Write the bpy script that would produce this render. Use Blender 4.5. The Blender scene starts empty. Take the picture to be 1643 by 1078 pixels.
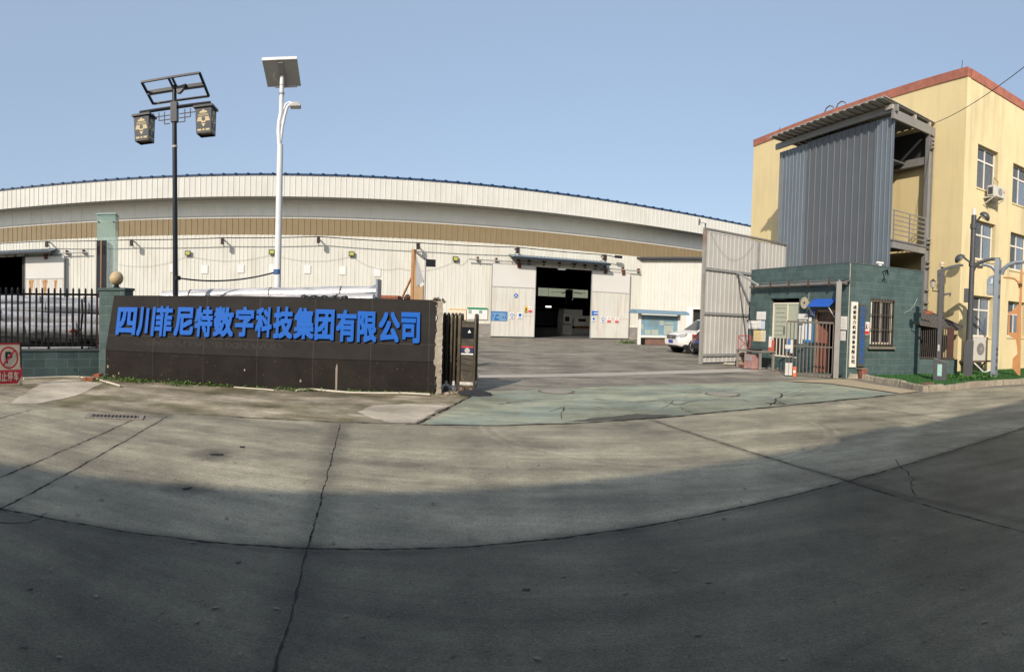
import bpy, bmesh, math, random
from math import sin, cos, pi, radians, hypot, atan2
from mathutils import Vector, Matrix
random.seed(7)
SC = bpy.context.scene
COL = SC.collection
# ------------------------------------------------------------------ camera, world, sun, exposure
# phone panorama: a cylindrical lens, 950 px of the 1643 x 1078 photograph to a radian, slightly rolled and pitched, eye at 1.6 m
F_, HY, ROLL, PITCH, EYE = 950.0, 528.27, 0.0302, -0.0224, 1.6
RM = Matrix.Rotation(PITCH, 3, 'X') @ Matrix.Rotation(-ROLL, 3, 'Y')
cd = bpy.data.cameras.new('camera'); cam = bpy.data.objects.new('camera', cd); COL.objects.link(cam)
cd.type = 'PANO'; cd.panorama_type = 'CENTRAL_CYLINDRICAL'
cd.central_cylindrical_range_u_min = -821.5/F_; cd.central_cylindrical_range_u_max = 821.5/F_
cd.central_cylindrical_range_v_min = -(1078-HY)/F_; cd.central_cylindrical_range_v_max = HY/F_
cd.central_cylindrical_radius = 1.0
cd.clip_start = 0.05; cd.clip_end = 3000
cam.matrix_world = Matrix.Translation((0, 0, EYE)) @ (RM @ Matrix.Rotation(pi/2, 3, 'X')).to_4x4()
SC.camera = cam

SUN_EL = radians(30.6)
SUN_DIR = Vector((0.36*cos(SUN_EL)/hypot(.36, .93), 0.93*cos(SUN_EL)/hypot(.36, .93), -sin(SUN_EL)))   # the way the light travels
w = bpy.data.worlds.new('World'); SC.world = w; w.use_nodes = True
nt = w.node_tree; nt.nodes.clear()
sky = nt.nodes.new('ShaderNodeTexSky'); sky.sky_type = 'NISHITA'; sky.sun_disc = False
sky.sun_elevation = SUN_EL
sky.sun_rotation = atan2(-SUN_DIR.x, -SUN_DIR.y)
sky.air_density = 1.0; sky.dust_density = 3.0; sky.ozone_density = 1.2; sky.altitude = 300
bg = nt.nodes.new('ShaderNodeBackground'); bg.inputs['Strength'].default_value = 0.15
wo = nt.nodes.new('ShaderNodeOutputWorld')
hz_ = nt.nodes.new('ShaderNodeMix'); hz_.data_type = 'RGBA'; hz_.inputs[0].default_value = .66; hz_.inputs[7].default_value = (1.88, 2.38, 3.08, 1)   # even autumn haze veiling the blue
nt.links.new(sky.outputs[0], hz_.inputs[6]); nt.links.new(hz_.outputs[2], bg.inputs[0]); nt.links.new(bg.outputs[0], wo.inputs[0])
sl = bpy.data.lights.new('sun', 'SUN'); sl.energy = 3.3; sl.angle = radians(0.5); sl.color = (1.0, 0.90, 0.785)
so = bpy.data.objects.new('sun', sl); COL.objects.link(so)
so.rotation_euler = SUN_DIR.to_track_quat('-Z', 'Y').to_euler(); so.location = (-20, -40, 40)
SC.view_settings.view_transform = 'Standard'; SC.view_settings.look = 'None'
SC.view_settings.exposure = 0.53; SC.view_settings.gamma = 1.0
SC.cycles.use_denoising = True
SC.cycles.max_bounces = 6

# ------------------------------------------------------------------ measuring: photograph pixel -> place
def ray(x, y):
    th = (x-821.5)/F_
    return RM @ Vector((sin(th), cos(th), (HY-y)/F_))
def G(x, y, z=0.0):                     # where the line of sight meets the level z
    v = ray(x, y); return Vector((0, 0, EYE)) + v*((z-EYE)/v.z)
def AT(x, y, D):                        # the point D metres away on the plan
    v = ray(x, y); return Vector((0, 0, EYE)) + v*(D/hypot(v.x, v.y))
def ONP(x, y, P, N):
    v = ray(x, y); o = Vector((0, 0, EYE)); return o + v*((P-o).dot(N)/v.dot(N))
class Frame:                            # a wall's own axes: x along it, y into it, z up
    def __init__(s, o, rot): s.o = Vector((o[0], o[1], 0)); s.rot = rot; s.X = Vector((cos(rot), sin(rot), 0)); s.Y = Vector((-sin(rot), cos(rot), 0))
    @staticmethod
    def between(a, b): return Frame(a, atan2(b[1]-a[1], b[0]-a[0]))
    def uv(s, x, y, w=0.0):             # pixel -> (u, z) on the plane w in front of the wall
        p = ONP(x, y, s.o - s.Y*w, s.Y) - s.o; return p.dot(s.X), p.z
    def P(s, u, y, z=0.0): return s.o + s.X*u + s.Y*y + Vector((0, 0, z))
    def loc(s, p): p = Vector(p)-s.o; return Vector((p.dot(s.X), p.dot(s.Y), p.z))

# ------------------------------------------------------------------ materials
MATS = {}
def _n(nt, t, **kw):
    n = nt.nodes.new(t)
    for k, v in kw.items():
        if k.startswith('i_'):
            n.inputs[k[2:].replace('_', ' ')].default_value = v
        else: setattr(n, k, v)
    return n
def M(name, col, rough=.6, met=0.0, var=.12, scale=3.0, bump=0.0, bscale=40.0, stretch=None, tint=None, spec=.4, dirt=None):
    """Principled with a noisy colour; stretch scales the noise along axes; dirt=(colour, amount, scale, (sx,sy,sz))"""
    if name in MATS: return MATS[name]
    m = bpy.data.materials.new(name); m.use_nodes = True; nt = m.node_tree; L = nt.links.new
    b = nt.nodes['Principled BSDF']; b.inputs['Roughness'].default_value = rough; b.inputs['Metallic'].default_value = met
    b.inputs['Specular IOR Level'].default_value = spec
    tc = _n(nt, 'ShaderNodeTexCoord'); mp = _n(nt, 'ShaderNodeMapping'); L(tc.outputs['Object'], mp.inputs[0])
    if stretch: mp.inputs['Scale'].default_value = stretch
    nz = _n(nt, 'ShaderNodeTexNoise', i_Scale=scale, i_Detail=6.0, i_Roughness=.62); L(mp.outputs[0], nz.inputs['Vector'])
    mr = _n(nt, 'ShaderNodeMapRange'); mr.inputs[1].default_value = .28; mr.inputs[2].default_value = .72
    L(nz.outputs[0], mr.inputs[0])
    mx = _n(nt, 'ShaderNodeMix', data_type='RGBA'); L(mr.outputs[0], mx.inputs[0])
    t = tint or col
    mx.inputs[6].default_value = (*[c*(1-var) for c in col], 1); mx.inputs[7].default_value = (*[min(1, c*(1+var)) for c in t], 1)
    out = mx.outputs[2]
    if dirt:
        dc, am, ds, dstr = dirt
        mp2 = _n(nt, 'ShaderNodeMapping'); mp2.inputs['Scale'].default_value = dstr; L(tc.outputs['Object'], mp2.inputs[0])
        n2 = _n(nt, 'ShaderNodeTexNoise', i_Scale=ds, i_Detail=5.0); L(mp2.outputs[0], n2.inputs['Vector'])
        r2 = _n(nt, 'ShaderNodeMapRange'); r2.inputs[1].default_value = .5; r2.inputs[2].default_value = .75; r2.inputs[4].default_value = am; L(n2.outputs[0], r2.inputs[0])
        m2 = _n(nt, 'ShaderNodeMix', data_type='RGBA'); L(r2.outputs[0], m2.inputs[0]); L(out, m2.inputs[6]); m2.inputs[7].default_value = (*dc, 1); out = m2.outputs[2]
    L(out, b.inputs['Base Color'])
    if bump:
        nb = _n(nt, 'ShaderNodeTexNoise', i_Scale=bscale, i_Detail=4.0); L(tc.outputs['Object'], nb.inputs['Vector'])
        bp = _n(nt, 'ShaderNodeBump', i_Strength=bump, i_Distance=.02); L(nb.outputs[0], bp.inputs['Height']); L(bp.outputs[0], b.inputs['Normal'])
    MATS[name] = m; return m
def glass_mat(name, col, rough=.08, tr=.0):
    if name in MATS: return MATS[name]
    m = bpy.data.materials.new(name); m.use_nodes = True; b = m.node_tree.nodes['Principled BSDF']
    b.inputs['Base Color'].default_value = (*col, 1); b.inputs['Roughness'].default_value = rough; b.inputs['Specular IOR Level'].default_value = .6
    if tr: b.inputs['Alpha'].default_value = 1-tr
    MATS[name] = m; return m
def emit_mat(name, col, s):
    m = bpy.data.materials.new(name); m.use_nodes = True; b = m.node_tree.nodes['Principled BSDF']
    b.inputs['Base Color'].default_value = (*col, 1); b.inputs['Emission Color'].default_value = (*col, 1); b.inputs['Emission Strength'].default_value = s
    return m
def brick_mat(name, c1, c2, mortar, bw, bh, ms=.012, rough=.7, bump=.6, off=.5, var=.25, spec=.4, speck=None):
    """courses laid in the object's own x-z plane"""
    m = bpy.data.materials.new(name); m.use_nodes = True; nt = m.node_tree; L = nt.links.new
    b = nt.nodes['Principled BSDF']; b.inputs['Roughness'].default_value = rough; b.inputs['Specular IOR Level'].default_value = spec
    tc = _n(nt, 'ShaderNodeTexCoord'); sx = _n(nt, 'ShaderNodeSeparateXYZ'); cx = _n(nt, 'ShaderNodeCombineXYZ')
    L(tc.outputs['Object'], sx.inputs[0]); L(sx.outputs[0], cx.inputs[0]); L(sx.outputs[2], cx.inputs[1])
    br = _n(nt, 'ShaderNodeTexBrick', offset=off); L(cx.outputs[0], br.inputs['Vector'])
    br.inputs['Color1'].default_value = (*c1, 1); br.inputs['Color2'].default_value = (*c2, 1); br.inputs['Mortar'].default_value = (*mortar, 1)
    br.inputs['Scale'].default_value = 1; br.inputs['Mortar Size'].default_value = ms; br.inputs['Mortar Smooth'].default_value = .25
    br.inputs['Brick Width'].default_value = bw; br.inputs['Row Height'].default_value = bh; br.inputs['Bias'].default_value = 0
    nz = _n(nt, 'ShaderNodeTexNoise', i_Scale=2.2, i_Detail=7.0, i_Roughness=.7); L(tc.outputs['Object'], nz.inputs['Vector'])
    mr = _n(nt, 'ShaderNodeMapRange'); mr.inputs[1].default_value = .3; mr.inputs[2].default_value = .7; mr.inputs[3].default_value = 1-var; mr.inputs[4].default_value = 1+var
    L(nz.outputs[0], mr.inputs[0])
    mu = _n(nt, 'ShaderNodeMix', data_type='RGBA', blend_type='MULTIPLY'); mu.inputs[0].default_value = 1
    L(br.outputs['Color'], mu.inputs[6]); L(mr.outputs[0], mu.inputs[7]); out = mu.outputs[2]
    if speck:
        ns = _n(nt, 'ShaderNodeTexNoise', i_Scale=28.0, i_Detail=3.0); L(tc.outputs['Object'], ns.inputs['Vector'])
        rs = _n(nt, 'ShaderNodeMapRange'); rs.inputs[1].default_value = .68; rs.inputs[2].default_value = .73; L(ns.outputs[0], rs.inputs[0])
        ms2 = _n(nt, 'ShaderNodeMix', data_type='RGBA'); L(rs.outputs[0], ms2.inputs[0]); L(out, ms2.inputs[6]); ms2.inputs[7].default_value = (*speck, 1); out = ms2.outputs[2]
    L(out, b.inputs['Base Color'])
    nb = _n(nt, 'ShaderNodeTexNoise', i_Scale=9.0, i_Detail=5.0); L(tc.outputs['Object'], nb.inputs['Vector'])
    ma = _n(nt, 'ShaderNodeMath', operation='MULTIPLY_ADD'); L(br.outputs['Fac'], ma.inputs[0]); ma.inputs[1].default_value = -1.2
    nm_ = _n(nt, 'ShaderNodeMath', operation='MULTIPLY'); L(nb.outputs[0], nm_.inputs[0]); nm_.inputs[1].default_value = .35; L(nm_.outputs[0], ma.inputs[2])
    bp = _n(nt, 'ShaderNodeBump', i_Strength=bump, i_Distance=.03); L(ma.outputs[0], bp.inputs['Height']); L(bp.outputs[0], b.inputs['Normal'])
    MATS[name] = m; return m
def ground_mat(name, dark, light, angle=.31, lines=(), spots=(), rough=.85, streak=(.35, 2.6, 1), grain=.16, rings=(), specks=None, bump=.25, green=None, slab=None, tracks=0):
    """worn concrete; lines = (point, point, half width, darkening), spots = (x, y, r, darkening), rings = (cx, cy, r, width, lightening)"""
    m = bpy.data.materials.new(name); m.use_nodes = True; nt = m.node_tree; L = nt.links.new
    b = nt.nodes['Principled BSDF']; b.inputs['Roughness'].default_value = rough; b.inputs['Specular IOR Level'].default_value = .25
    tc = _n(nt, 'ShaderNodeTexCoord'); co = tc.outputs['Object']
    def noise(sc, det=6, rg=.6, vec=None, lo=.3, hi=.7, a=0., z=1.):
        n = _n(nt, 'ShaderNodeTexNoise', i_Scale=sc, i_Detail=float(det), i_Roughness=rg); L(vec or co, n.inputs['Vector'])
        r = _n(nt, 'ShaderNodeMapRange'); r.inputs[1].default_value = lo; r.inputs[2].default_value = hi; r.inputs[3].default_value = a; r.inputs[4].default_value = z
        L(n.outputs[0], r.inputs[0]); return r.outputs[0]
    def math(op, a, c):
        n = _n(nt, 'ShaderNodeMath', operation=op)
        for i, v in enumerate((a, c)):
            if isinstance(v, (int, float)): n.inputs[i].default_value = v
            else: L(v, n.inputs[i])
        return n.outputs[0]
    mp = _n(nt, 'ShaderNodeMapping'); mp.inputs['Rotation'].default_value = (0, 0, -angle); mp.inputs['Scale'].default_value = streak; L(co, mp.inputs[0])
    big = noise(.45, 5); st = noise(1.3, 8, .65, mp.outputs[0]); mid = noise(5.0, 6, .7)
    f = math('ADD', math('MULTIPLY', big, .35), math('ADD', math('MULTIPLY', st, .42), math('MULTIPLY', mid, .23)))
    mx = _n(nt, 'ShaderNodeMix', data_type='RGBA'); L(f, mx.inputs[0]); mx.inputs[6].default_value = (*dark, 1); mx.inputs[7].default_value = (*light, 1)
    out = mx.outputs[2]
    if green:
        gm = _n(nt, 'ShaderNodeMix', data_type='RGBA'); L(noise(.8, 6, .6, None, .42, .62), gm.inputs[0]); L(out, gm.inputs[6]); gm.inputs[7].default_value = (*green, 1); out = gm.outputs[2]
    if specks:
        s = noise(38.0, 2, .5, None, .68, .73, 0, .6); m3 = _n(nt, 'ShaderNodeMix', data_type='RGBA'); L(s, m3.inputs[0]); L(out, m3.inputs[6]); m3.inputs[7].default_value = (*specks, 1); out = m3.outputs[2]
    k = noise(85.0, 3, .7, None, .25, .75, 1-grain, 1+grain)
    k = math('MULTIPLY', k, noise(260.0, 2, .6, None, .3, .7, 1-grain*.8, 1+grain*.8))
    wob = noise(2.5, 4, .6, None, .2, .8, -.05, .05)
    for (p, q, hw, am) in lines:
        d = Vector((q[0]-p[0], q[1]-p[1], 0)).normalized(); nrm = Vector((-d.y, d.x, 0))
        vm = _n(nt, 'ShaderNodeVectorMath', operation='DOT_PRODUCT'); L(co, vm.inputs[0]); vm.inputs[1].default_value = nrm
        ds = math('ABSOLUTE', math('ADD', math('ADD', vm.outputs['Value'], -nrm.x*p[0]-nrm.y*p[1]), wob), 0)
        r = _n(nt, 'ShaderNodeMapRange', interpolation_type='SMOOTHSTEP'); r.inputs[1].default_value = 0; r.inputs[2].default_value = hw; r.inputs[3].default_value = 1-am; r.inputs[4].default_value = 1; L(ds, r.inputs[0])
        k = math('MULTIPLY', k, r.outputs[0])
    for (x, y, rad, am) in spots:
        vm = _n(nt, 'ShaderNodeVectorMath', operation='DISTANCE'); L(co, vm.inputs[0]); vm.inputs[1].default_value = (x, y, 0)
        ds = math('ADD', vm.outputs['Value'], math('MULTIPLY', wob, rad*5))
        r = _n(nt, 'ShaderNodeMapRange', interpolation_type='SMOOTHSTEP'); r.inputs[1].default_value = rad*.1; r.inputs[2].default_value = rad; r.inputs[3].default_value = 1-am; r.inputs[4].default_value = 1; L(ds, r.inputs[0])
        k = math('MULTIPLY', k, r.outputs[0])
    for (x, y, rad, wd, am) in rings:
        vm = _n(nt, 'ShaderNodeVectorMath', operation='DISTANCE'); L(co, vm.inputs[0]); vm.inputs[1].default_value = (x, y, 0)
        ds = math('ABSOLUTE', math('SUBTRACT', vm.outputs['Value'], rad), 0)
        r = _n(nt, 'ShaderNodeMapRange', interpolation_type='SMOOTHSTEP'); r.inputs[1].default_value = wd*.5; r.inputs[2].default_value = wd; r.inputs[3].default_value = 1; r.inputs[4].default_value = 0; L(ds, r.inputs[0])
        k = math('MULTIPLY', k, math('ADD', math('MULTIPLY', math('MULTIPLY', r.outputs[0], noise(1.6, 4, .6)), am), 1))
    if slab:                            # darker concrete beyond a joint, deepened to paint in foreground shade: (point, point, factor)
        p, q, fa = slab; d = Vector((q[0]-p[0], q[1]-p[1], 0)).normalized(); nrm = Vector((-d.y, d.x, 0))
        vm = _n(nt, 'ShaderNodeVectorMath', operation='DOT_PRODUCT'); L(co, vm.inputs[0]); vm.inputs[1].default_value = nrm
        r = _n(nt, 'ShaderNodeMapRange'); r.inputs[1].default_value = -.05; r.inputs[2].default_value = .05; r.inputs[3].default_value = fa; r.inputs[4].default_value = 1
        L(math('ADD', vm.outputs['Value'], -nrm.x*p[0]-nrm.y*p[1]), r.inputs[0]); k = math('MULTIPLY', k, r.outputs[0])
    if tracks:                          # grime ground in along the way the wheels go, and scattered stains
        mp3 = _n(nt, 'ShaderNodeMapping'); mp3.inputs['Rotation'].default_value = (0, 0, -angle); mp3.inputs['Scale'].default_value = (.12, 1.5, 1); L(co, mp3.inputs[0])
        k = math('MULTIPLY', k, noise(1.1, 6, .7, mp3.outputs[0], .36, .6, 1-tracks, 1.06))
        k = math('MULTIPLY', k, noise(1.7, 7, .68, None, .30, .52, 1-tracks*.8, 1.04))
        k = math('MULTIPLY', k, noise(7.0, 5, .7, None, .27, .42, .72, 1.0))
        k = math('MULTIPLY', k, noise(.75, 5, .62, None, .34, .60, 1-tracks*1.35, 1.10))
        k = math('MULTIPLY', k, noise(30.0, 4, .75, None, .30, .40, .62, 1.0))
        k = math('MULTIPLY', k, noise(17.0, 3, .6, None, .285, .315, .5, 1.0))
        k = math('MULTIPLY', k, noise(48.0, 2, .6, None, .66, .72, 1.0, 1.5))
    mu = _n(nt, 'ShaderNodeMix', data_type='RGBA', blend_type='MULTIPLY'); mu.inputs[0].default_value = 1; L(out, mu.inputs[6]); L(k, mu.inputs[7]); out = mu.outputs[2]
    if False:
        s = noise(38.0, 2, .5, None, .70, .74); m3 = _n(nt, 'ShaderNodeMix', data_type='RGBA'); L(s, m3.inputs[0]); L(out, m3.inputs[6]); m3.inputs[7].default_value = (*specks, 1); out = m3.outputs[2]
    L(out, b.inputs['Base Color'])
    nb = _n(nt, 'ShaderNodeTexNoise', i_Scale=55.0, i_Detail=5.0); L(co, nb.inputs['Vector'])
    bp = _n(nt, 'ShaderNodeBump', i_Strength=bump, i_Distance=.012); L(nb.outputs[0], bp.inputs['Height']); L(bp.outputs[0], b.inputs['Normal'])
    MATS[name] = m; return m

# ------------------------------------------------------------------ mesh building
class MB:
    def __init__(s): s.v = []; s.f = []
    def add(s, vs, fs):
        k = len(s.v); s.v += [Vector(p) for p in vs]; s.f += [tuple(i+k for i in f) for f in fs]; return s
    def box(s, x0, x1, y0, y1, z0, z1):
        return s.add([(x0,y0,z0),(x1,y0,z0),(x1,y1,z0),(x0,y1,z0),(x0,y0,z1),(x1,y0,z1),(x1,y1,z1),(x0,y1,z1)],
                     [(3,2,1,0),(4,5,6,7),(0,1,5,4),(1,2,6,5),(2,3,7,6),(3,0,4,7)])
    def beam(s, p, q, w, h=None, up=(0,0,1)):
        p, q = Vector(p), Vector(q); h = h or w; d = (q-p).normalized(); up = Vector(up)
        if abs(d.dot(up)) > .98: up = Vector((0,1,0))
        a = d.cross(up).normalized()*w/2; c = a.cross(d).normalized()*h/2
        return s.add([p-a-c, p+a-c, p+a+c, p-a+c, q-a-c, q+a-c, q+a+c, q-a+c], [(0,1,2,3)[::-1],(4,5,6,7),(0,1,5,4),(1,2,6,5),(2,3,7,6),(3,0,4,7)])
    def tube(s, pts, r, n=8, caps=True):
        pts = [Vector(p) for p in pts]; m = len(pts); rs = r if isinstance(r, (list, tuple)) else [r]*m
        up = Vector((0,0,1)); k = len(s.v); prev = None
        for i, p in enumerate(pts):
            d = (pts[min(i+1, m-1)]-pts[max(i-1, 0)]).normalized()
            if prev is None:
                a = d.cross(up if abs(d.z) < .95 else Vector((0,1,0))).normalized()
            else:
                a = (prev-d*prev.dot(d)).normalized()
            prev = a; c = d.cross(a)
            for j in range(n):
                t = 2*pi*j/n; s.v.append(p+(a*cos(t)+c*sin(t))*rs[i])
        for i in range(m-1):
            for j in range(n):
                s.f.append((k+i*n+j, k+i*n+(j+1)%n, k+(i+1)*n+(j+1)%n, k+(i+1)*n+j))
        if caps: s.f.append(tuple(k+j for j in range(n))[::-1]); s.f.append(tuple(k+(m-1)*n+j for j in range(n)))
        return s
    def lathe(s, prof, c=(0,0,0), n=16, axis='z'):
        k = len(s.v); c = Vector(c)
        for r, z in prof:
            for j in range(n):
                t = 2*pi*j/n
                p = Vector((r*cos(t), r*sin(t), z)) if axis == 'z' else (Vector((r*cos(t), -z, r*sin(t))) if axis == 'y' else Vector((z, r*cos(t), r*sin(t))))
                s.v.append(c+p)
        m = len(prof)
        for i in range(m-1):
            for j in range(n): s.f.append((k+i*n+j, k+i*n+(j+1)%n, k+(i+1)*n+(j+1)%n, k+(i+1)*n+j))
        s.f.append(tuple(k+j for j in range(n))[::-1]); s.f.append(tuple(k+(m-1)*n+j for j in range(n))); return s
    def prism(s, poly, y0, y1):         # outline in x-z, pushed along y
        n = len(poly); vs = [(x, y0, z) for x, z in poly]+[(x, y1, z) for x, z in poly]
        return s.add(vs, [tuple(range(n)), tuple(range(2*n-1, n-1, -1))]+[((i+1)%n, i, n+i, n+(i+1)%n) for i in range(n)])
    def slab(s, poly, z0, z1):          # outline in x-y, pushed along z
        n = len(poly); vs = [(p[0], p[1], z0) for p in poly]+[(p[0], p[1], z1) for p in poly]
        return s.add(vs, [tuple(range(n))[::-1], tuple(range(n, 2*n))]+[(i, (i+1)%n, n+(i+1)%n, n+i) for i in range(n)])
    def sheet(s, poly, z):
        n = len(poly); return s.add([(p[0], p[1], z) for p in poly], [tuple(range(n))])
    def quad(s, a, b, c, d): return s.add([a, b, c, d], [(0,1,2,3)])
    def disc(s, c, r, n=20, axis='y', r2=0):   # flat disc or ring facing -y (or z)
        vs = []; fs = []
        for j in range(n):
            t = 2*pi*j/n
            for rr in ((r, r2) if r2 else (r,)):
                vs.append(Vector(c)+(Vector((rr*cos(t), 0, rr*sin(t))) if axis == 'y' else Vector((rr*cos(t), rr*sin(t), 0))))
        fs = [(2*j, 2*((j+1)%n), 2*((j+1)%n)+1, 2*j+1) for j in range(n)] if r2 else [tuple(range(n))]
        return s.add(vs, fs)
    def corr(s, x0, x1, z0, z1, y, pitch=.35, d=.03, rw=.07, phase=0, th=.0):   # ribbed sheet facing -y; z0, z1 may be functions of x
        fz0 = z0 if callable(z0) else (lambda x: z0); fz1 = z1 if callable(z1) else (lambda x: z1)
        xs = [(x0, 0)]; i = math.floor((x0-phase)/pitch)
        while True:
            c = phase+i*pitch; i += 1
            if c > x1+rw: break
            for dx, o in ((-rw*.5, 0), (-rw*.28, 1), (rw*.28, 1), (rw*.5, 0)):
                if x0 < c+dx < x1: xs.append((c+dx, o))
        xs.append((x1, 0)); k = len(s.v)
        for x, o in xs: s.v += [Vector((x, y-d*o, fz0(x))), Vector((x, y-d*o, fz1(x)))]
        for j in range(len(xs)-1): s.f.append((k+2*j, k+2*j+2, k+2*j+3, k+2*j+1))
        return s
    def holed(s, x0, x1, z0, z1, y, holes, reveal=.15):   # flat wall facing -y with openings and their reveals
        X = sorted({x0, x1, *[h[0] for h in holes], *[h[1] for h in holes]}); Zs = sorted({z0, z1, *[h[2] for h in holes], *[h[3] for h in holes]})
        X = [x for x in X if x0 <= x <= x1]; Zs = [z for z in Zs if z0 <= z <= z1]
        for a, b in zip(X, X[1:]):
            for c, d in zip(Zs, Zs[1:]):
                mx, mz = (a+b)/2, (c+d)/2
                if not any(h[0] < mx < h[1] and h[2] < mz < h[3] for h in holes): s.quad((a,y,c),(b,y,c),(b,y,d),(a,y,d))
        for h in holes:
            a, b, c, d = h; r = y+reveal
            s.quad((a,y,c),(a,y,d),(a,r,d),(a,r,c)); s.quad((b,y,d),(b,y,c),(b,r,c),(b,r,d)); s.quad((a,y,d),(b,y,d),(b,r,d),(a,r,d)); s.quad((b,y,c),(a,y,c),(a,r,c),(b,r,c))
        return s
    def xf(s, mat, k=0):
        for i in range(k, len(s.v)): s.v[i] = mat @ s.v[i]
        return s
    def build(s, name, mat, parent=None, frame=None, loc=None, rot=0, smooth=None, bevel=0):
        me = bpy.data.meshes.new(name); me.from_pydata([tuple(p) for p in s.v], [], s.f); me.update()
        bm = bmesh.new(); bm.from_mesh(me)
        if name not in OPEN: bmesh.ops.recalc_face_normals(bm, faces=bm.faces)
        bm.to_mesh(me); bm.free()
        if smooth:
            me.polygons.foreach_set('use_smooth', [True]*len(me.polygons)); me.set_sharp_from_angle(angle=radians(smooth))
        me.materials.append(mat)
        o = bpy.data.objects.new(name, me); COL.objects.link(o)
        if parent: o.parent = parent
        if frame is not None:
            o.rotation_euler.z = frame.rot - (parent.get('_rot', 0) if parent else 0)
            p = frame.o
            if parent:
                r = Matrix.Rotation(-parent.rotation_euler.z, 3, 'Z'); p = r @ (p - parent.location)
            o.location = p
        if loc is not None: o.location = loc; o.rotation_euler.z = rot
        if bevel:
            bv = o.modifiers.new('bevel', 'BEVEL'); bv.width = bevel; bv.segments = 2; bv.limit_method = 'ANGLE'; bv.angle_limit = radians(40)
        return o
OPEN = set()
def tag(o, label, cat, group=None):
    o['label'] = label; o['category'] = cat
    if group: o['group'] = group
    return o
def thing(name, label, cat, loc=(0,0,0), rot=0, group=None):
    o = bpy.data.objects.new(name, None); COL.objects.link(o); o.empty_display_size = .3
    o.location = loc; o.rotation_euler = (0, 0, rot); return tag(o, label, cat, group)
def fthing(name, label, cat, fr, u, y=0., z=0., group=None): return thing(name, label, cat, fr.P(u, y, z), fr.rot, group)
def struct(o): o['kind'] = 'structure'; return o
def copy_tree(o, parent=None):
    c = o.copy(); COL.objects.link(c)
    if parent: c.parent = parent
    for ch in list(o.children): copy_tree(ch, c)
    return c
def text_mb(body, w=None, h=1.0, depth=.02, offset=0.0, outline=0.0, box=None):
    """letters in the x-z plane facing -y, lower left at the origin, stretched to w x h"""
    c = bpy.data.curves.new('t', 'FONT'); c.body = body; c.resolution_u = 3
    if outline: c.fill_mode = 'NONE'; c.bevel_depth = outline; c.bevel_resolution = 0
    else: c.extrude = .5
    o = bpy.data.objects.new('t', c); COL.objects.link(o)
    dg = bpy.context.evaluated_depsgraph_get(); dg.update(); me = o.evaluated_get(dg).to_mesh()
    vs = [v.co.copy() for v in me.vertices]; fs = [tuple(p.vertices) for p in me.polygons]
    o.evaluated_get(dg).to_mesh_clear(); bpy.data.objects.remove(o); bpy.data.curves.remove(c)
    x0, x1 = min(v.x for v in vs), max(v.x for v in vs); y0, y1 = min(v.y for v in vs), max(v.y for v in vs)
    o_ = offset                      # a heavier stroke: the glyph laid over itself, shifted by the offset
    sy = h/(y1-y0+2*o_); sx = (w/(x1-x0+2*o_)) if w else sy
    mb = MB(); sh = [(0,0)] if not o_ else [(0,0),(o_,o_),(-o_,o_),(o_,-o_),(-o_,-o_),(o_,0),(-o_,0),(0,o_),(0,-o_)]
    for k, (dx, dy) in enumerate(sh):
        mb.add([((v.x-x0+o_+dx)*sx, -v.z*depth*(1 if not outline else sy/depth if depth else 1)+k*.0003*(depth > .01)+k*.00008, (v.y-y0+o_+dy)*sy) for v in vs], fs)
    return mb
def shift(mb, x, y, z): return mb.xf(Matrix.Translation((x, y, z)))

# common materials
GREYM = M('grey_steel', (.16,.165,.17), .5, .3, .15, 6)
DARKM = M('dark_steel', (.012,.014,.018), .42, .2, .2, 8)
WHITEP = M('white_paint', (.72,.71,.68), .45, 0, .05, 4)
BLACKP = M('black_paint', (.008,.008,.009), .5, 0, .1, 4)
PAPER = M('paper', (.74,.72,.68), .8, 0, .06, 9)
RUST = M('rusty_iron', (.16,.07,.035), .85, .1, .5, 9)
REDP = M('red_print', (.55,.03,.03), .6, 0, .1, 5)
INK = M('black_print', (.015,.015,.015), .6, 0, .1, 5)
BLUEP = M('blue_print', (.02,.13,.45), .5, 0, .1, 5)
GREENW = brick_mat('green_block', (.052,.088,.086), (.070,.112,.108), (.128,.162,.154), .52, .205, .0075, .75, .6, var=.28)

# ================================================================== GROUND
gb = lambda *a: [G(x, y) for x, y in a]
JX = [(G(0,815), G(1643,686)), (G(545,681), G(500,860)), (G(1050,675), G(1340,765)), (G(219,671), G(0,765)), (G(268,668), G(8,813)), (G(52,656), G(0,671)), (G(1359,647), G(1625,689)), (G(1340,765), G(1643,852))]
road_edge = [(-60,-10.5), (-20,2.4), *[(p.x, p.y) for p in gb((0,646),(70,652),(130,659),(219,667),(300,664),(430,672),(560,678),(668,681),(790,683),(900,680),(990,675),(1050,671),(1150,661),(1250,652),(1350,642),(1440,633),(1490,629),(1560,624),(1643,619))], (22,13.2), (60,24)]
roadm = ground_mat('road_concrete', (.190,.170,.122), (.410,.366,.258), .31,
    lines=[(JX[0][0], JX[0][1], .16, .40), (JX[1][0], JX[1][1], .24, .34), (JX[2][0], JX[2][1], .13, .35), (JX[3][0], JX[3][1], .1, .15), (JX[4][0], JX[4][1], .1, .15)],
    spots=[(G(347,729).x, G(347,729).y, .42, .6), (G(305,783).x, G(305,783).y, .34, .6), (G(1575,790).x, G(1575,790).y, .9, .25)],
    rings=[(G(1050,700).x+.3, G(1050,700).y+.9, 2.55, .05, .3), (G(1050,700).x+.3, G(1050,700).y+.9, 2.72, .05, .3), (-3, 20.4, 14.0, .35, .35), (-2, 22, 16.6, .4, .3), (0, 22.5, 17.9, .3, .25)], specks=(.50,.46,.38), slab=(JX[0][0], JX[0][1], .42), tracks=.27, rough=.62, grain=.46, bump=.5)
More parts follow.
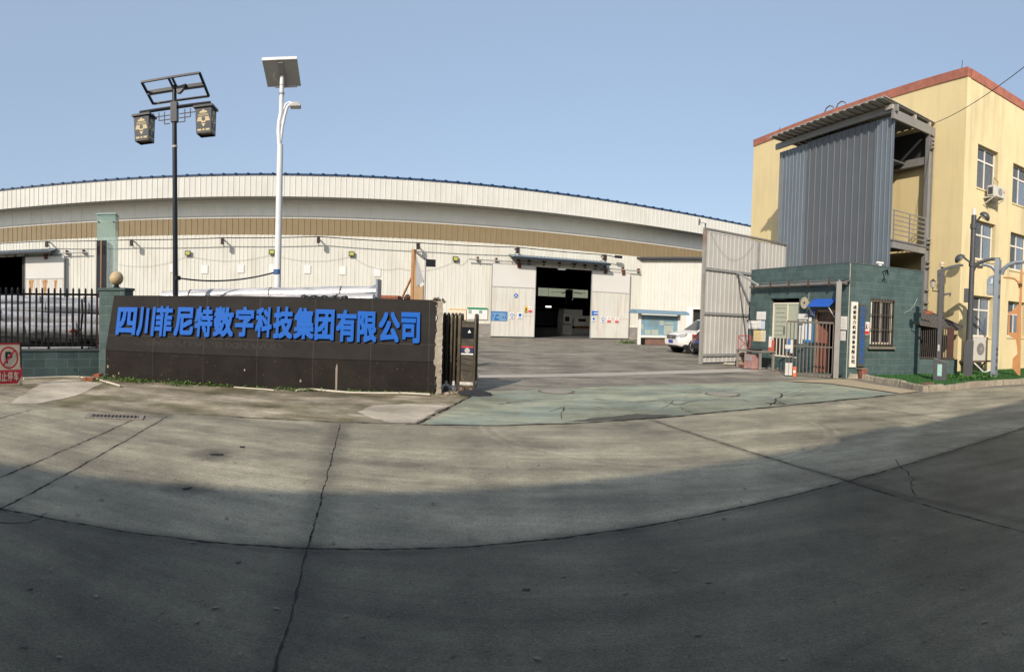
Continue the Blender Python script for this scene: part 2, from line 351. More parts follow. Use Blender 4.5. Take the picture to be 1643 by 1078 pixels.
o = MB().sheet([(-900,-900),(900,-900),(900,900),(-900,900)], -.016).build('ground', ground_mat('ground_earth', (.15,.13,.10), (.24,.21,.17))); struct(o)
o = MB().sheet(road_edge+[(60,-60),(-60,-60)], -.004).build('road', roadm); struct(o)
yard_pts = [(-60,12),(-9.2,11.4),(-1.0,12.3)]+[(p.x,p.y) for p in gb((775,624),(950,623),(1254,613),(1357,607))]+[(11,16.3),(60,18),(60,90),(-60,90)]
o = MB().sheet(yard_pts, -.012).build('pavement', ground_mat('yard_concrete', (.155,.138,.108), (.345,.312,.25), .36, streak=(.16,1.6,1), specks=(.46,.43,.38), grain=.12, tracks=.32)); struct(o)
verge_top = [(p.x,p.y) for p in gb((770,629),(712,628))]
vp = [(-60,-10),(-20,2.9)]+road_edge[2:10]+[(G(680,681).x, G(680,681).y)]+verge_top+[(-1.2,12.4),(-8.9,11.2),(-11.5,8.2),(-20,5),(-60,-6)]
o = MB().sheet(vp, -.008).build('ground', ground_mat('verge_dirt', (.10,.077,.046), (.70,.60,.44), .1, streak=(.9,2.0,1), tracks=.3, specks=(.6,.54,.43), grain=.42, bump=1.0, green=(.19,.165,.09))); struct(o)
ap = gb((676,681),(730,652),(770,628),(860,625),(950,621),(1100,616),(1254,612),(1330,616),(1420,629),(1440,632),(1350,641),(1250,651),(1150,660),(1050,670),(990,674),(900,679),(790,682))
_r = random.Random(2); ap2 = []
for a, b in zip(ap, ap[1:]+ap[:1]):
    for i in range(6): p = a.lerp(b, i/6); ap2.append((p.x+_r.uniform(-.03,.03), p.y+_r.uniform(-.06,.06)))
o = MB().sheet(ap2, 0.0).build('pavement', ground_mat('green_concrete', (.21,.22,.155), (.41,.41,.295), .31, spots=[(G(1130,664).x, G(1130,664).y, 1.5, .35), (G(1230,650).x, G(1230,650).y, .8, .3), (G(980,672).x, G(980,672).y, .8, .35)], green=(.245,.28,.225), specks=(.36,.35,.3), tracks=.22, streak=(.5,1.4,1))); struct(o)
o = MB().sheet(gb((1254,611),(1345,608),(1362,609),(1400,616),(1475,628),(1445,631.5),(1410,626),(1330,615)), .004).build('pavement', ground_mat('tan_concrete', (.34,.27,.17), (.44,.36,.24), .2, specks=(.5,.44,.34))); struct(o)
o = MB().sheet(gb((768,601),(900,599.5),(1100,594),(1245,589),(1252,594),(1100,599),(900,604),(768,605.5)), -.006).build('pavement', ground_mat('track_concrete', (.36,.32,.27), (.46,.42,.36), .2)); struct(o)
pale = ground_mat('pale_concrete', (.40,.34,.25), (.60,.53,.42), .2, streak=(.9,1.5,1), tracks=.22, specks=(.28,.24,.18))
def blob_poly(px, jit=.05, sub=5):
    P = gb(*px); out = []
    for a, b in zip(P, P[1:]+P[:1]):
        for i in range(sub):
            p = a.lerp(b, i/sub); out.append((p.x+random.uniform(-jit, jit), p.y+random.uniform(-jit, jit)))
    return out
for px in ([(575,660),(600,650),(650,647),(690,648),(722,650),(690,664),(668,677),(630,678),(597,671)], [(12,647),(45,628),(70,615),(100,608),(168,612),(130,632),(60,648)]):
    struct(MB().sheet(blob_poly(px, .03, 6), -.003).build('pavement', pale))
def crack(name, pts, w, mat, z=.003, jit=.02, seg=.12):
    P = [Vector((p[0], p[1], 0)) for p in pts]; line = []
    for a, b in zip(P, P[1:]):
        n = max(2, int((b-a).length/seg))
        for i in range(n): line.append(a.lerp(b, i/n))
    line.append(P[-1]); mb = MB(); L = []; R_ = []; off = 0
    for i, p in enumerate(line):
        d = (line[min(i+1, len(line)-1)]-line[max(i-1, 0)]).normalized(); nn = Vector((-d.y, d.x, 0))
        off = .7*off + random.uniform(-jit, jit); ww = w*random.choice((.35,.6,.8,1,1.2,1.7))*random.uniform(.8,1.2)/2
        L.append(p+nn*(off+ww)); R_.append(p+nn*(off-ww))
    k = len(line); mb.add([(p.x, p.y, z) for p in L]+[(p.x, p.y, z) for p in R_], [(i, i+1, k+i+1, k+i) for i in range(k-1)])
    return mb.build(name, mat)
cm = M('crack_dirt', (.022,.02,.018), .95, 0, .4, 12)
def ext(a, b, t0, t1): d = b-a; return [a+d*t0, b+d*t1]
for a, b, w_, t0, t1 in ((*JX[0], .015, -2.5, 2), (*JX[1], .010, 0, .02), (*JX[2], .015, 0, 0), (*JX[3], .011, 0, .8), (*JX[4], .012, 0, .05), (*JX[5], .012, 0, .8), (*JX[6], .012, 0, 0), (*JX[7], .015, 0, .3), (G(500,860), G(440,1078), .012, 0, .5)):
    struct(crack('road', ext(a, b, t0, t1), w_, cm, 0.0, .006, .05))
for px in ([(1437,738),(1448,752),(1466,768),(1462,780),(1470,795)], [(0,838),(45,838),(75,822)]):
    struct(crack('road', gb(*px), .01, cm, 0.0, .02, .06))
for px, w_ in (([(1235,651),(1248,640),(1255,632),(1245,630)], .04), ([(1247,645),(1262,649),(1228,647)], .06), ([(950,640),(1010,645),(1080,642),(1060,655)], .014), ([(1075,650),(1100,646),(1150,640),(1200,634)], .012), ([(880,660),(905,652),(900,672)], .014), ([(800,650),(870,640),(960,637)], .012), ([(990,610),(1040,606),(1130,603)], .02), ([(845,625),(900,622),(960,623)], .02), ([(770,600),(930,602),(1000,600),(1200,598)], .02), ([(1010,646),(1060,643),(1090,652),(1110,664)], .012), ([(1260,640),(1300,630),(1340,628),(1400,627)], .01)):
    struct(crack('pavement', gb(*px), w_, cm, .005, .035, .12))
_r = random.Random(11)
for i in range(26):
    x, y = _r.uniform(760,1330), _r.uniform(618,668)
    if y > 681-(max(0,x-900))*.085-4: continue
    pp_ = [(x,y)]; ax = _r.uniform(-1,1)
    for k in range(_r.randint(2,4)): ax += _r.uniform(-.6,.6); x += _r.uniform(10,34)*(1 if ax > 0 else -1); y += _r.uniform(-5,5); pp_.append((x,max(617,min(y,676-(max(0,x-900))*.088))))
    struct(crack('pavement', gb(*pp_), _r.uniform(.005,.012), cm, .004, .03, .1))
for px in ([(668,681),(790,683),(900,680.5),(990,675.5)], [(990,675.5),(1050,671.5),(1150,661.5),(1250,652.5),(1350,642.5),(1440,633.5)], [(300,664),(430,672),(560,678),(668,681)], [(670,680),(720,654),(768,629)]):
    struct(crack('road', gb(*px), .03 if px[0][0] != 990 else .045, cm, .006, .012, .1))
# dark wet-looking edge where the apron meets the road
struct(MB().sheet(blob_poly([(905,677),(960,670),(985,668),(1020,664),(1080,666),(1050,670),(990,674)], .03, 5), .0035).build('road', M('apron_stain', (.07,.065,.05), .9, 0, .3, 6)))
# pits in the road
for px in ([(335,728.6),(345,727.5),(358,727.8),(360,729.5),(349,730.6),(338,730)], [(291,784),(300,781.8),(308,781.5),(305,784),(296,785.6)], [(385,716),(393,716),(392,718),(385,718)], [(838,945),(850,944),(848,947),(839,948)]):
    struct(MB().sheet(blob_poly(px, .01, 3), .0015).build('road', cm))
# kerb and turf by the gatehouse
turf_front = gb((1362,603),(1385,605),(1400,608),(1440,614),(1480,623),(1492,625))+gb((1520,621),(1560,616),(1600,612),(1650,609))
kerbm = ground_mat('kerb_stone', (.13,.11,.075), (.46,.40,.31), 0, streak=(3,3,3), grain=.25)
kerb_line = gb((1358,607),(1376,607),(1400,611),(1440,619),(1480,628),(1492,629))+gb((1520,626),(1560,622),(1600,618),(1660,614))
kl = []
for a, b in zip(kerb_line, kerb_line[1:]):
    for i in range(6): kl.append(a.lerp(b, i/6))
kl.append(kerb_line[-1]); kl.append(kl[-1]+Vector((6,1.0,0)))
tm = M('turf_backing', (.02,.075,.016), .95, 0, .3, 2.5, .6, 90)
inner = []
for i, p in enumerate(kl):
    d = (kl[min(i+1, len(kl)-1)]-kl[max(i-1, 0)]).normalized(); inner.append(p+Vector((-d.y, d.x, 0))*.17)
kt = thing('kerb', 'worn pale stone kerb edging the green turf by the gatehouse', 'kerb', kl[0])
i = 0; kz = []
while i < len(kl)-1:
    j = min(len(kl)-1, i+random.choice((3,3,4))); mb = MB()
    hz = .15+random.uniform(-.03, .02)
    for k in range(i, j):
        q = [kl[k], kl[k+1], inner[k+1], inner[k]]
        if k == j-1: q[1] = q[1].lerp(q[0], .08); q[2] = q[2].lerp(q[3], .08)
        z = hz+random.uniform(-.008, .008)
        mb.add([*(p+Vector((0,0,-.05)) for p in q), *(p+Vector((0,0,z))+ (Vector((0,0,0)) if n > 1 else (inner[k]-kl[k])*random.uniform(.1,.25)) for n, p in enumerate(q))], [(3,2,1,0),(4,5,6,7),(0,1,5,4),(1,2,6,5),(2,3,7,6),(3,0,4,7)])
    mb.xf(Matrix.Translation(-kl[0])); mb.build('kerb_stone', kerbm, kt, bevel=.015); i = j
turf_poly = [(p.x, p.y) for p in inner]+[(32,30),(14,30),(14,17.2),(9.75,17.0),(9.75,15.9)]
o = MB().sheet(turf_poly, .085).build('ground', tm); struct(o)
# turf blades (one mass)
tb = MB(); gm = M('grass_blade', (.035,.125,.022), .7, 0, .35, 3)
def in_poly(x, y, P):
    c = False; j = len(P)-1
    for i in range(len(P)):
        if (P[i][1] > y) != (P[j][1] > y) and x < (P[j][0]-P[i][0])*(y-P[i][1])/(P[j][1]-P[i][1])+P[i][0]: c = not c
        j = i
    return c
n = 0
while n < 14000:
    x, y = random.uniform(9.7, 21), random.uniform(11.5, 17.5)
    if not in_poly(x, y, turf_poly): continue
    n += 1; h = random.uniform(.02, .05); a = random.uniform(0, pi); dx, dy = cos(a)*.012, sin(a)*.012; lx, ly = random.uniform(-.02,.02), random.uniform(-.02,.02)
    tb.add([(x-dx,y-dy,.08),(x+dx,y+dy,.08),(x+lx,y+ly,.085+h)], [(0,1,2)])
OPEN.add('turf'); o = tb.build('turf', gm); o['kind'] = 'stuff'; tag(o, 'bright green short turf on the kerbed corner beside the gatehouse', 'turf')
def weeds(name, label, spots, mat, size=.05):
    mb = MB()
    for x, y, z, n, sp, h in spots:
        for _ in range(n):
            cx, cy = x+random.gauss(0, sp), y+random.gauss(0, sp*.6); cz = z+abs(random.gauss(0, h*.5))
            for _ in range(3):
                a, t = random.uniform(0, 2*pi), random.uniform(-.5, .9); s = size*random.uniform(.5, 1.2)
                d = Vector((cos(a)*cos(t), sin(a)*cos(t), sin(t))); sd = Vector((-sin(a), cos(a), 0))
                p = Vector((cx, cy, cz)); mb.add([p, p+d*s*.5+sd*s*.3, p+d*s, p+d*s*.5-sd*s*.3], [(0,1,2,3)])
    OPEN.add(name); o = mb.build(name, mat); o['kind'] = 'stuff'; return tag(o, label, 'weeds')
WEED = M('weed_leaf', (.095,.165,.03), .7, 0, .5, 7)

# ================================================================== THE BUILDING BEHIND THE CAMERA (throws the shade over the road)
fo = Frame((-6.3, -10.35), atan2(.345, 1))
bb = thing('opposite_building', 'plain long building across the road whose shade falls on the concrete', 'building', fo.o, fo.rot)
MB().box(-42, 60, -14, 0, 0, 10.0).build('wall', M('render_grey', (.12,.12,.115), .85), bb)
MB().box(-42.2, 60.2, -14.2, .001, 10.0, 10.02).build('roof', M('roof_grey', (.2,.2,.2), .8), bb)
MB().box(4.6, 6.2, -4, -.3, 10.02, 10.45).build('roof_hatch', M('render_grey', (.34,.33,.31)), bb)
for k in range(24):
    MB().box(-38+k*4, -36.2+k*4, .002, .06, 1.2, 2.8).build('window', glass_mat('dark_pane', (.03,.04,.05)), bb)

# ================================================================== WAREHOUSE
a_ = -.3451; WD = 1.6/.0385
WH = Frame((sin(a_)*WD, cos(a_)*WD), -a_)
CREAM = M('cream_sheet', (.615,.61,.545), .55, 0, .05, 1.2, stretch=(1,1,.25), dirt=((.45,.42,.33), .5, 1.1, (1.3,1,.3)))
FASC = M('cream_fascia', (.59,.585,.54), .5, 0, .04, 1.0, dirt=((.45,.44,.38), .4, .9, (1.1,1,.5)))
TAN = M('tan_sheet', (.225,.172,.095), .6, 0, .08, 1.5)
UPPER = M('upper_sheet', (.84,.84,.77), .55, 0, .05, 1.0)
ROOFB = M('blue_roof', (.018,.05,.12), .45, 0, .15, 3)
wh = thing('warehouse', 'huge cream corrugated factory hall with a tan band and blue roof edge', 'warehouse', WH.o, WH.rot)
OX = [(-27.5, WH.uv(40,440,.05)[0]+.35, WH.uv(20,412,.0)[1])]         # left doorway
u0d, u1d = WH.uv(861,500)[0]-.3, WH.uv(948,500)[0]+.3; zd = WH.uv(905,431)[1]
OPEN |= {'wall_cladding', 'tan_band', 'upper_cladding', 'fascia'}
zb0, zb1, zu, zf0, zf1 = 6.83, 7.99, 9.6, 9.22, 10.72
# the long eave sags a little towards both ends, as it does in the photograph
def hump(u): t = max(-28, min(40, u)); return -.00022*(t-9)**2 + .05 if t > 9 else -.00010*(t-9)**2+.05
vent = (*sorted((WH.uv(681,420)[0], WH.uv(699,420)[0])), WH.uv(690,428)[1], WH.uv(690,416)[1])
mb = MB(); ph = .0
lx0, lx1, lz = OX[0]
segs = [(-48, lx0, 1.0, zb0), (lx0, lx1, lz, zb0), (lx1, vent[0], 1.0, zb0), (vent[0], vent[1], 1.0, vent[2]), (vent[0], vent[1], vent[3], zb0), (vent[1], u0d, 1.0, zb0), (u0d, u1d, zd, zb0), (u1d, 48, 1.0, zb0)]
for x0, x1, z0, z1 in segs: mb.corr(x0, x1, z0, (lambda x: zb0+hump(x)) if z1 == zb0 else z1, 0, .29, .022, .04, ph)
mb.build('wall_cladding', CREAM, wh)
MB().corr(-48, 48, lambda x: zb0+hump(x), lambda x: zb1+hump(x), -.004, .42, .03, .09, ph).build('tan_band', TAN, wh)
mb = MB().corr(-48, 48, lambda x: zb1+.17+hump(x), lambda x: zu+hump(x), 0, .84, .03, .05, ph); mb.build('upper_cladding', UPPER, wh)
MB().corr(-48, 48, lambda x: zb1+hump(x), lambda x: zb1+.17+hump(x), -.012, 3.1, .01, .05).build('light_trim', FASC, wh)
MB().corr(-48, 48, lambda x: zf0+hump(x), lambda x: zf1-.07+hump(x), -1.5, .38, .03, .05, .1).build('fascia', FASC, wh)
xs = [-48+i*2 for i in range(49)]
def ribbon(y0, z0f, y1, z1f):
    mb = MB(); k = len(xs)
    mb.add([(x, y0, z0f(x)) for x in xs]+[(x, y1, z1f(x)) for x in xs], [(i, i+1, k+i+1, k+i) for i in range(k-1)]); return mb
OPEN |= {'soffit', 'roof'}
ribbon(-1.5, lambda x: zf0+hump(x), 0, lambda x: zf0+.05+hump(x)).build('soffit', M('soffit_grey', (.35,.35,.33), .7), wh)
mb = ribbon(-1.56, lambda x: zf1-.09+hump(x), -1.56, lambda x: zf1+.03+hump(x)); mb.v += []; 
m2 = ribbon(-1.56, lambda x: zf1+.03+hump(x), 20, lambda x: zf1+1.4); k0 = len(mb.v); mb.add(m2.v, m2.f); m2 = ribbon(20, lambda x: zf1+1.4, 42, lambda x: zf1-.2); mb.add(m2.v, m2.f)
x = -47.9
while x < 48:
    z = zf1+hump(x); mb.box(x-.08, x+.08, -1.64, -.4, z-.01, z+.065); x += .84
mb.build('roof', ROOFB, wh)
PL = brick_mat('grey_plinth', (.24,.225,.205), (.28,.26,.235), (.20,.19,.17), .4, .2, .008, .8, .3)
mb = MB()
for x0, x1 in ((-48, lx0), (lx1, u0d), (u1d, 48)): mb.box(x0, x1, -.09, .25, -.02, .96); 
mb.build('plinth', PL, wh)
mb = MB()
for x0, x1 in ((-48, lx0), (lx1, u0d), (u1d, 48)): mb.box(x0, x1, -.14, .02, .962, 1.03)
mb.build('sill_trim', FASC, wh)
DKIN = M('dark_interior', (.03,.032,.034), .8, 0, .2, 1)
mb = MB(); 
# inside: floor, side walls, roof underside, and a rear wall with a translucent strip
MB().box(-47.5, 47.5, .26, 41, -.03, -.0085).build('interior_floor', M('shop_floor', (.10,.105,.11), .5, 0, .2, .8), wh)
sb = 4.75; st = 6.0
strips = [(-40+i*9.2, -40+i*9.2+8.4) for i in range(10)]
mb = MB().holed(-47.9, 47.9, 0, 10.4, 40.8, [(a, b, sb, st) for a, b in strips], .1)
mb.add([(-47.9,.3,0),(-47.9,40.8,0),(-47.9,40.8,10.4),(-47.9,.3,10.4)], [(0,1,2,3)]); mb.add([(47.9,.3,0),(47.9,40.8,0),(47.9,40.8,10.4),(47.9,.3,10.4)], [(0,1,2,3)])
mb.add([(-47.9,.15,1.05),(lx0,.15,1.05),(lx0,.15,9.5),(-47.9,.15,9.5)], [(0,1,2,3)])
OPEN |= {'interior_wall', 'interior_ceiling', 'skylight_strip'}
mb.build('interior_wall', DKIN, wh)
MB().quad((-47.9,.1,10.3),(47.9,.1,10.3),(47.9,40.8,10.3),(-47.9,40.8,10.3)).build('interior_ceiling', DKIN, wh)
trm = bpy.data.materials.new('translucent_sheet'); trm.use_nodes = True; n_ = trm.node_tree; n_.nodes.clear()
tl = n_.nodes.new('ShaderNodeBsdfTranslucent'); tl.inputs[0].default_value = (.98,.86,.50,1); to_ = n_.nodes.new('ShaderNodeOutputMaterial'); n_.links.new(tl.outputs[0], to_.inputs[0])
mb = MB()
for a, b in strips: mb.corr(a, b, sb, st, 40.88, .9, .04, .08)
mb.build('skylight_strip', trm, wh)
mb = MB()
for a, b in strips: mb.box(b+.1, b+.45, 20, 20.4, 0, 10.2)
mb.build('interior_column', M('column_dark', (.05,.055,.06), .7), wh)
MB().box(vent[0]+.002, vent[1]-.002, .02, .5, vent[2]+.002, vent[3]-.002).build('vent_hole', BLACKP, wh)
# sliding doors
DOORM = M('door_sheet', (.585,.58,.535), .5, 0, .05, .8, dirt=((.42,.30,.16), .5, 1.0, (5,1,.35)))
DOORU = M('door_sheet_upper', (.60,.59,.56), .5, 0, .03, .8)
DOORF = M('door_frame_grey', (.30,.31,.31), .5, 0, .1, 3)
def door_leaf(x0, x1, z0, z1, zs, splits, name='sliding_door'):
    y = -.30; d = MB().box(x0+.04, x1-.04, y, y+.06, z0+.03, zs-.02)
    for i in range(int((x1-x0)/.22)):
        xx = x0+.12+i*.22; d.box(xx-.008, xx+.008, y-.012, y, z0+.06, zs-.05)
    o = d.build(name, DOORM, wh)
    MB().box(x0+.04, x1-.04, y-.004, y+.06, zs+.02, z1-.03).build('upper_panel', DOORU, o)
    f = MB()
    for xx in (x0, x1-.05): f.box(xx, xx+.05, y-.02, y+.07, z0, z1)
    for zz in (z0-.0, zs-.025, z1-.04): f.box(x0+.05, x1-.05, y-.02, y+.07, zz, zz+.05)
    f.build('door_frame', DOORF, o)
    s = MB()
    for xx in splits: s.box(xx-.012, xx+.012, y-.012, y-.002, z0+.05, zs-.03)
    zz = z0+(zs-z0)*.43
    s.box(x0+.06, x1-.06, y-.015, y-.002, zz, zz+.03); s.build('door_seam', M('seam_tan', (.52,.46,.34), .6), o)
    return o
W3 = lambda x, y: WH.uv(x, y, .3)
l0, l1 = W3(788,480)[0], W3(859,480)[0]; zt = W3(826,424)[1]; zs = W3(826,461)[1]
door_leaf(l0, l1, .06, zt, zs, [l0+1.15, l0+2.2])
r0, r1 = W3(948,490)[0], W3(1010,490)[0]
door_leaf(r0, r1, .06, zt-.05, zs, [r0+1.2, r0+2.4])
q0, q1 = W3(40,450)[0], W3(103,450)[0]; ztl = W3(70,411)[1]; zsl = W3(70,447)[1]
dl = door_leaf(q0, q1, .06, ztl, zsl, [q0+1.1])
MB().box(q0-.3, q0-.05, -.2, -.1, .06, ztl).build('door_jamb', BLACKP, wh)
rs = MB()
for k in range(3):
    u, z = W3((50,72,89)[k], 449); wd_ = (.22,.24,.12)[k]
    rs.prism([(u-wd_, z), (u+wd_, z), (u+wd_*.6, z-.7), (u+wd_*.15, z-1.3), (u-wd_*.4, z-.9)], -.3035, -.3025)
rs.build('rust_streak', M('rust_stain', (.40,.19,.06), .8, 0, .5, 6, dirt=((.6,.45,.28), .8, 4, (1,1,.4))), dl)
BR = M('brown_bracket', (.10,.035,.02), .7, .1, .3, 10)
def door_track(x0, x1, z, hang, name):
    tr = MB().tube([(x0,-.34,z),(x1,-.34,z)], .045, 8); o = tr.build(name, DOORF, wh)
    for xx, big in hang:
        b = MB().box(xx-.035, xx+.035, -.36, -.0, z-.1, z+.22)
        if big: b.box(xx-.14, xx+.14, -.38, -.31, z-.42, z+.02)
        b.build('hanger_bracket', BR, o)
zt2 = zt+.18
door_track(WH.uv(752,415,.34)[0], WH.uv(1028,437,.34)[0], zt2, [(WH.uv(x,420,.3)[0], b) for x, b in ((767,0),(797,0),(833,1),(850,0),(874,0),(899,0),(923,0),(940,0),(957,0),(972,1),(1001,1),(1026,0))], 'door_track')
door_track(-30, WH.uv(142,408,.34)[0], ztl+.18, [(WH.uv(x,410,.3)[0], b) for x, b in ((23,0),(40,0),(74,1),(106,0),(133,0))], 'door_track')
CAN = M('canopy_blue', (.20,.27,.33), .5, 0, .15, 2)
def canopy(x0, x1, z):
    c = MB(); c.prism([(0,0)]*0 or [(x0, 0), (x1, 0), (x1, .03), (x0, .03)], 0, 1); c.v = []; c.f = []
    n = int((x1-x0)/.3)
    c.add([(x0,-1.15,z),(x1,-1.15,z),(x1,-.03,z+.22),(x0,-.03,z+.22),(x0,-1.15,z+.05),(x1,-1.15,z+.05),(x1,-.03,z+.27),(x0,-.03,z+.27)], [(3,2,1,0),(4,5,6,7),(0,1,5,4),(1,2,6,5),(2,3,7,6),(3,0,4,7)])
    for i in range(n): c.beam((x0+.15+i*.3,-1.16,z+.07),(x0+.15+i*.3,-.04,z+.29), .05, .03)
    o = c.build('canopy', CAN, wh)
    e = MB().box(x0, x1, -1.19, -1.152, z-.13, z+.035)
    for i in range(4): xx = x0+.3+i*(x1-x0-.6)/3; e.beam((xx,-1.15,z-.05),(xx,-.02,z-.02), .06); e.beam((xx,-1.0,z-.05),(xx,-.02,z-.35), .04)
    e.build('canopy_edge', M('canopy_edge_dark', (.02,.025,.035), .5), o)
cz = WH.uv(900,417,1.17)[1]
canopy(WH.uv(824,412,1.15)[0], WH.uv(980,425,1.15)[0], cz)
canopy(-31, WH.uv(82,403,1.15)[0], WH.uv(40,404,1.17)[1])
# annex on the right
A0 = G(1012,414,6.75); A1 = G(1134,414,6.75); A0 = A0.lerp(A1, .06)
AX = Frame.between(A0, A1); AL = (Vector((A1.x,A1.y,0))-Vector((A0.x,A0.y,0))).length
ax = thing('annex', 'lower cream corrugated extension with a dark roof edge and black doorway at its right', 'building', AX.o, AX.rot)
dx0, dx1 = AX.uv(1108,520)[0], AX.uv(1127,520)[0]; dz = AX.uv(1115,496)[1]
OPEN.add('annex_wall'); mb = MB()
ACR = M('annex_sheet', (.55,.548,.50), .55, 0, .05, 1.2, dirt=((.42,.40,.34), .35, 1.2, (2,1,.3)))
for x0, x1, z0, z1 in ((0, dx0, .0, 6.6), (dx0, dx1, dz, 6.6), (dx1, AL+6, 0, 6.6)): mb.corr(x0, x1, z0, z1, 0, .30, .03, .05)
mb.build('annex_wall', ACR, ax)
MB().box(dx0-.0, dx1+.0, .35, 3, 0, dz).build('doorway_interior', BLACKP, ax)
f = MB().box(dx0-.32, dx0, -.05, .06, 0, dz+.1); f.box(dx0, dx1+.3, -.05, .06, dz, dz+.1); f.box(dx0+.0, dx0+.16, -.045, .3, .02, dz-.01); f.build('door_frame', WHITEP, ax)
r = MB().add([(-.5,-.45,6.62),(AL+6,-.45,6.62),(AL+6,7,6.66),(-.5,7,6.66),(-.5,-.45,6.78),(AL+6,-.45,6.78),(AL+6,7,6.82),(-.5,7,6.82)], [(3,2,1,0),(4,5,6,7),(0,1,5,4),(1,2,6,5),(2,3,7,6),(3,0,4,7)])
r.build('annex_roof', M('annex_roof_dark', (.035,.04,.05), .55, 0, .2, 2), ax)
# things fixed to the hall
def wplate(fr, px, y0, y1, w, depth, name, mat, label, cat, group=None, extra=None):
    """flat notice from pixel corners (x0, x1) and (y0, y1) on a wall"""
    xm = sum(px)/2; a = fr.uv(px[0], (y0+y1)/2, w)[0]; b = fr.uv(px[1], (y0+y1)/2, w)[0]; z1 = fr.uv(xm, y0, w)[1]; z0 = fr.uv(xm, y1, w)[1]
    t = fthing(name, label, cat, fr, (a+b)/2, -w, z0, group); W_, H_ = b-a, z1-z0
    MB().box(-W_/2, W_/2, 0, depth, 0, H_).build('panel', mat, t)
    if extra: extra(t, W_, H_)
    return t
def lines_of(t, W_, H_, n, mat=None, m=.12, seed=1, h=.35, x0=None, x1=None, z0=None, z1=None):
    rnd = random.Random(seed); mb = MB(); x0 = -W_/2+m*W_ if x0 is None else x0; x1 = W_/2-m*W_ if x1 is None else x1; z0 = m*H_ if z0 is None else z0; z1 = H_-m*H_ if z1 is None else z1
    st_ = (z1-z0)/n
    for i in range(n):
        x = x0
        while x < x1:
            l = rnd.uniform(.04, .16)*(x1-x0); e = min(x1, x+l); 
            if rnd.random() < .85: mb.quad((x,-.003,z0+i*st_),(e,-.003,z0+i*st_),(e,-.003,z0+i*st_+st_*h),(x,-.003,z0+i*st_+st_*h))
            x = e+.03*(x1-x0)
    if mb.f: OPEN.add('print'); mb.build('print', mat or INK, t)
for i, (x, y, lab) in enumerate(((277,430,'first pale sheet on the hall wall, half behind the dark lamp post'), (328,432,'pale sheet on the hall wall nearest right of the dark lamp post'), (386,431,'pale sheet on the hall wall midway between the dark and white lamp posts'), (437,431,'pale sheet on the hall wall half hidden by the white lamp post'), (493,432,'pale sheet on the hall wall nearest right of the white lamp post'), (549.5,434,'pale sheet on the hall wall, second right of the white lamp post'), (605.5,436.5,'pale sheet on the hall wall nearest the tall plywood board'))):
    wplate(WH, (x-5.3, x+5.3), y-6.7, y+6.7, .05, .012, 'wall_sheet', PAPER if i%2 else M('paper_pink', (.74,.68,.67), .8, 0, .04, 9), lab, 'notice', 'pale sheets along the hall wall')
FLY = M('flood_lens', (.42,.43,.12), .25, 0, .2, 5)
for i, (x, y, lab) in enumerate(((301,406,'floodlight with yellow face high on the hall wall right of the dark lamp post'), (436,404,'floodlight on the hall wall beside the white lamp post'), (564,407,'floodlight on the hall wall alone between the white lamp post and plywood board'), (731,415,'floodlight on the hall wall right of the black vent hole'))):
    u, z = WH.uv(x, y, .2); t = fthing('floodlight', lab, 'floodlight', WH, u, -.2, z-.17, 'floodlights on the hall wall')
    MB().box(-.2, .2, -.02, .06, 0, .34).build('housing', M('flood_black', (.03,.035,.02), .5), t)
    MB().box(-.15, .15, -.028, -.02, .05, .29).build('lens', FLY, t)
    MB().beam((0,.05,.05),(0,.19,.0), .06).build('bracket', DARKM, t)
cpts = []
for i, (x, y, lab) in enumerate(((75,390,'leftmost cable bracket above the left sliding door'), (211,388,'cable bracket on the hall wall right of the glass pylon'), (357,385,'cable bracket on the hall wall between the two lamp posts'), (511,383,'cable bracket on the hall wall right of the white lamp post'), (671,393,'cable bracket on the hall wall above the plywood board'), (831,400,'cable bracket over the left end of the main canopy'), (971,412,'rightmost cable bracket over the right end of the main canopy'))):
    u, z = WH.uv(x, y, .7); t = fthing('cable_bracket', lab, 'bracket', WH, u, 0, z, 'cable brackets on the hall wall')
    MB().beam((0,-.02,.10),(0,-.78,.10), .07).build('arm', DARKM, t)
    MB().box(-.11, .11, -.80, -.60, -.30, .10).build('insulator_box', M('box_brown', (.03,.018,.016), .6), t)
    MB().beam((0,-.6,.06),(0,-.02,-.35), .03).build('brace', DARKM, t)
    cpts.append((u, -.7, z+.15))
pp = [(-48,-.7,cpts[0][2])]
for a, b in zip(cpts, cpts[1:]):
    for i in range(8): s_ = i/8; pp.append((a[0]+(b[0]-a[0])*s_, -.7, a[2]+(b[2]-a[2])*s_-.12*4*s_*(1-s_)*.5))
pp.append(cpts[-1]); pp.append((cpts[-1][0]+1.0, -.7, cpts[-1][2]-.1))
t = thing('overhead_cable', 'long dark cable strung on brackets along the hall wall', 'cable', WH.o, WH.rot)
MB().tube(pp, .035, 6).build('cable', M('cable_brown', (.03,.02,.018), .7), t)
e = MB().box(pp[-1][0]-.1, pp[-1][0]+.5, -.8, -.6, pp[-1][2]-.06, pp[-1][2]+.14); e.build('junction_box', DARKM, t)
wr = thing('wall_wire', 'thin grey wire drooping between the floodlights on the hall wall', 'wire', WH.o, WH.rot)
fl = [WH.uv(x, y, .06) for x, y in ((190,424),(301,410),(436,408),(564,411),(640,430),(731,418),(752,412))]
pts = []
for a, b in zip(fl, fl[1:]):
    for i in range(10): s_ = i/10; pts.append((a[0]+(b[0]-a[0])*s_, -.07, a[1]+(b[1]-a[1])*s_-.42*4*s_*(1-s_)))
MB().tube(pts, .008, 5).build('wire', M('wire_grey', (.33,.32,.29), .6), wr)
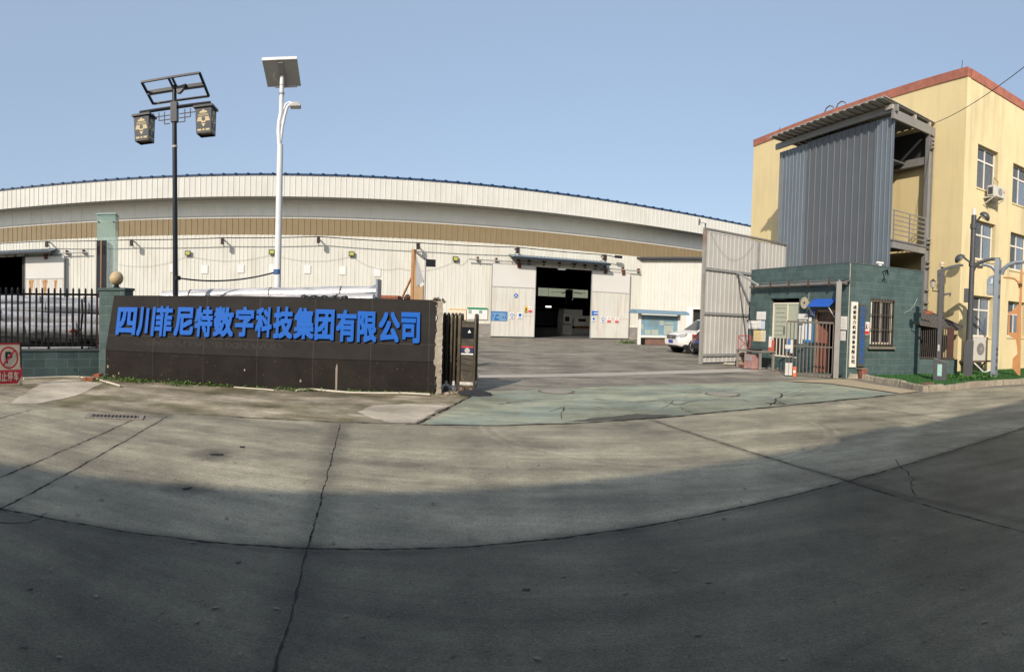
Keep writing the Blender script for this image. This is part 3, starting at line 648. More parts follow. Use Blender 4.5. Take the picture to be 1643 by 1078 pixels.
# boards and stickers
def ex_green(t, W_, H_):
    MB().box(-W_/2, W_/2, -.012, -.001, H_*.84, H_).build('heading', M('green_print', (.01,.22,.11), .5), t)
    m = MB()
    for k in range(3):
        for xx in (-.36, .16): m.box(W_*xx-.12, W_*xx+.12, -.010, -.001, H_*(.52+k*.1), H_*(.58+k*.1))
    m.build('green_entry', M('green_print', (.01,.22,.11)), t); lines_of(t, W_, H_*.55, 6, M('grey_print', (.5,.5,.47)), .1, 3)
wplate(WH, (749.5,782), 493.5, 512.5, .1, .03, 'notice_board', PAPER, 'white notice board with a green heading on the hall wall behind the gate', 'notice board', extra=ex_green)
def ex_or(t, W_, H_):
    f = MB().box(-W_/2, W_/2, -.012, -.001, H_*.92, H_); f.box(-W_/2, W_/2, -.012, -.001, 0, H_*.06); f.build('trim', M('orange_trim', (.62,.34,.08)), t)
wplate(WH, (720,748), 495.5, 513, .1, .03, 'notice_board', M('board_cream', (.74,.62,.48), .6), 'cream notice board with orange trim left of the green headed board', 'notice board', extra=ex_or)
def ex_blue(t, W_, H_): lines_of(t, W_, H_, 4, M('pale_blue_print', (.30,.42,.55)), .08, 5, .5)
wplate(WH, (788,814), 499.5, 514.5, .34, .02, 'blue_board', M('board_blue', (.035,.16,.38), .5, 0, .2, 6, dirt=((.3,.4,.5), .4, 6, (1,1,1))), 'faded blue board low on the left leaf of the main door', 'sign', extra=ex_blue)
def icon(kind, c):
    def f(t, W_, H_):
        m = MB()
        if kind == 'ring': m.disc((0,-.006,H_*.6), W_*.38, 18, 'y', W_*.22); lines_of(t, W_, H_, 1, c, .14, 2, .8, z0=H_*.1, z1=H_*.26)
        elif kind == 'dot': m.disc((0,-.006,H_*.62), W_*.34, 18); m.box(-W_*.1, W_*.1, -.009, -.006, H_*.3, H_*.62); lines_of(t, W_, H_, 1, c, .14, 4, .8, z0=H_*.1, z1=H_*.24)
        elif kind == 'tri': m.add([(-W_*.34,-.006,H_*.38),(W_*.34,-.006,H_*.38),(0,-.006,H_*.88)], [(0,1,2)]); m.box(-W_*.34, W_*.34, -.006, -.001, H_*.1, H_*.26)
        elif kind == 'bar': m.box(-W_*.46, W_*.46, -.006, -.001, H_*.06, H_*.38); m.disc((0,-.006,H_*.68), W_*.26, 16, 'y', W_*.18)
        elif kind == 'bands': m.box(-W_*.5, -W_*.2, -.006, -.001, H_*.05, H_*.95); m.box(-W_*.2, W_*.46, -.006, -.001, H_*.60, H_*.9); m.box(-W_*.2, W_*.46, -.006, -.001, H_*.1, H_*.42)
        elif kind == 'arrow': m.disc((0,-.006,H_*.5), W_*.5, 20)
        OPEN.add('symbol'); m.build('symbol', c, t)
        if kind == 'arrow': MB().box(-W_*.12, W_*.12, -.012, -.007, H_*.25, H_*.7).build('mark', PAPER, t)
    return f
YEL = M('yellow_sign', (.68,.47,.10), .6)
for px, y0, y1, mt, ic, lab in (((824.5,831), 470.5, 477.5, PAPER, icon('arrow', BLUEP), 'round blue sticker at mid height on the left door leaf'),
    ((817.5,825), 501.5, 511.5, PAPER, icon('ring', BLUEP), 'white safety sign with a blue ring beside the faded blue board'),
    ((830.5,838), 501.5, 511.5, PAPER, icon('dot', BLUEP), 'white safety sign with a solid blue symbol below the yellow warning sign'),
    ((841.3,846.8), 491.5, 501.5, YEL, icon('tri', INK), 'yellow warning triangle sign near the opening on the left leaf'),
    ((847.6,854), 491.5, 501.5, PAPER, icon('bar', REDP), 'red barred white sign right beside the yellow warning triangle'),
    ((949.5,960), 498, 506.5, PAPER, icon('bands', BLUEP), 'blue and white banded sign at the inner edge of the right leaf'),
    ((949.5,955.5), 508.5, 516, PAPER, icon('dot', BLUEP), 'white sign with a blue symbol just under the banded sign'),
    ((964,971), 508, 517, PAPER, icon('ring', BLUEP), 'white sign with a blue ring on the right leaf between blue and red signs'),
    ((974,980.5), 508.5, 517.5, PAPER, icon('bar', REDP), 'left one of the two red prohibition signs on the right leaf'),
    ((986.5,993), 509, 518, PAPER, icon('bar', REDP), 'right one of the two red prohibition signs on the right leaf')):
    wplate(WH, px, y0, y1, .345, .012, 'safety_sign', mt, lab, 'safety sign', 'safety signs on the main doors', extra=ic)

# machines in the hall
pu, _ = WH.uv(905,530); 
def inside(px, py, dep): p = ONP(px, py, WH.o+WH.Y*dep, WH.Y); return WH.loc(p)
MW = M('machine_white', (.75,.76,.70), .45, 0, .08, 3); MD = M('machine_dark', (.03,.032,.035), .5, 0, .2, 3)
pA = inside(905,540,8.5); pB = inside(949,540,8.5)
t = fthing('press_brake', 'big pale press machine with a brown beam just inside the main door', 'machine', WH, pA.x, 8.5, 0)
Lm = 7.0; hz = lambda y: inside(920, y, 8.5).z
m = MB().box(1.0, Lm, -.05, .6, hz(523), hz(506)); m.build('ram', MW, t, bevel=.02)
MB().box(.9, Lm, -.12, .5, .0, hz(527)).build('bed', M('machine_grey', (.45,.47,.46), .5), t, bevel=.02)
MB().box(1.05, Lm, -.14, -.06, hz(527)+.01, hz(524)-.01).build('tool_beam', M('machine_brown', (.30,.14,.03), .5), t)
m = MB().prism([(-.1,0),(.85,0),(.85,hz(512)),(1.9,hz(506)+.02),(1.9,hz(496.5)),(.0,hz(496.5)),(-.1,hz(512))], .1, 1.4); m.build('side_frame', MW, t)
MB().box(-.35, .45, -.5, .05, hz(519), hz(505)).build('control_cabinet', MW, t, bevel=.02)
MB().box(-.2, .25, -.515, -.5, hz(516), hz(508)).build('screen', MD, t)
MB().box(1.4, 2.2, -.062, -.05, hz(515.5), hz(511)).build('display', INK, t)
MB().box(4.3, 5.0, -.062, -.05, hz(515.5), hz(511)).build('display', INK, t)
p = inside(882,538,12)
t = fthing('work_rack', 'dim dark rack of steel parts inside the main door left of the press', 'rack', WH, p.x, 12, 0)
m = MB()
for xx in (-1.9, 1.6):
    for yy in (0, 1.4): m.beam((xx,yy,0),(xx,yy,2.6), .12)
for zz in (.9, 2.5): m.beam((-1.9,0,zz),(1.6,0,zz), .1); m.beam((-1.9,1.4,zz),(1.6,1.4,zz), .1)
m.build('frame', M('rack_grey', (.10,.10,.10), .5), t)
MB().box(-1.2, 1.2, .2, 1.2, .96, 2.2).build('crate', MD, t, bevel=.03)
p = inside(913,470,14)
t = fthing('ceiling_fan', 'dark hanging hoist with spread blades against the pale rear strip', 'hoist', WH, p.x, 14, p.z)
m = MB().tube([(0,0,0),(0,0,10.2-p.z)], .06, 8); m.build('rod', MD, t)
MB().box(-.3, .3, -.3, .3, -1.2, .35).build('motor', MD, t, bevel=.03)
m = MB()
for k in range(5): a = k*2*pi/5+.3; m.beam((cos(a)*.2,sin(a)*.2,.1),(cos(a)*1.9,sin(a)*1.9,.0), .22, .03)
m.build('blade', MD, t)
LMP = emit_mat('work_lamp_glow', (1,.97,.85), 2.2)
for x, y, d_, lab in ((916.5,479.5,14,'small lit work lamp hanging under the hoist in the hall'), (880,492,26,'small lit lamp deep in the hall left of the hoist'), (901.5,432,18,'square lit ceiling lamp near the top of the main doorway')):
    p = inside(x, y, d_); t = fthing('work_lamp', lab, 'lamp', WH, p.x, d_, p.z, 'small lamps lit inside the hall')
    if d_ == 26: MB().box(-.35,.35,-.05,.05,-.08,.08).build('glow', LMP, t); MB().box(-.4,.4,.06,.2,-.12,.12).build('housing', MD, t)
    elif d_ == 14: MB().lathe([(.03,-.18),(.15,-.12),(.15,.08),(.03,.14)], n=10).build('glow', LMP, t); MB().lathe([(.1,.13),(.05,.3)], n=8).build('housing', MD, t)
    else: MB().box(-.35,.35,-.3,.3,-.06,.06).build('glow', emit_mat('dim_glow', (.6,.62,.6), .35), t); MB().box(-.4,.4,-.35,.35,.07,.3).build('housing', MD, t)
    MB().tube([(0,.1,.2),(0,.1,10.2-p.z)], .015, 5).build('cord', MD, t)

# ================================================================== SIGN WALL
SA, SB = G(169,607), G(697,632)
SF = Frame.between(SA, SB); SL = (SB-SA).length
zt_, zl_ = 1.88, SF.uv(430,573,-.0)[1]
LEAN = .26
TILE = brick_mat('sign_tile', (.0255,.0235,.0215), (.0295,.027,.0245), (.075,.066,.058), 1.16, .98, .0045, .7, .12, 0.0, .2, .08)
TILE2 = brick_mat('sign_tile_low', (.022,.019,.017), (.027,.023,.020), (.055,.048,.042), 1.16, .9, .005, .7, .15, 0.0, .3, .08, (.22,.19,.14))
sg = thing('sign_wall', 'long dark tiled wall carrying big blue raised letters', 'sign wall', SF.o, SF.rot)
o = MB().add([(0.0,0,0),(SL,0,0),(SL,0,zl_),(0,0,zl_),(0,.5,0),(SL,.5,0),(SL,.5,zl_),(0,.5,zl_)], [(0,1,2,3),(5,4,7,6),(4,0,3,7),(1,5,6,2),(3,2,6,7)]).build('base_course', TILE2, sg)
yb = -.012
up = MB().add([(.0,yb,zl_+.004),(SL,yb,zl_+.004),(SL,LEAN,zt_),(.07,LEAN,zt_),(.0,.52,zl_+.004),(SL,.52,zl_+.004),(SL,.55,zt_),(.07,.55,zt_)], [(0,1,2,3),(5,4,7,6),(4,0,3,7),(1,5,6,2),(3,2,6,7),(0,4,5,1)]).build('sloping_panel', TILE, sg)
tl = Vector((0, LEAN-yb, zt_-zl_)); SLN = tl.length; tl.normalize()
nrmL = SF.X*0 + (SF.Y*(-tl.z) + Vector((0,0,tl.y)))          # outward normal of the slope
P0 = SF.P(0, yb, zl_)
def on_slope(x, y):
    p = ONP(x, y, P0, nrmL)-P0; return p.dot(SF.X), p.dot(SF.Y*tl.y+Vector((0,0,tl.z)))
def slope_mat(u, s, off=.0):   # letters' own plane -> sign wall axes
    ax, ay = Vector((1,0,0)), Vector((0, tl.z, -tl.y))
    mt = Matrix(((1,0,0),(0,tl.z,tl.y),(0,-tl.y,tl.z))).to_4x4()
    p = Vector((u, yb, zl_))+tl*s - ay*off
    return Matrix.Translation(p) @ mt
LETB = M('letter_blue', (.012,.105,.43), .6, 0, .05, 2, spec=.15)
boxes = [(189,220,493.7,538),(222,249.5,493,540),(250.5,277.5,492,540.3),(281.5,311.8,493.7,540),(314,342,492.3,541.3),(344,376,493,541.3),(378.5,408,493,541),(411,437,493.5,542),(439.5,470.5,493,544),(472.3,504.5,494.7,545),(506,536.5,497.3,546.6),(539.8,572,498,549),(573.5,604.5,500.3,550),(607.7,641.5,501.3,550),(643.5,673.5,501.9,551.2)]
for ch, (x0, x1, y0, y1) in zip('四川菲尼特数字科技集团有限公司', boxes):
    xm, ym = (x0+x1)/2, (y0+y1)/2
    ua, ub = on_slope(x0, ym)[0], on_slope(x1, ym)[0]; s1 = on_slope(xm, y0)[1]; s0 = on_slope(xm, y1)[1]
    t = text_mb(ch, ub-ua, s1-s0,   .05, .036); t.xf(slope_mat(ua, s0, .03)); t.build('raised_letter', LETB, sg)
u0_, s0_ = on_slope(214, 553); u1_, s1_ = on_slope(452, 541)
t = text_mb('CHENGDU PIAOSUXIN WUD', u1_-u0_, .125, .005, 0, outline=.012); t.xf(slope_mat(u0_, s0_-.0, .003)); t.build('ghost_lettering', M('ghost_grey', (.085,.075,.066), .7, 0, .4, 9), sg)
PLM = ground_mat('rough_plaster', (.19,.165,.125), (.42,.37,.295), 0, streak=(3,3,1), grain=.3, bump=1.0)
pe = MB(); rows = 34; k = len(pe.v)
for i in range(rows+1):
    z = i/rows*(zt_-.02); yy = -.02 if z < zl_ else -.02+LEAN*(z-zl_)/(zt_-zl_)
    lx = SL+.0+random.uniform(-.03,.02)+(.03 if z < .6 else -.03*sin(z*3)); rx = SL+.135+random.uniform(-.012,.012)
    pe.v += [Vector((lx,yy,z)), Vector((rx,yy+random.uniform(-.01,.01),z)), Vector((rx,yy+.35,z)), Vector((lx,yy+.35,z))]
for i in range(rows):
    for j in range(4): pe.f.append((k+i*4+j, k+i*4+(j+1)%4, k+(i+1)*4+(j+1)%4, k+(i+1)*4+j))
pe.f.append((k+3,k+2,k+1,k)); pe.f.append(tuple(k+rows*4+j for j in range(4))); pe.build('plaster_edge', PLM, sg)
m = MB()
for i in range(16):
    a = Vector((SL-.05+random.uniform(0,.22), LEAN+random.uniform(-.02,.25), zt_-.02+random.uniform(-.06,.05))); m.lathe([(.01,-.03),(random.uniform(.03,.06),0),(.01,.035)], a, 6)
m.build('broken_mortar', M('mortar_dark', (.13,.105,.075), .95, 0, .6, 12, 1, 60), sg)
m = MB()
for x, z in ((SL*.0+.06,.25),(.2,.05),(.34,.12),(SL*.62,.16),(SL*.455,.34)): s_ = random.uniform(.25,.55); m.prism([(x-.05*s_,z),(x+.03*s_,z-.03*s_),(x+.055*s_,z+.05*s_),(x+.02*s_,z+.15*s_),(x-.03*s_,z+.12*s_)], -.004, .01)
m.build('chipped_spot', PLM, sg)
m = MB(); u, z = SF.uv(540,583); m.prism([(u-.012,.02),(u+.02,.02),(u+.024,z-.06),(u+.006,z),(u-.018,z-.1)], -.006, .01); m.build('chipped_joint', PLM, sg)
tp = MB(); u0_, u1_ = SF.uv(483,473,-.3)[0], SF.uv(557,476,-.3)[0]
n = 26; pts = [(u0_+(u1_-u0_)*i/n, LEAN+.02+random.uniform(-.02,.02), zt_+.03+.025*sin(i*1.1)*random.uniform(.4,1)) for i in range(n+1)]
k = len(tp.v)
for (x, y, z) in pts: tp.v += [Vector((x,y-.03,z-.06)), Vector((x,y,z)), Vector((x,y+.2,z+.01)), Vector((x,y+.3,zt_))]
for i in range(n):
    for j in range(3): tp.f.append((k+i*4+j, k+i*4+4+j, k+i*4+5+j, k+i*4+1+j))
OPEN.add('black_tarp'); o = tp.build('black_tarp', M('tarp_black', (.015,.014,.013), .55), None, loc=SF.o, rot=SF.rot); tag(o, 'crumpled strip of black sheeting lying on top of the dark sign wall', 'tarp')

# weeds and scraps at the foot of the wall
ws = []
for i in range(130):
    u = random.uniform(-.1, SL*.99); ws.append((*SF.P(u, -random.uniform(.02,.16), 0)[:2], 0, random.choice((2,3,5,9)), .07, .04))
for px in ((262,612),(280,618),(300,617),(313,614),(380,619),(392,618),(340,618),(205,612),(225,614),(163,610),(150,612)):
    p = G(*px); ws.append((p.x, p.y, 0, 48, .14, .08))
weeds('weeds', 'low green weeds along the foot of the dark sign wall', ws, WEED, .055)
u = SF.uv(563,620)[0]
def sprig(px, n, h, lab):
    p = G(*px); t = thing('weed_plant', lab, 'weed', p); m = MB(); l = MB()
    for i in range(n):
        a = random.uniform(0, 2*pi); q = Vector((cos(a)*h*.45, sin(a)*h*.25, h*random.uniform(.6,1))); m.tube([(0,0,0), q*.5+Vector((0,0,.03)), q], .004, 4)
        for k in range(9):
            s = q*random.uniform(.3,1); b = random.uniform(0, 2*pi); d = Vector((cos(b),sin(b),random.uniform(-.2,.5)))*.045; e = Vector((-sin(b),cos(b),0))*.016
            l.add([s, s+d*.5+e, s+d, s+d*.5-e], [(0,1,2,3)])
    m.build('stem', WEED, t); OPEN.add('leaves'); l.build('leaves', M('weed_leaf2', (.06,.10,.035), .7, 0, .4, 9), t)
sprig((521,624), 6, .28, 'greyish sprig of weed by the pale strip left of the cracked joint'); sprig((562,627), 5, .26, 'small dark weed at the middle right foot of the sign wall'); sprig((119,603), 5, .22, 'leafy weed growing at the foot of the green block fence')
HOSE = M('pale_strip', (.52,.47,.38), .7, 0, .15, 5)
def strip(lab, pxs, r, flat=.5):
    p = [G(*q) for q in pxs]; o0 = p[0]
    t = MB().tube([(q-o0)*1+Vector((0,0,r*.8+random.uniform(0,.012))) for q in p], r, 7); o = t.build('pale_strip', HOSE, None, loc=o0, smooth=50); tag(o, lab, 'strip')
strip('long pale plastic strip lying along the right half of the sign wall', [(475,628),(500,626),(530,629),(560,631),(600,632),(650,633),(690,635)], .020)
strip('thin pale strip lying near the middle of the sign wall', [(375,622),(400,624),(425,626),(440,628)], .014)
strip('pale pipe lying from the green fence past the two bricks', [(38,609),(80,607),(120,606),(150,608),(172,615),(193,621)], .021)
BRK = M('brick_red', (.28,.085,.05), .85, 0, .25, 12, .6, 50)
for i, (px, rot, z, lab) in enumerate(((((143,611)), .2, 0, 'left of the two loose red bricks by the corner of the sign wall'), ((158,607), -.3, .03, 'right of the two loose red bricks, tilted against the sign wall corner'))):
    p = G(*px); o = MB().box(-.13,.13,-.06,.06,0,.075).build('brick', BRK, None, loc=(p.x,p.y,z+.0), rot=rot, bevel=.006); tag(o, lab, 'brick', 'two loose red bricks')
    if z: o.rotation_euler = (.25,-.15,rot)
# drain grate
gp = gb((134,671),(219,674),(233,667),(152,663)); c0 = sum(gp, Vector())/4; gx = (gp[1]-gp[0]).normalized()
gt = thing('drain_grate', 'iron drain grate sunk at the road edge before the sign wall', 'drain', c0, atan2(gx.y, gx.x))
GL, GW = (gp[1]-gp[0]).length, (gp[2]-gp[1]).length*.8
MB().box(-GL/2,GL/2,-GW/2,GW/2,-.003,.001).build('pit', BLACKP, gt)
m = MB()
for i in range(13): x = -GL/2+.05+i*(GL-.1)/12; m.box(x-.013,x+.013,-GW/2+.03,GW/2-.03,.001,.012)
m.build('grate_bar', M('grate_iron', (.15,.13,.10), .8, 0, .4, 12), gt)
m = MB(); m.box(-GL/2-.04,GL/2+.04,-GW/2-.03,-GW/2+.03,.0,.013); m.box(-GL/2-.04,GL/2+.04,GW/2-.03,GW/2+.03,.0,.013); m.box(-GL/2-.04,-GL/2+.03,-GW/2+.031,GW/2-.031,.0,.0125); m.box(GL/2-.03,GL/2+.04,-GW/2+.031,GW/2-.031,.0,.0125); m.build('grate_frame', M('grate_iron2', (.24,.21,.17), .8, 0, .3, 10), gt)
# manholes in the apron
for (x0, x1, y), lab, off in (((864,921,628),'worn manhole cover in the green apron near the folding gate',0),((1132,1186,632.5),'worn manhole cover in the green apron nearer the gatehouse',0)):
    a, b = G(x0,y), G(x1,y); c = (a+b)/2; r = (b-a).length/2
    t = thing('manhole_cover', lab, 'manhole', (c.x, c.y, .0), 0, 'manhole covers in the apron'); MB().lathe([(r*.88,0),(r*.88,.012),(r*.8,.014)], n=32).build('lid', ground_mat('manhole_lid', (.22,.20,.165), (.33,.30,.25), 0, streak=(1,1,1), grain=.2), t)
    m = MB(); k = 40
    for rr0, rr1, z in ((r*.90, r*1.02, .006),): m.disc((0,0,z), rr1, k, 'z', rr0)
    OPEN.add('rim'); m.build('rim', M('manhole_rim', (.12,.105,.085), .9, 0, .3, 8), t)

# ================================================================== FENCE, PILLAR, PARKING BOARD
FA, FB = G(0,604.5), G(160,603); d_ = (FB-FA).normalized(); FA = FA-d_*2.6
FF = Frame.between(FA, FB); FL = (FB-FA).length
zw = FF.uv(90,563)[1]; zr0 = FF.uv(90,555)[1]; zr1 = FF.uv(90,472)[1]; zs_ = FF.uv(90,463)[1]
fw = thing('fence_wall', 'low green block wall under the black iron fence', 'wall', FF.o, FF.rot)
MB().box(-4, FL-.03, 0, .22, -.02, zw).build('block_wall', GREENW, fw)
MB().box(-4, FL-.03, -.02, .24, zw+.001, zw+.03).build('coping', M('coping_green', (.10,.12,.11), .8, 0, .2, 5), fw)
fe = thing('iron_fence', 'black iron fence of spear topped bars on the green wall', 'fence', FF.P(0,.1,0), FF.rot)
m = MB()
for z, h in ((zr1,.05),(zr0,.05)): m.box(-4, FL-.04, -.02, .02, z-h/2, z+h/2)
m.build('rail', BLACKP, fe)
up_ = [FF.uv(x, 500)[0] for x in (10,19.5,29,38.5,48.3,58.7,68.3,78.3,88,97.6,108,118,127.5,138,148)]
stp = (up_[-1]-up_[0])/14; bars = []
u = up_[0]-10*stp
for k in range(10): bars.append(u+k*stp)
bars += up_
for i, u in enumerate(bars):
    b = MB(); b.box(u-.023, u+.023, -.05, -.0205, zr0-.02, zr1+.06); b.lathe([(.015,zr1+.055),(.034,zr1+.085),(.016,zr1+.10),(.030,zr1+.115),(.002,zs_+.03)], (u,-.03,0), 8); b.build('spear_bar', BLACKP, fe)
for x in (0.0, FF.uv(79,555)[0]): MB().box(x-.025,x+.025,-.019,.03,zw+.03,zr0-.026).build('fence_foot', BLACKP, fe)
MB().box(FL-.075,FL-.035,-.03,.03,zw+.03,zr1+.03).build('end_post', M('end_post', (.055,.02,.015), .7, 0, .4, 9), fe)
PF = Frame(G(160,603), SF.rot+.05)
pl = thing('gate_pillar', 'green block pillar at the left end of the sign wall', 'pillar', PF.o, PF.rot)
pw = .62
MB().box(-.02, pw, -.02, .5, 0, 2.0).build('shaft', GREENW, pl); MB().box(-.05, pw+.03, -.05, .53, 2.002, 2.06).build('cap', M('pillar_cap', (.055,.085,.078), .8, 0, .2, 5), pl)
pc = AT(187,447,hypot(PF.P(.35,.25).x, PF.P(.35,.25).y)); 
gl = thing('globe_lamp', 'round cream globe lamp on top of the green pillar', 'lamp', (pc.x, pc.y, 2.06))
rr = .165; MB().lathe([(.09,0),(.09,.02),(.06,.05),(.06,.10)], n=14).build('lamp_base', DARKM, gl)
MB().lathe([(.05,.085)]+[(max(.003, rr*cos(t)), .085+rr+rr*sin(t)-.02) for t in [(-80+i*10)*pi/180 for i in range(18)]], n=24).build('globe', M('globe_cream', (.46,.34,.19), .55, 0, .2, 3, stretch=(1,1,3)), gl, smooth=60)
# no-parking board
NB = G(36,617); na = AT(0,617,hypot(NB.x,NB.y)); NA = G(-14,619)
NF = Frame.between(NA, NB); nl = (NB-NA).length
ps = thing('parking_board', 'leaning red and cream no parking board on the verge', 'sign', NF.o, NF.rot)
zh = NF.uv(20,550.5)[1]; tilt = Matrix.Rotation(-.10, 4, 'X')
zred = NF.uv(20,593.5)[1]
MB().box(0,nl,0,.03,.02,zh).xf(tilt).build('board', M('board_cream2', (.66,.55,.40), .6, 0, .06, 5), ps)
MB().box(.0,nl,-.003,.0,.03,zred).xf(tilt).build('red_panel', M('red_board', (.50,.03,.045), .55, 0, .08, 4), ps)
m = MB(); m.box(nl-.035,nl,-.003,0,zred,zh); m.box(0,nl-.035,-.003,0,zh-.03,zh); m.xf(tilt).build('red_border', M('red_board', ()), ps)
cu = NF.uv(15.5,574)[0]; cz_ = NF.uv(15.5,574)[1]; R = .205
m = MB(); k = 36
for j in range(k):
    t0, t1 = 2*pi*j/k, 2*pi*(j+1)/k
    m.quad((cu+R*cos(t0),-.008,cz_+R*1.12*sin(t0)),(cu+R*cos(t1),-.008,cz_+R*1.12*sin(t1)),(cu+R*.83*cos(t1),-.008,cz_+R*.95*sin(t1)),(cu+R*.83*cos(t0),-.008,cz_+R*.95*sin(t0)))
m.beam((cu-R*.62,-.008,cz_-R*.72),(cu+R*.62,-.008,cz_+R*.72), .035, .004, (0,1,0)); OPEN.add('red_ring'); m.xf(tilt).build('red_ring', M('red_board', ()), ps)
t = text_mb('P', R*.75, R*1.15, .003, .03); shift(t, cu-R*.36, -.004, cz_-R*.55).xf(tilt).build('letter', INK, ps)
for i, ch in enumerate('禁止停车'):
    xa = NF.uv((-7,3,13,22.5)[i], 602)[0]; xb = NF.uv((2.3,11.5,20.8,30)[i], 602)[0]; zz0, zz1 = NF.uv(16,611)[1], NF.uv(16,596.5)[1]
    t = text_mb(ch, xb-xa, zz1-zz0, .003, .02); shift(t, xa, -.006, zz0).xf(tilt).build('letter', M('cream_print', (.66,.56,.42), .6), ps)
m = MB().prism([(nl-.11,.02),(nl,.02),(nl,.17),(nl-.05,.12)], -.007, -.0035).xf(tilt); m.build('torn_corner', M('torn_paper', (.5,.44,.34), .8), ps)
m = MB(); m.beam((nl-.02,.035,.0),(nl-.02,-.02+zh*.1,zh), .03); m.beam((nl-.02,.1,zh*.8),(nl-.02,.45,0), .03); m.build('prop_leg', DARKM, ps)

# wrapped steel behind the fence
WRAP = M('silver_wrap', (.36,.37,.39), .35, .2, .4, 4.5, .6, 14, stretch=(.14,2,2), tint=(.58,.57,.56), dirt=((.10,.11,.13), .9, 2.6, (.22,3,3)))
def wrapped_pole(lab, a, b, r, grp, squash=1.0, flange=False, seed=0):
    rnd = random.Random(seed); a, b = Vector(a), Vector(b); n = 60; L_ = (b-a).length
    t = thing('wrapped_pole', lab, 'wrapped pole', a, atan2(b.y-a.y, b.x-a.x), grp); m = MB(); k = 14
    slope = (b.z-a.z)/L_
    for i in range(n+1):
        x = L_*i/n; rad = r*(1+.04*sin(i*.35+seed)+.03*sin(i*.83+seed*2)); ph = .12*sin(i*.21+seed)
        for j in range(k):
            an = 2*pi*j/k+ph; q = rad*(1+.05*sin(j*2.3+i*.17+seed)+rnd.uniform(-.022,.022)); m.v.append(Vector((x, q*cos(an), slope*x+q*squash*sin(an))))
    for i in range(n):
        for j in range(k): m.f.append((i*k+j, i*k+(j+1)%k, (i+1)*k+(j+1)%k, (i+1)*k+j))
    m.f.append(tuple(range(k))[::-1]); m.f.append(tuple(n*k+j for j in range(k)))
    m.build('wrapping', WRAP, t, smooth=55)
    s = MB()
    for q in range(3): x = L_*(.2+.3*q)+rnd.uniform(-.3,.3); s.lathe([(r*1.1,-.012),(r*1.1,.012)], (x,0,slope*x), 14, 'x')
    OPEN.add('tie_band'); s.build('tie_band', M('band_dark', (.05,.05,.06), .6), t)
    if flange:
        f = MB(); f.box(L_, L_+.04, -r*1.5, r*1.5, slope*L_-r*1.6, slope*L_+r*1.9)
        for an in (.3, 1.2, 2.1, 3.0): f.prism([(L_-.28, r*cos(an)*.1+slope*L_+r*.6*sin(an)),(L_, slope*L_+r*1.5*sin(an)),(L_, slope*L_+r*.4*sin(an))], r*cos(an)-.012, r*cos(an)+.012)
        f.build('flange_plate', M('flange_steel', (.20,.24,.30), .45, .3, .2, 6), t)
    return t
D0 = 2.6; z_of = lambda y, D: AT(80, y, D).z
WX = Vector((cos(.75), sin(.75), 0)); 
def pole_px(lab, y0, y1, D, r, seed, x0=-60, x1=170, sq=1.0):
    a, b = AT(x0, y0, D), AT(x1, y1, D); wrapped_pole(lab, a, b, r, 'wrapped poles stacked behind the iron fence', sq, seed=seed)
pole_px('topmost silver wrapped pole behind the iron fence', 482, 487, 15.6, .15, 1)
pole_px('second silver wrapped pole from the top behind the iron fence', 497, 494, 15.1, .13, 2)
pole_px('thick silver wrapped pole in the middle of the stack behind the fence', 507, 516, 14.9, .17, 3)
pole_px('bright silver wrapped pole low behind the iron fence', 526, 532, 14.7, .19, 4)
pole_px('grey blue wrapped pole under the bright one behind the fence', 541, 543, 14.95, .12, 6)
pole_px('lowest whitish pole behind the fence, seen under its bottom rail', 560, 558.5, 14.7, .08, 5)
p = AT(55,540,16.4); o = MB().prism([(-3.2,0),(3.2,0),(3.1,AT(55,496,16.4).z),(1,AT(55,490,16.4).z),(-1.2,AT(55,492,16.4).z),(-3.1,AT(55,488,16.4).z)], 0, .8).build('shade_backing', M('tarp_black', (.015,.014,.013), .55), None, loc=(p.x,p.y,0), rot=.75, bevel=.05); tag(o, 'dark backing added behind the wrapped poles to colour their gaps as shade', 'heap')  # added dark block, its colour stands in for shade between the poles
for i, x in enumerate((-30, 60, 140)):
    p = AT(x, 545, 15.15); o = MB().box(-.15,.15,-.5,.5,0,z_of(549,15.1)).build('timber_block', M('timber_dark', (.05,.04,.035), .85), None, loc=(p.x,p.y,0), rot=.75); tag(o, ('leftmost dark timber block under the wrapped poles', 'middle dark timber block under the wrapped poles', 'right dark timber block under the wrapped poles')[i], 'timber')
p = AT(118,533,14.3); o = MB().prism([(-.13,0),(.0,.11),(.16,-.03)], 0, .02).build('red_rag', M('red_rag', (.30,.05,.015), .8), None, loc=p, rot=.75); tag(o, 'small dark red scrap caught on the wrapped poles behind the fence', 'rag')
p = AT(131,530,14.2)
t = thing('hanging_strap', 'dark strap hanging over the wrapped poles near the pillar', 'strap', p)
MB().tube([(0,0,.75),(.02,0,.4),(-.02,0,0),(.03,0,-.5),(.0,0,-.7)], [.03,.035,.02,.03,.01], 6).build('webbing', M('strap_dark', (.03,.03,.02), .8), t); MB().tube([(0,0,.05),(-.2,0,-.1)], .02, 6).build('knot', M('strap_dark', ()), t)
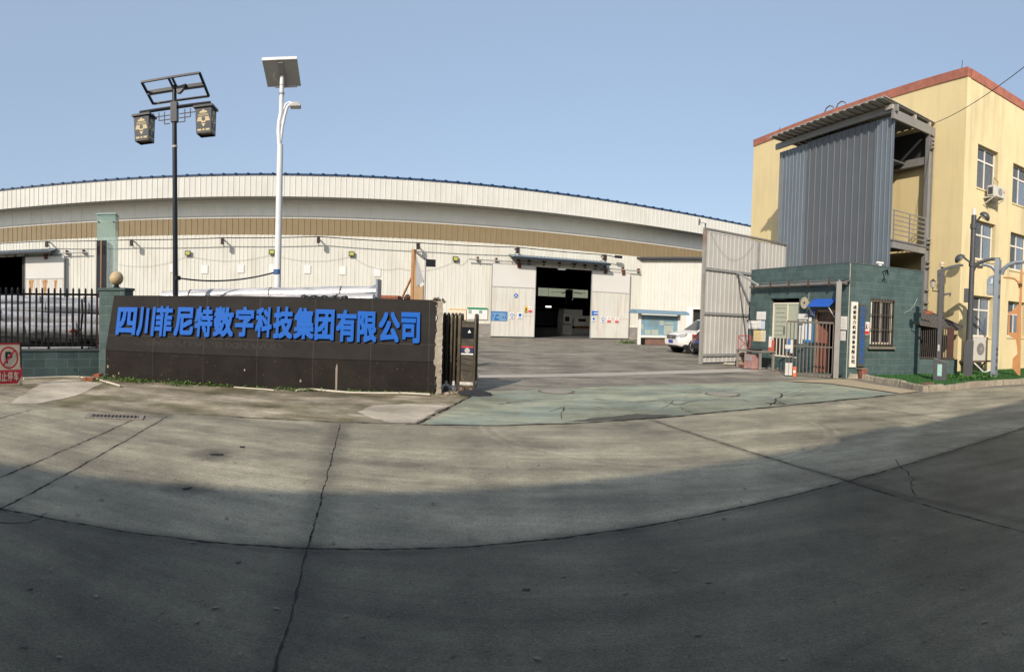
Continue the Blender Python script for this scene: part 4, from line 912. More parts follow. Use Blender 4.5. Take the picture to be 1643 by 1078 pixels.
# long wrapped pole behind the sign wall
a, b = AT(262,478,16.0), AT(606,470.5,13.9)
wrapped_pole('long silver wrapped pole lying behind the sign wall, steel flange at its right end', (a.x,a.y,a.z+.02), (b.x,b.y,b.z), .17, 'wrapped poles behind the sign wall', flange=True, seed=9)
a2, b2 = AT(300,487,15.6), AT(600,483,13.5)
wrapped_pole('silver wrapped pole under the flanged one behind the sign wall', (a2.x,a2.y,a2.z), (b2.x,b2.y,b2.z), .16, 'wrapped poles behind the sign wall', seed=11)
for s_ in (.15,.5,.85):
    p = a2.lerp(b2, s_); o = MB().box(-.15,.15,-.5,.5,0,a2.z-.16).build('trestle', M('timber_dark', ()), None, loc=(p.x,p.y+.2,0), rot=-.15); tag(o, f'timber trestle behind the sign wall under the {("left part","middle","right part")[int(s_*2.9)]} of the wrapped poles', 'trestle')
# glass pylon
gp_ = AT(172,460,17.5); GF = Frame(gp_, .5)
tz = AT(172,346,17.5).z
gy = thing('glass_pylon', 'tall clear glass column with a dark steel upright before it behind the green pillar', 'pylon', GF.o, GF.rot)
gm_ = bpy.data.materials.new('pylon_glass'); gm_.use_nodes = True; g_ = gm_.node_tree.nodes['Principled BSDF']; g_.inputs['Base Color'].default_value = (.42,.60,.54,1); g_.inputs['Roughness'].default_value = .12; g_.inputs['Alpha'].default_value = .33
wgl = .27
for nm, bx in (('glass_pane', (-wgl,wgl,-.27,-.262)), ('glass_pane', (-wgl,wgl,.262,.27)), ('glass_pane', (-wgl,-wgl+.008,-.261,.261)), ('glass_pane', (wgl-.008,wgl,-.261,.261))): MB().box(*bx, 0, tz).build(nm, gm_, gy)
MB().box(-wgl-.02,wgl+.02,-.29,.29,tz,tz+.04).build('glass_cap', M('glass_cap', (.35,.46,.42), .4), gy)
zc = AT(172,388,17.5).z
MB().box(-.25,.03,-.42,-.30,0,zc).build('steel_core', M('core_dark', (.025,.03,.04), .5, 0, .1, 4), gy); MB().box(-.13,-.09,-.435,-.421,0,zc).build('orange_stripe', M('stripe_brown', (.30,.17,.09), .6), gy)
m = MB()
for x in (-.20,-.03): m.box(x-.03,x+.03,-.43,-.421,zc-.4,zc-.15)
m.build('slot', BLACKP, gy)
m = MB()
for x in (-.22,.22): m.lathe([(.02,0),(.02,.03)], (x,-.27,tz-.22), 8, 'y')
m.build('glass_bolt', DARKM, gy)
# plywood board with brace, brick heap
bp_ = AT(664,480,15.5); BF = Frame(bp_, -.35)
bt = AT(663,400,15.5).z
pb = thing('plywood_board', 'tall torn plywood board on a wooden frame standing behind the sign wall', 'board', BF.o, BF.rot)
PLY = M('plywood', (.36,.24,.13), .8, 0, .2, 3, stretch=(1,1,.3)); WOOD = M('raw_wood', (.36,.185,.08), .75, 0, .2, 5)
MB().box(-.08,-.0,-.05,.05,0,bt).build('timber_post', WOOD, pb)
MB().prism([(0,0),(.27,0),(.28,AT(664,458,15.5).z),(.16,AT(664,457,15.5).z-.08),(.05,bt-.5),(.0,bt)], -.02, .02).build('plywood_sheet', PLY, pb)
MB().prism([(.07,AT(664,460,15.5).z),(.16,AT(664,457,15.5).z+.02),(.28,AT(664,453,15.5).z+.02),(.26,AT(664,445,15.5).z),(.05,bt-.15)], -.026, -.021).build('grey_film', M('film_grey', (.30,.31,.33), .6, 0, .1, 4), pb)
m = MB(); m.beam((.03,.03,bt-.08),(.27,.03,bt-.25), .05); m.build('top_rail', M('rail_grey2', (.12,.11,.10), .6), pb); MB().box(.26,.31,.02,.06,0,bt-.28).build('metal_upright', M('upright_grey', (.42,.41,.39), .5), pb)
MB().beam((-.06,.02,AT(664,440,15.5).z),(-.75,.3,AT(664,485,15.5).z-.3), .04).build('brace', M('raw_wood', ()), pb)
p = AT(632,478,15.8); t = thing('brick_stack', 'stack of red hollow bricks showing just over the sign wall top', 'bricks', (p.x,p.y,0))
zb_ = AT(632,474.5,15.8).z; MB().box(-.28,.16,-.3,.3,0,zb_).build('bricks', brick_mat('stack_brick', (.30,.10,.05), (.36,.13,.07), (.14,.07,.05), .24, .09, .012, .85, .6), t)
m = MB()
for i in range(10): x = random.uniform(.2,.75); m.lathe([(.01,-.1),(random.uniform(.06,.12),0),(.01,.1)], (x, random.uniform(-.15,.15), zb_-.12+random.uniform(-.05,.1)), 6)
m.box(.17,.8,-.2,.2,0,zb_-.12); m.build('rubble', M('rubble_dark', (.08,.04,.03), .9, 0, .5, 8), t)

# ================================================================== LAMP POSTS ON THE LEFT
lp = AT(284,470,14.5); zz = lambda y, x=280: AT(x, y, 14.5).z
t = thing('street_lamp', 'black double lantern lamp post with an empty tilted frame on top', 'street lamp', (lp.x,lp.y,0), .2)
t.rotation_euler.y = -.020        # it leans a little to the left
top = zz(136)
MB().tube([(0,0,0),(0,0,3.0),(0,0,top)], [.075,.065,.055], 12).build('pole', M('lamp_black', (.02,.023,.028), .35, .3, .2, 5), t, smooth=40)
MB().lathe([(.16,0),(.16,.03),(.09,.05),(.09,.35),(.075,.36)], n=12).build('base', DARKM, t)
MB().lathe([(.068,0),(.068,.05)], (0,0,zz(236)), 12).build('collar', M('collar_pale', (.4,.38,.33), .5), t)
MB().box(-.08,.08,-.075,.075,zz(195),zz(163)).build('sleeve', DARKM, t)
zb = zz(171)
MB().tube([(-.92,0,zb),(.92,0,zb)], .045, 8).build('crossbar', DARKM, t)
m = MB(); g = .145
for sx in (-1, 1):
    rows_ = (3, 3, 2, 1)
    for r_ in range(3):
        n_c = 3-r_
        for c_ in range(n_c):
            x0 = sx*(.12+c_*g); x1 = sx*(.12+(c_+1)*g); za, zb2 = zb-.07-r_*.10, zb-.07-(r_+1)*.10
            for p_, q_ in (((x0,0,zb2),(x1,0,zb2)), ((x1,0,za),(x1,0,zb2))): m.beam(p_, q_, .02)
m.build('lattice', DARKM, t)
m = MB(); za, zf = top+.10, top-.20; Wd = .74
pn = [(-Wd,-.28,za),(Wd,-.28,za),(Wd,.42,zf),(-Wd,.42,zf)]
for i in range(4): m.beam(pn[i], pn[(i+1)%4], .055, .045)
mid = lambda a, b: [(p+q)/2 for p, q in zip(a, b)]
ml, mr_ = mid(pn[0],pn[3]), mid(pn[1],pn[2]); m.beam(ml, mr_, .09, .10)
for dx in (-.045,.045): m.beam((dx-.0,-.28,za),(dx,.10,(za+zf)/2+.0), .045)
m.build('panel_frame', DARKM, t)
MB().prism([(.06,top-.06),(.30,top+.0),(.26,top-.10),(.15,top-.20),(.08,top-.20)], -.05, .06).build('sensor_box', M('sensor_grey', (.10,.10,.10), .5), t)
EMB = M('emblem_cream', (.52,.42,.24), .6, 0, .08, 6)
for sx in (-1, 1):
    ln = MB(); cx = sx*.80; z1 = zb-.15; z0 = z1-.60; hw = .200; tw = .182
    ln.add([(cx-tw,-tw,z0),(cx+tw,-tw,z0),(cx+tw,tw,z0),(cx-tw,tw,z0),(cx-hw,-hw,z1),(cx+hw,-hw,z1),(cx+hw,hw,z1),(cx-hw,hw,z1)], [(0,1,5,4),(1,2,6,5),(2,3,7,6),(3,0,4,7),(4,5,6,7)])
    OPEN.add('lantern'); l = ln.build('lantern', M('lantern_grey', (.035,.040,.045), .5), t)
    c = MB().box(cx-.24,cx+.24,-.24,.24,z1,z1+.05); c.lathe([(.03,.05),(.03,.12)], (cx,0,z1), 8); c.build('cap', DARKM, l)
    MB().box(cx-tw+.012,cx+tw-.012,-tw+.012,tw-.012,z0+.06,z0+.07).build('diffuser', M('diffuser_tan', (.25,.17,.10), .5), l)
    shapes = [[(-.035,.98),(.035,.98),(.035,.93),(.08,.93),(.12,.84),(-.12,.84),(-.08,.93),(-.035,.93)], [(-.14,.80),(.14,.80),(.14,.775),(-.14,.775)], [(-.15,.72),(.15,.72),(.15,.745),(-.15,.745)],
              [(-.15,.68),(.15,.68),(.185,.50),(.07,.50),(.05,.44),(-.05,.44),(-.07,.50),(-.185,.50)], [(-.06,.40),(.06,.40),(0,.26)], [(-.17,.18),(-.06,.18),(-.06,.10),(-.17,.10)], [(-.03,.18),(.03,.18),(.03,.10),(-.03,.10)], [(.06,.18),(.17,.18),(.17,.10),(.06,.10)]]
    for face in range(2):
        e = MB()
        for sh in shapes:
            k = len(e.v); n = len(sh)
            for x, f_ in [(x_*.88, y_) for x_, y_ in sh]:
                f2 = f_*.92+.0; z = z0+(z1-z0)*f2; y = -(tw+(hw-tw)*f2)-.003
                e.v.append(Vector((cx+x, y, z)) if face == 0 else Vector((cx-y, x, z)))
            e.f.append(tuple(range(k, k+n)))
        d = MB(); zc_ = z0+(z1-z0)*.55; yy = -(tw+(hw-tw)*.55)-.006
        d.v = [Vector((cx+.045*cos(q), yy, zc_+.05*sin(q))) if face == 0 else Vector((cx-yy, .045*cos(q), zc_+.05*sin(q))) for q in [2*pi*i/12 for i in range(12)]]; d.f = [tuple(range(12))]
        OPEN.add('emblem'); OPEN.add('emblem_dot'); eo = e.build('emblem', EMB, l); d.build('emblem_dot', M('lantern_grey', ()), l)
lp2 = AT(445,470,15.0); zz = lambda y, x=447: AT(x, y, 15.0).z
t = thing('street_lamp', 'white solar lamp post with a panel seen from below', 'street lamp', (lp2.x,lp2.y,0), .25)
WM = M('lamp_white', (.66,.67,.68), .4, 0, .05, 3, dirt=((.42,.42,.4), .3, 3, (1,1,.4)))
top = zz(122)
MB().tube([(0,0,0),(.0,0,zz(300)),(-.0,0,zz(232))], [.088,.082,.075], 12).build('lower_pole', WM, t, smooth=40)
MB().tube([(-.015,0,zz(235)),(-.045,0,zz(210)),(-.035,0,zz(196)),(.01,0,zz(180)),(.015,0,top)], [.06,.058,.058,.058,.055], 12).build('upper_pole', WM, t, smooth=50)
MB().tube([(.01,0,zz(228)),(.045,0,zz(205)),(.10,0,zz(186)),(.16,0,zz(172)),(.24,0,zz(166.5)),(.32,0,zz(167))], .036, 8).build('lamp_arm', WM, t, smooth=50)
MB().tube([(.03,0,zz(200)),(.05,0,zz(178)),(.12,0,zz(167)),(.20,0,zz(164)),(.28,0,zz(165.5))], .026, 8).build('brace_arm', WM, t, smooth=50)
lh = MB().box(.24,.50,-.14,.10,zz(173),zz(169)); lh.box(.31,.45,-.08,.06,zz(169)+.002,zz(165)); lh.build('lamp_head', M('lamp_head_grey', (.38,.37,.35), .5, .2), t)
MB().box(.26,.48,-.12,.08,zz(173)-.012,zz(173)-.001).build('lens', M('lens_pale', (.55,.54,.47), .3), t)
m = MB(); za, zf = zz(106), zz(106)-.36; W2 = .43
th_ = Vector((0,.36,.78)).normalized()*.035
P4 = [Vector((-W2,-.40,za)),Vector((W2,-.40,za)),Vector((W2+.02,.38,zf)),Vector((-W2+.02,.38,zf))]
m.add([*P4, *(p+th_ for p in P4)], [(3,2,1,0),(4,5,6,7),(0,1,5,4),(1,2,6,5),(2,3,7,6),(3,0,4,7)]); m.build('solar_panel', M('panel_back', (.55,.54,.51), .6, 0, .08, 3), t)
m = MB(); m.beam(P4[0]+Vector((0,-.012,.02)), P4[1]+Vector((0,-.012,.02)), .03, .065); m.beam(P4[3]+Vector((.2,.0,-.0)), P4[2]+Vector((-.1,0,-.0)), .05, .05); m.build('panel_rim', M('rim_white', (.74,.74,.72), .4), t)
m = MB(); m.beam((.02,-.36,za-.045),(.03,.34,zf-.02), .12, .05); m.build('panel_rail', M('panel_rail', (.36,.36,.35), .5), t)
MB().tube([(-.16,-.12,za-.20),(-.19,-.05,za-.26),(-.17,.05,za-.30),(-.12,.10,za-.33)], .01, 5).build('wire_loop', M('wire_white', (.7,.7,.66)), t)
m = MB().lathe([(.075,0),(.075,.04)], (0.012,0,zz(151)), 10); m.lathe([(.062,0),(.062,.02)], (0.015,0,zz(137)), 10); m.build('clamp', M('clamp_grey', (.35,.34,.33), .5, .3), t)
a, b = AT(286,446,14.5), AT(444,436,15.0); n = 16
t = thing('slung_cable', 'dark cable slung between the black and the white lamp posts', 'cable', a)
MB().tube([(a.lerp(b, i/n)-a)-Vector((0,0,.26*4*(i/n)*(1-i/n)*.55)) for i in range(n+1)], .022, 6).build('cable', M('cable_navy', (.012,.016,.03), .5), t)
m = MB().lathe([(.095,-.06),(.095,.06)], (b-a)+Vector((.01,0,0)), 12); m.build('blue_tie', M('tie_blue', (.04,.10,.25), .6), t); m = MB().lathe([(.085,-.05),(.085,.05)], Vector((-.03,0,0)), 10); m.build('black_tie', DARKM, t)

# ================================================================== FOLDING GATE
g0, g1 = G(712,626), G(767,624.5); GT = Frame(g0, -.05); gl_ = (g1-g0).length
fg = thing('folding_gate', 'bronze folding gate pushed back against the sign wall, its head unit on wheels', 'gate', GT.o, GT.rot)
BZ = M('gate_bronze', (.105,.088,.062), .38, .55, .35, 6); BZD = M('gate_dark', (.035,.032,.026), .45, .3, .3, 6)
zt_g = GT.uv(740,503)[1]
def uframe(mb, x0, x1, y, z0, z1, r=.02):
    c = (x0+x1)/2; R_ = (x1-x0)/2
    pts = [(x0,y,z0),(x0,y,z1-R_)]+[(c-R_*cos(q), y, z1-R_+R_*sin(q)) for q in [pi*i/8 for i in range(1,8)]]+[(x1,y,z1-R_),(x1,y,z0)]
    mb.tube(pts, r, 8)
xs_ = [GT.uv(x,560)[0] for x in (713.5,719.5,726,731.5,737.5)]
for i, x in enumerate(xs_):
    m = MB(); 
    pts = [(x,-.18+.0,.14),(x,-.18,zt_g-.10)]+[(x, -.08-.10*cos(q), zt_g-.10+.09*sin(q)) for q in [pi*k/8 for k in range(1,8)]]+[(x,.02,zt_g-.10),(x,.02,.14)]
    m.tube(pts, .027, 8); f = m.build('folding_frame', BZ if i > 1 else BZD, fg, smooth=50)
    if i < 4:
        m = MB(); xn = xs_[i+1]
        for z in (.35,.75,1.15): m.beam((x,-.06,z),(xn,-.06,z+.3), .02, .03); m.beam((x,-.04,z+.3),(xn,-.04,z), .02, .03)
        m.box(x+.005, xn-.005, .0, .03, .18, zt_g-.25); m.build('scissor_bar', BZD, f)
    if i in (1,3):
        MB().lathe([(.028,0),(.028,.09)], (x,-.18,.135), 10).build('white_sleeve', M('sleeve_white', (.55,.53,.5), .5), f)
        w_ = MB().lathe([(.055,-.02),(.06,-.01),(.06,.01),(.055,.02)], (x,-.18,.06), 14, 'y'); w_.lathe([(.025,-.03),(.025,.03)], (x,-.18,.06), 10, 'y'); w_.build('wheel', M('wheel_grey', (.10,.10,.095), .6), f)
hx0, hx1 = GT.uv(738.5,560)[0], GT.uv(764.5,560)[0]
z_ = lambda y: GT.uv(752,y,.2)[1]
hd = MB().box(hx0+.03,hx1-.03,-.17,.17,.14,z_(518)); h = hd.build('head_unit', M('head_bronze', (.09,.08,.062), .35, .4, .4, 5), fg)
m = MB()
for x in (hx0+.012, hx1-.012):
    for y in (-.19, .19): m.tube([(x,y,.1),(x,y,zt_g-.07)]+[(x,y+(.05 if y < 0 else -.05)*(1-cos(q)), zt_g-.07+.05*sin(q)) for q in [pi*k/6 for k in range(1,7)]]+[(x,y+(.1 if y < 0 else -.1),zt_g-.17)], .026, 8)
m.build('corner_tube', BZ, h, smooth=50)
MB().box(hx0+.04,hx1-.04,-.18,.18,z_(518)+.001,z_(515)).build('head_cap', BZ, h)
MB().box(hx0+.05,hx1-.05,-.182,-.171,z_(543),z_(525)).build('display', glass_mat('display_black', (.012,.014,.018), .15), h)
m = MB().prism([(hx0+.17,z_(534)),(hx0+.24,z_(534)),(hx0+.205,z_(529))], -.186,-.183); m.build('display_mark', PAPER, h)
MB().box(hx0+.045,hx1-.045,-.183,-.171,z_(567),z_(558)).build('nameplate', M('plate_navy', (.02,.03,.10), .4), h)
m = MB().box(hx0+.045,hx1-.045,-.184,-.171,z_(557.8),z_(556)); m.build('red_line', REDP, h); MB().box(hx0+.045,hx1-.045,-.184,-.171,z_(569.2),z_(567.2)).build('white_line', PAPER, h)
MB().disc(((hx0+hx1)/2,-.186,z_(562.5)), .055, 18).build('emblem_oval', M('oval_silver', (.45,.44,.40), .4, .2), h)
m = MB()
for k in range(3):
    z = z_(575)-k*.12
    m.beam((hx0+.06,-.175,z),(hx1-.06,-.175,z-.03), .015)
m.build('inner_bar', BZD, h)
MB().box(hx0-.005,hx1+.005,-.20,.20,.155,.215).build('skirt_white', M('skirt_white', (.50,.48,.44), .5, 0, .3, 14), h)
MB().box(hx0,hx1,-.19,.19,.07,.153).build('chassis', BZ, h, bevel=.012)
for x in (hx0+.07, hx1-.07):
    m = MB().lathe([(.07,-.03),(.075,-.015),(.075,.015),(.07,.03)], (x,-.2,.075), 16, 'y'); w_ = m.build('wheel', M('wheel_brown', (.055,.045,.038), .7), h)
    MB().lathe([(.035,-.032),(.03,.042)], (x,-.2,.075), 10, 'y').build('hub', M('hub_rust', (.20,.12,.07), .6), w_)
p0, p1 = G(752,630), AT(715,543,12.35)
t = thing('leaning_rod', 'thin rusty rod leaning across the folded gate', 'rod', (p0.x,p0.y,0)); MB().tube([(0,0,.012), p1-p0+Vector((0,0,.0))], .012, 6).build('rod', M('rod_brown', (.17,.10,.06), .6, .3), t)
p = G(762,633); m = MB(); R_ = .33
for i in range(7):
    rr_ = R_*(1-i/7)**.6; 
    for j in range(18):
        a = 2*pi*j/18; q = rr_*(1+random.uniform(-.08,.08)); m.v.append(Vector((q*1.15*cos(a), q*.8*sin(a), .085*(i/6)**.8+random.uniform(-.004,.008))))
for i in range(6):
    for j in range(18): m.f.append((i*18+j, i*18+(j+1)%18, (i+1)*18+(j+1)%18, (i+1)*18+j))
m.f.append(tuple(6*18+j for j in range(18)))
o = m.build('asphalt_heap', M('asphalt_heap', (.025,.026,.03), .9, 0, .4, 30, 1, 60), None, loc=(p.x,p.y,.0)); tag(o, 'small black mound of gravelly asphalt at the foot of the folding gate', 'heap')
m = MB()
for i in range(60):
    q = G(random.uniform(705,752), random.uniform(626,634)); s_ = random.uniform(.015,.05); m.lathe([(.2*s_,-.01),(s_,s_*.25),(.3*s_,s_*.55)], (q.x,q.y,.0), random.choice((5,6)))
o = m.build('rubble', M('rubble_pale', (.34,.28,.20), .9, 0, .4, 14), None); o['kind'] = 'stuff'; tag(o, 'pale stony rubble strewn between the sign wall end and the gate wheels', 'rubble')

# ================================================================== CORRUGATED PANEL GATE
pA, pB = G(1124,584), G(1288,400,5.12)
PG = Frame.between(pA, pB); PL_ = (Vector((pB.x,pB.y,0))-pA).length
pg = thing('panel_gate', 'tall grey corrugated gate leaf standing open behind the gatehouse', 'gate', PG.o, PG.rot)
GSH = M('gate_sheet', (.46,.45,.42), .5, .05, .07, 1.2, dirt=((.36,.35,.33), .5, 1.6, (1,1,.3)))
u_mid = PG.uv(1215,430)[0]; hh = 5.12
OPEN.add('gate_sheet'); MB().corr(.05, u_mid-.03, .06, hh-.02, .0, .235, .025, .05).build('gate_sheet', GSH, pg)
MB().corr(u_mid+.03, PL_, .06, hh-.02, .0, .235, .025, .05).build('gate_sheet', GSH, pg)
fr_ = M('gate_frame', (.27,.275,.27), .5, .1, .15, 4)
MB().box(-.06,.05,-.06,.06,0,hh+.02).build('edge_post', M('gate_post_rust', (.30,.29,.26), .6, .1, .1, 3, dirt=((.20,.07,.03), 1.0, .9, (1,1,.8))), pg)
MB().box(u_mid-.05,u_mid+.05,-.07,.05,0,hh-.03).build('middle_post', fr_, pg); MB().box(PL_,PL_+.1,-.06,.06,0,hh+.02).build('edge_post', fr_, pg)
MB().box(-.055,PL_+.09,-.075,.055,hh+.021,hh+.10).build('top_rail', M('rail_weathered', (.17,.16,.15), .7, 0, .25, 7), pg)
for y in (433,503,568.5):
    z = PG.uv(1160,y+1,.06)[1]; MB().box(.055,u_mid-.055,-.07,-.026,z-.05,z+.05).build('cross_rail', fr_, pg)
za = PG.uv(1180,437,.06)[1]; MB().beam((PG.uv(1181,438,.05)[0],-.08,za),(PG.uv(1204,494,.05)[0],-.08,PG.uv(1204,494,.05)[1]), .06).build('diagonal_brace', fr_, pg)
MB().beam((PG.uv(1183,438,.05)[0],-.09,za-.02), PG.loc(AT(1216,457,19.5)), .05).build('stay_bar', M('stay_pale', (.42,.43,.42), .5), pg)
pts = []
for (x0,y0),(x1,y1),sg_ in (((1140,372),(1211,388),.9),):
    a, b = PG.uv(x0,y0,.05), PG.uv(x1,y1,.05)
    for i in range(15): s_ = i/14; pts.append((a[0]+(b[0]-a[0])*s_, -.05, a[1]+(b[1]-a[1])*s_-sg_*4*s_*(1-s_)))
MB().tube(pts, .006, 5).build('wire', M('wire_grey', ()), pg)
for k, (px, dz, lab) in enumerate((((1136,363), .14, 'white security camera on top of the left post of the corrugated gate'),)):
    u = 0.0; t = fthing('security_camera', lab, 'camera', PG, u, 0, hh+.10)
    MB().beam((0,0,0),(0,0,.18), .04).build('stalk', GREYM, t); MB().box(-.28,-.02,-.05,.05,.16,.26).build('housing', WHITEP, t, bevel=.01); MB().box(-.34,-.30,-.03,.03,.06,.3).build('antenna', GREYM, t); MB().lathe([(.035,0),(.03,.02)], (-.281,0,.21), 10, 'x').build('lens', BLACKP, t)

# ================================================================== NOTICE CASE AND CARS
ba, bb_ = G(1025,553), G(1088,553.5); NBF = Frame.between(ba, bb_); bl = (bb_-ba).length
nb = thing('notice_case', 'glazed blue notice case under a curved light blue roof beside the hall', 'notice board', NBF.o, NBF.rot)
zr = NBF.uv(1056,504)[1]; zb1_, zb0_ = NBF.uv(1056,505.8)[1], NBF.uv(1056,538)[1]
for x in (0, bl-.02): MB().box(x-.09,x+.09,-.08,.08,0,zr-.01).build('post', WHITEP, nb, bevel=.01)
MB().box(.10,bl-.12,-.0,.12,zb0_,zb1_).build('backboard', M('case_blue', (.06,.19,.32), .5, 0, .25, 1.2, tint=(.13,.30,.40)), nb)
m = MB()
for (x0,x1,y0,y1) in ((1035,1043.5,529,536.5),(1045.5,1056,528.5,537),(1065.5,1080,522,537),(1059,1064.5,514,522),(1066,1080,517,520.5),(1028,1032,520,528)):
    u0,z1_ = NBF.uv(x0,y0); u1,z0_ = NBF.uv(x1,y1); m.box(u0,u1,-.012,-.001,z0_,z1_)
m.build('posted_sheet', M('sheet_yellowish', (.42,.43,.33), .7, 0, .1, 6), nb)
m = MB(); rnd = random.Random(4)
for r_ in range(2):
    for k in range(5 if r_ == 0 else 4):
        u0, z1_ = NBF.uv(1042+k*2.9, 513.5+r_*6); m.box(u0, u0+.10, -.008, -.001, z1_-.22+.06*r_, z1_)
m.build('heading_block', M('case_ink', (.12,.18,.22), .6), nb)
m = MB(); m.box(.092,bl-.112,-.085,-.0,zb0_-.16,zb0_); m.build('bottom_frame', WHITEP, nb)
gmat = bpy.data.materials.new('case_glass'); gmat.use_nodes = True; g_ = gmat.node_tree.nodes['Principled BSDF']; g_.inputs['Base Color'].default_value = (.6,.75,.8,1); g_.inputs['Alpha'].default_value = .12; g_.inputs['Roughness'].default_value = .05
MB().box(.10,bl-.12,-.06,-.052,zb0_+.002,zb1_).build('glass', gmat, nb)
m = MB(); R_ = .55; k = 10
prof = [(-R_*cos(pi*i/k), .26*sin(pi*i/k)) for i in range(k+1)]
m.add([(-.55,y,zr+z) for y, z in prof]+[(bl+.5,y,zr+z) for y, z in prof], [tuple(range(k+1)), tuple(range(2*k+1, k, -1))]+[(i+1,i,k+1+i,k+2+i) for i in range(k)]+[(0,k,2*k+1,k+1)])
m.build('curved_roof', M('case_roof', (.16,.25,.32), .45, 0, .1, 2), nb, smooth=40)
MB().box(.4,bl-.3,.05,.28,0,zb0_-.17).build('brick_base', brick_mat('case_brick', (.20,.10,.075), (.25,.13,.095), (.16,.13,.11), .24, .08, .012, .85, .5), nb)
MB().box(.12,.42,-.04,.16,.05,.48).build('dark_box', BLACKP, nb)
u_ = NBF.o
ws = [(G(x,551+random.uniform(-1,.5)).x, G(x,551).y, 0, 24, .3, .22) for x in (1004,1008,1011,1014,1017,1001)]
weeds('roadside_weeds', 'clump of low weeds at the foot of the hall left of the notice case', ws, WEED, .14)

def car(label, loc, rot, paint, kind):
    """length along x, front at +x; body lofted from cross sections"""
    t = thing('parked_car', label, 'car', loc, rot)
    if kind == 'suv': L_, Wd, H_ = 4.55, .91, 1.68
    else: L_, Wd, H_ = 4.2, .87, 1.52
    secs = []   # x, half width at sill, half width at waist, z sill, z waist, hood/top z
    m = MB(); P = []
    if kind == 'suv':
        side = [(-2.25,.62,.42,.98,.55),(-2.15,.85,.34,1.05,.7),(-1.5,.90,.30,1.08,1),(-.4,.91,.28,1.05,1),(.75,.91,.28,1.03,1),(1.25,.91,.30,1.02,1),(1.75,.90,.32,.97,.95),(2.12,.84,.34,.88,.85),(2.27,.70,.40,.74,.7)]
    else:
        side = [(-2.08,.66,.46,.86,.6),(-1.98,.82,.36,.98,.8),(-1.4,.87,.30,1.0,1),(-.3,.87,.28,.98,1),(.8,.87,.28,.95,1),(1.4,.86,.3,.90,1),(1.85,.80,.34,.80,.9),(2.08,.64,.42,.66,.7)]
    n = 14
    for (x, hw, z0, z1, _) in side:
        ring = [(-hw*.86,z0),(hw*.86,z0),(hw*.98,z0+.10),(hw,z0+(z1-z0)*.5),(hw*.985,z1-.10),(hw*.93,z1-.02),(hw*.6,z1+.03),(0,z1+.045),(-hw*.6,z1+.03),(-hw*.93,z1-.02),(-hw*.985,z1-.10),(-hw,z0+(z1-z0)*.5),(-hw*.98,z0+.10)]
        P.append([Vector((x, y, z)) for y, z in ring])
    n = len(P[0])
    for r_ in P: m.v += r_
    for i in range(len(P)-1):
        for j in range(n): m.f.append((i*n+j, i*n+(j+1)%n, (i+1)*n+(j+1)%n, (i+1)*n+j))
    m.f.append(tuple(range(n))[::-1]); m.f.append(tuple((len(P)-1)*n+j for j in range(n)))
    b = m.build('body', paint, t, smooth=38)
    # greenhouse
    if kind == 'suv': gp = [(-2.05,1.06,.80),(-1.75,1.56,.66),(-.9,1.675,.64),(.0,1.68,.64),(.38,1.62,.66),(1.22,1.05,.80)]
    else: gp = [(-1.85,.99,.78),(-1.45,1.42,.62),(-.6,1.52,.6),(.1,1.50,.6),(.4,1.44,.62),(1.15,.95,.76)]
    def hoop(z_sc, inset, name, mat, par, z_lo=0):
        mm = MB(); up = [(x, z, hw) for x, z, hw in gp]
        base = 1.02 if kind == 'suv' else .95
        for x, z, hw in up:
            mm.v += [Vector((x, -hw+inset, z)), Vector((x, hw-inset, z))]
        for x, z, hw in up:
            bw_ = (.83 if kind == 'suv' else .79)-inset; mm.v += [Vector((x, -bw_, base)), Vector((x, bw_, base))]
        k = len(up)
        for i in range(k-1):
            mm.f.append((2*i, 2*i+1, 2*i+3, 2*i+2)); mm.f.append((2*i, 2*i+2, 2*k+2*i+2, 2*k+2*i)); mm.f.append((2*i+1, 2*k+2*i+1, 2*k+2*i+3, 2*i+3))
        return mm.build(name, mat, par, smooth=25)
    OPEN.add('cabin'); hoop(1, 0, 'cabin', paint, b)
    gl_m = glass_mat('car_glass', (.03,.04,.045), .06)
    base = 1.04 if kind == 'suv' else .97; hwb = .835 if kind == 'suv' else .795
    s = MB()
    def side_pane(pts):
        for sg in (-1, 1):
            vs = [(x, sg*(hwb+.006-(hwb-.655)*(z-base)/(.62)), z) for x, z in pts]; s.add(vs, [tuple(range(len(pts)))])
    if kind == 'suv': side_pane([(-.15,base+.02),(1.0,base+.02),(.33,base+.50),(-.15,base+.545)]); side_pane([(-1.25,base+.03),(-.22,base+.02),(-.22,base+.545),(-1.1,base+.53)]); side_pane([(-1.9,base+.06),(-1.33,base+.03),(-1.18,base+.52),(-1.7,base+.42)])
    else: side_pane([(-.15,base+.02),(.95,base+.02),(.35,base+.40),(-.15,base+.45)]); side_pane([(-1.3,base+.03),(-.22,base+.02),(-.22,base+.45),(-1.15,base+.42)])
    OPEN.add('side_window'); s.build('side_window', gl_m, b)
    def pane(i, name, e=.012):
        (x0,z0,h0),(x1,z1,h1) = gp[i], gp[i+1]; d = Vector((x1-x0,0,z1-z0)); nn = Vector((-d.z,0,d.x)).normalized()*e
        A_, B_ = Vector((x0,0,z0))+d*.06+nn, Vector((x0,0,z0))+d*.92+nn; OPEN.add(name)
        MB().quad(A_+Vector((0,-h0+.06,0)), A_+Vector((0,h0-.06,0)), B_+Vector((0,h1-.08,0)), B_+Vector((0,-h1+.08,0))).build(name, gl_m, b)
    pane(len(gp)-2, 'windscreen'); pane(0, 'rear_window')
    BLK = M('car_plastic', (.018,.018,.02), .6, 0, .1, 8)
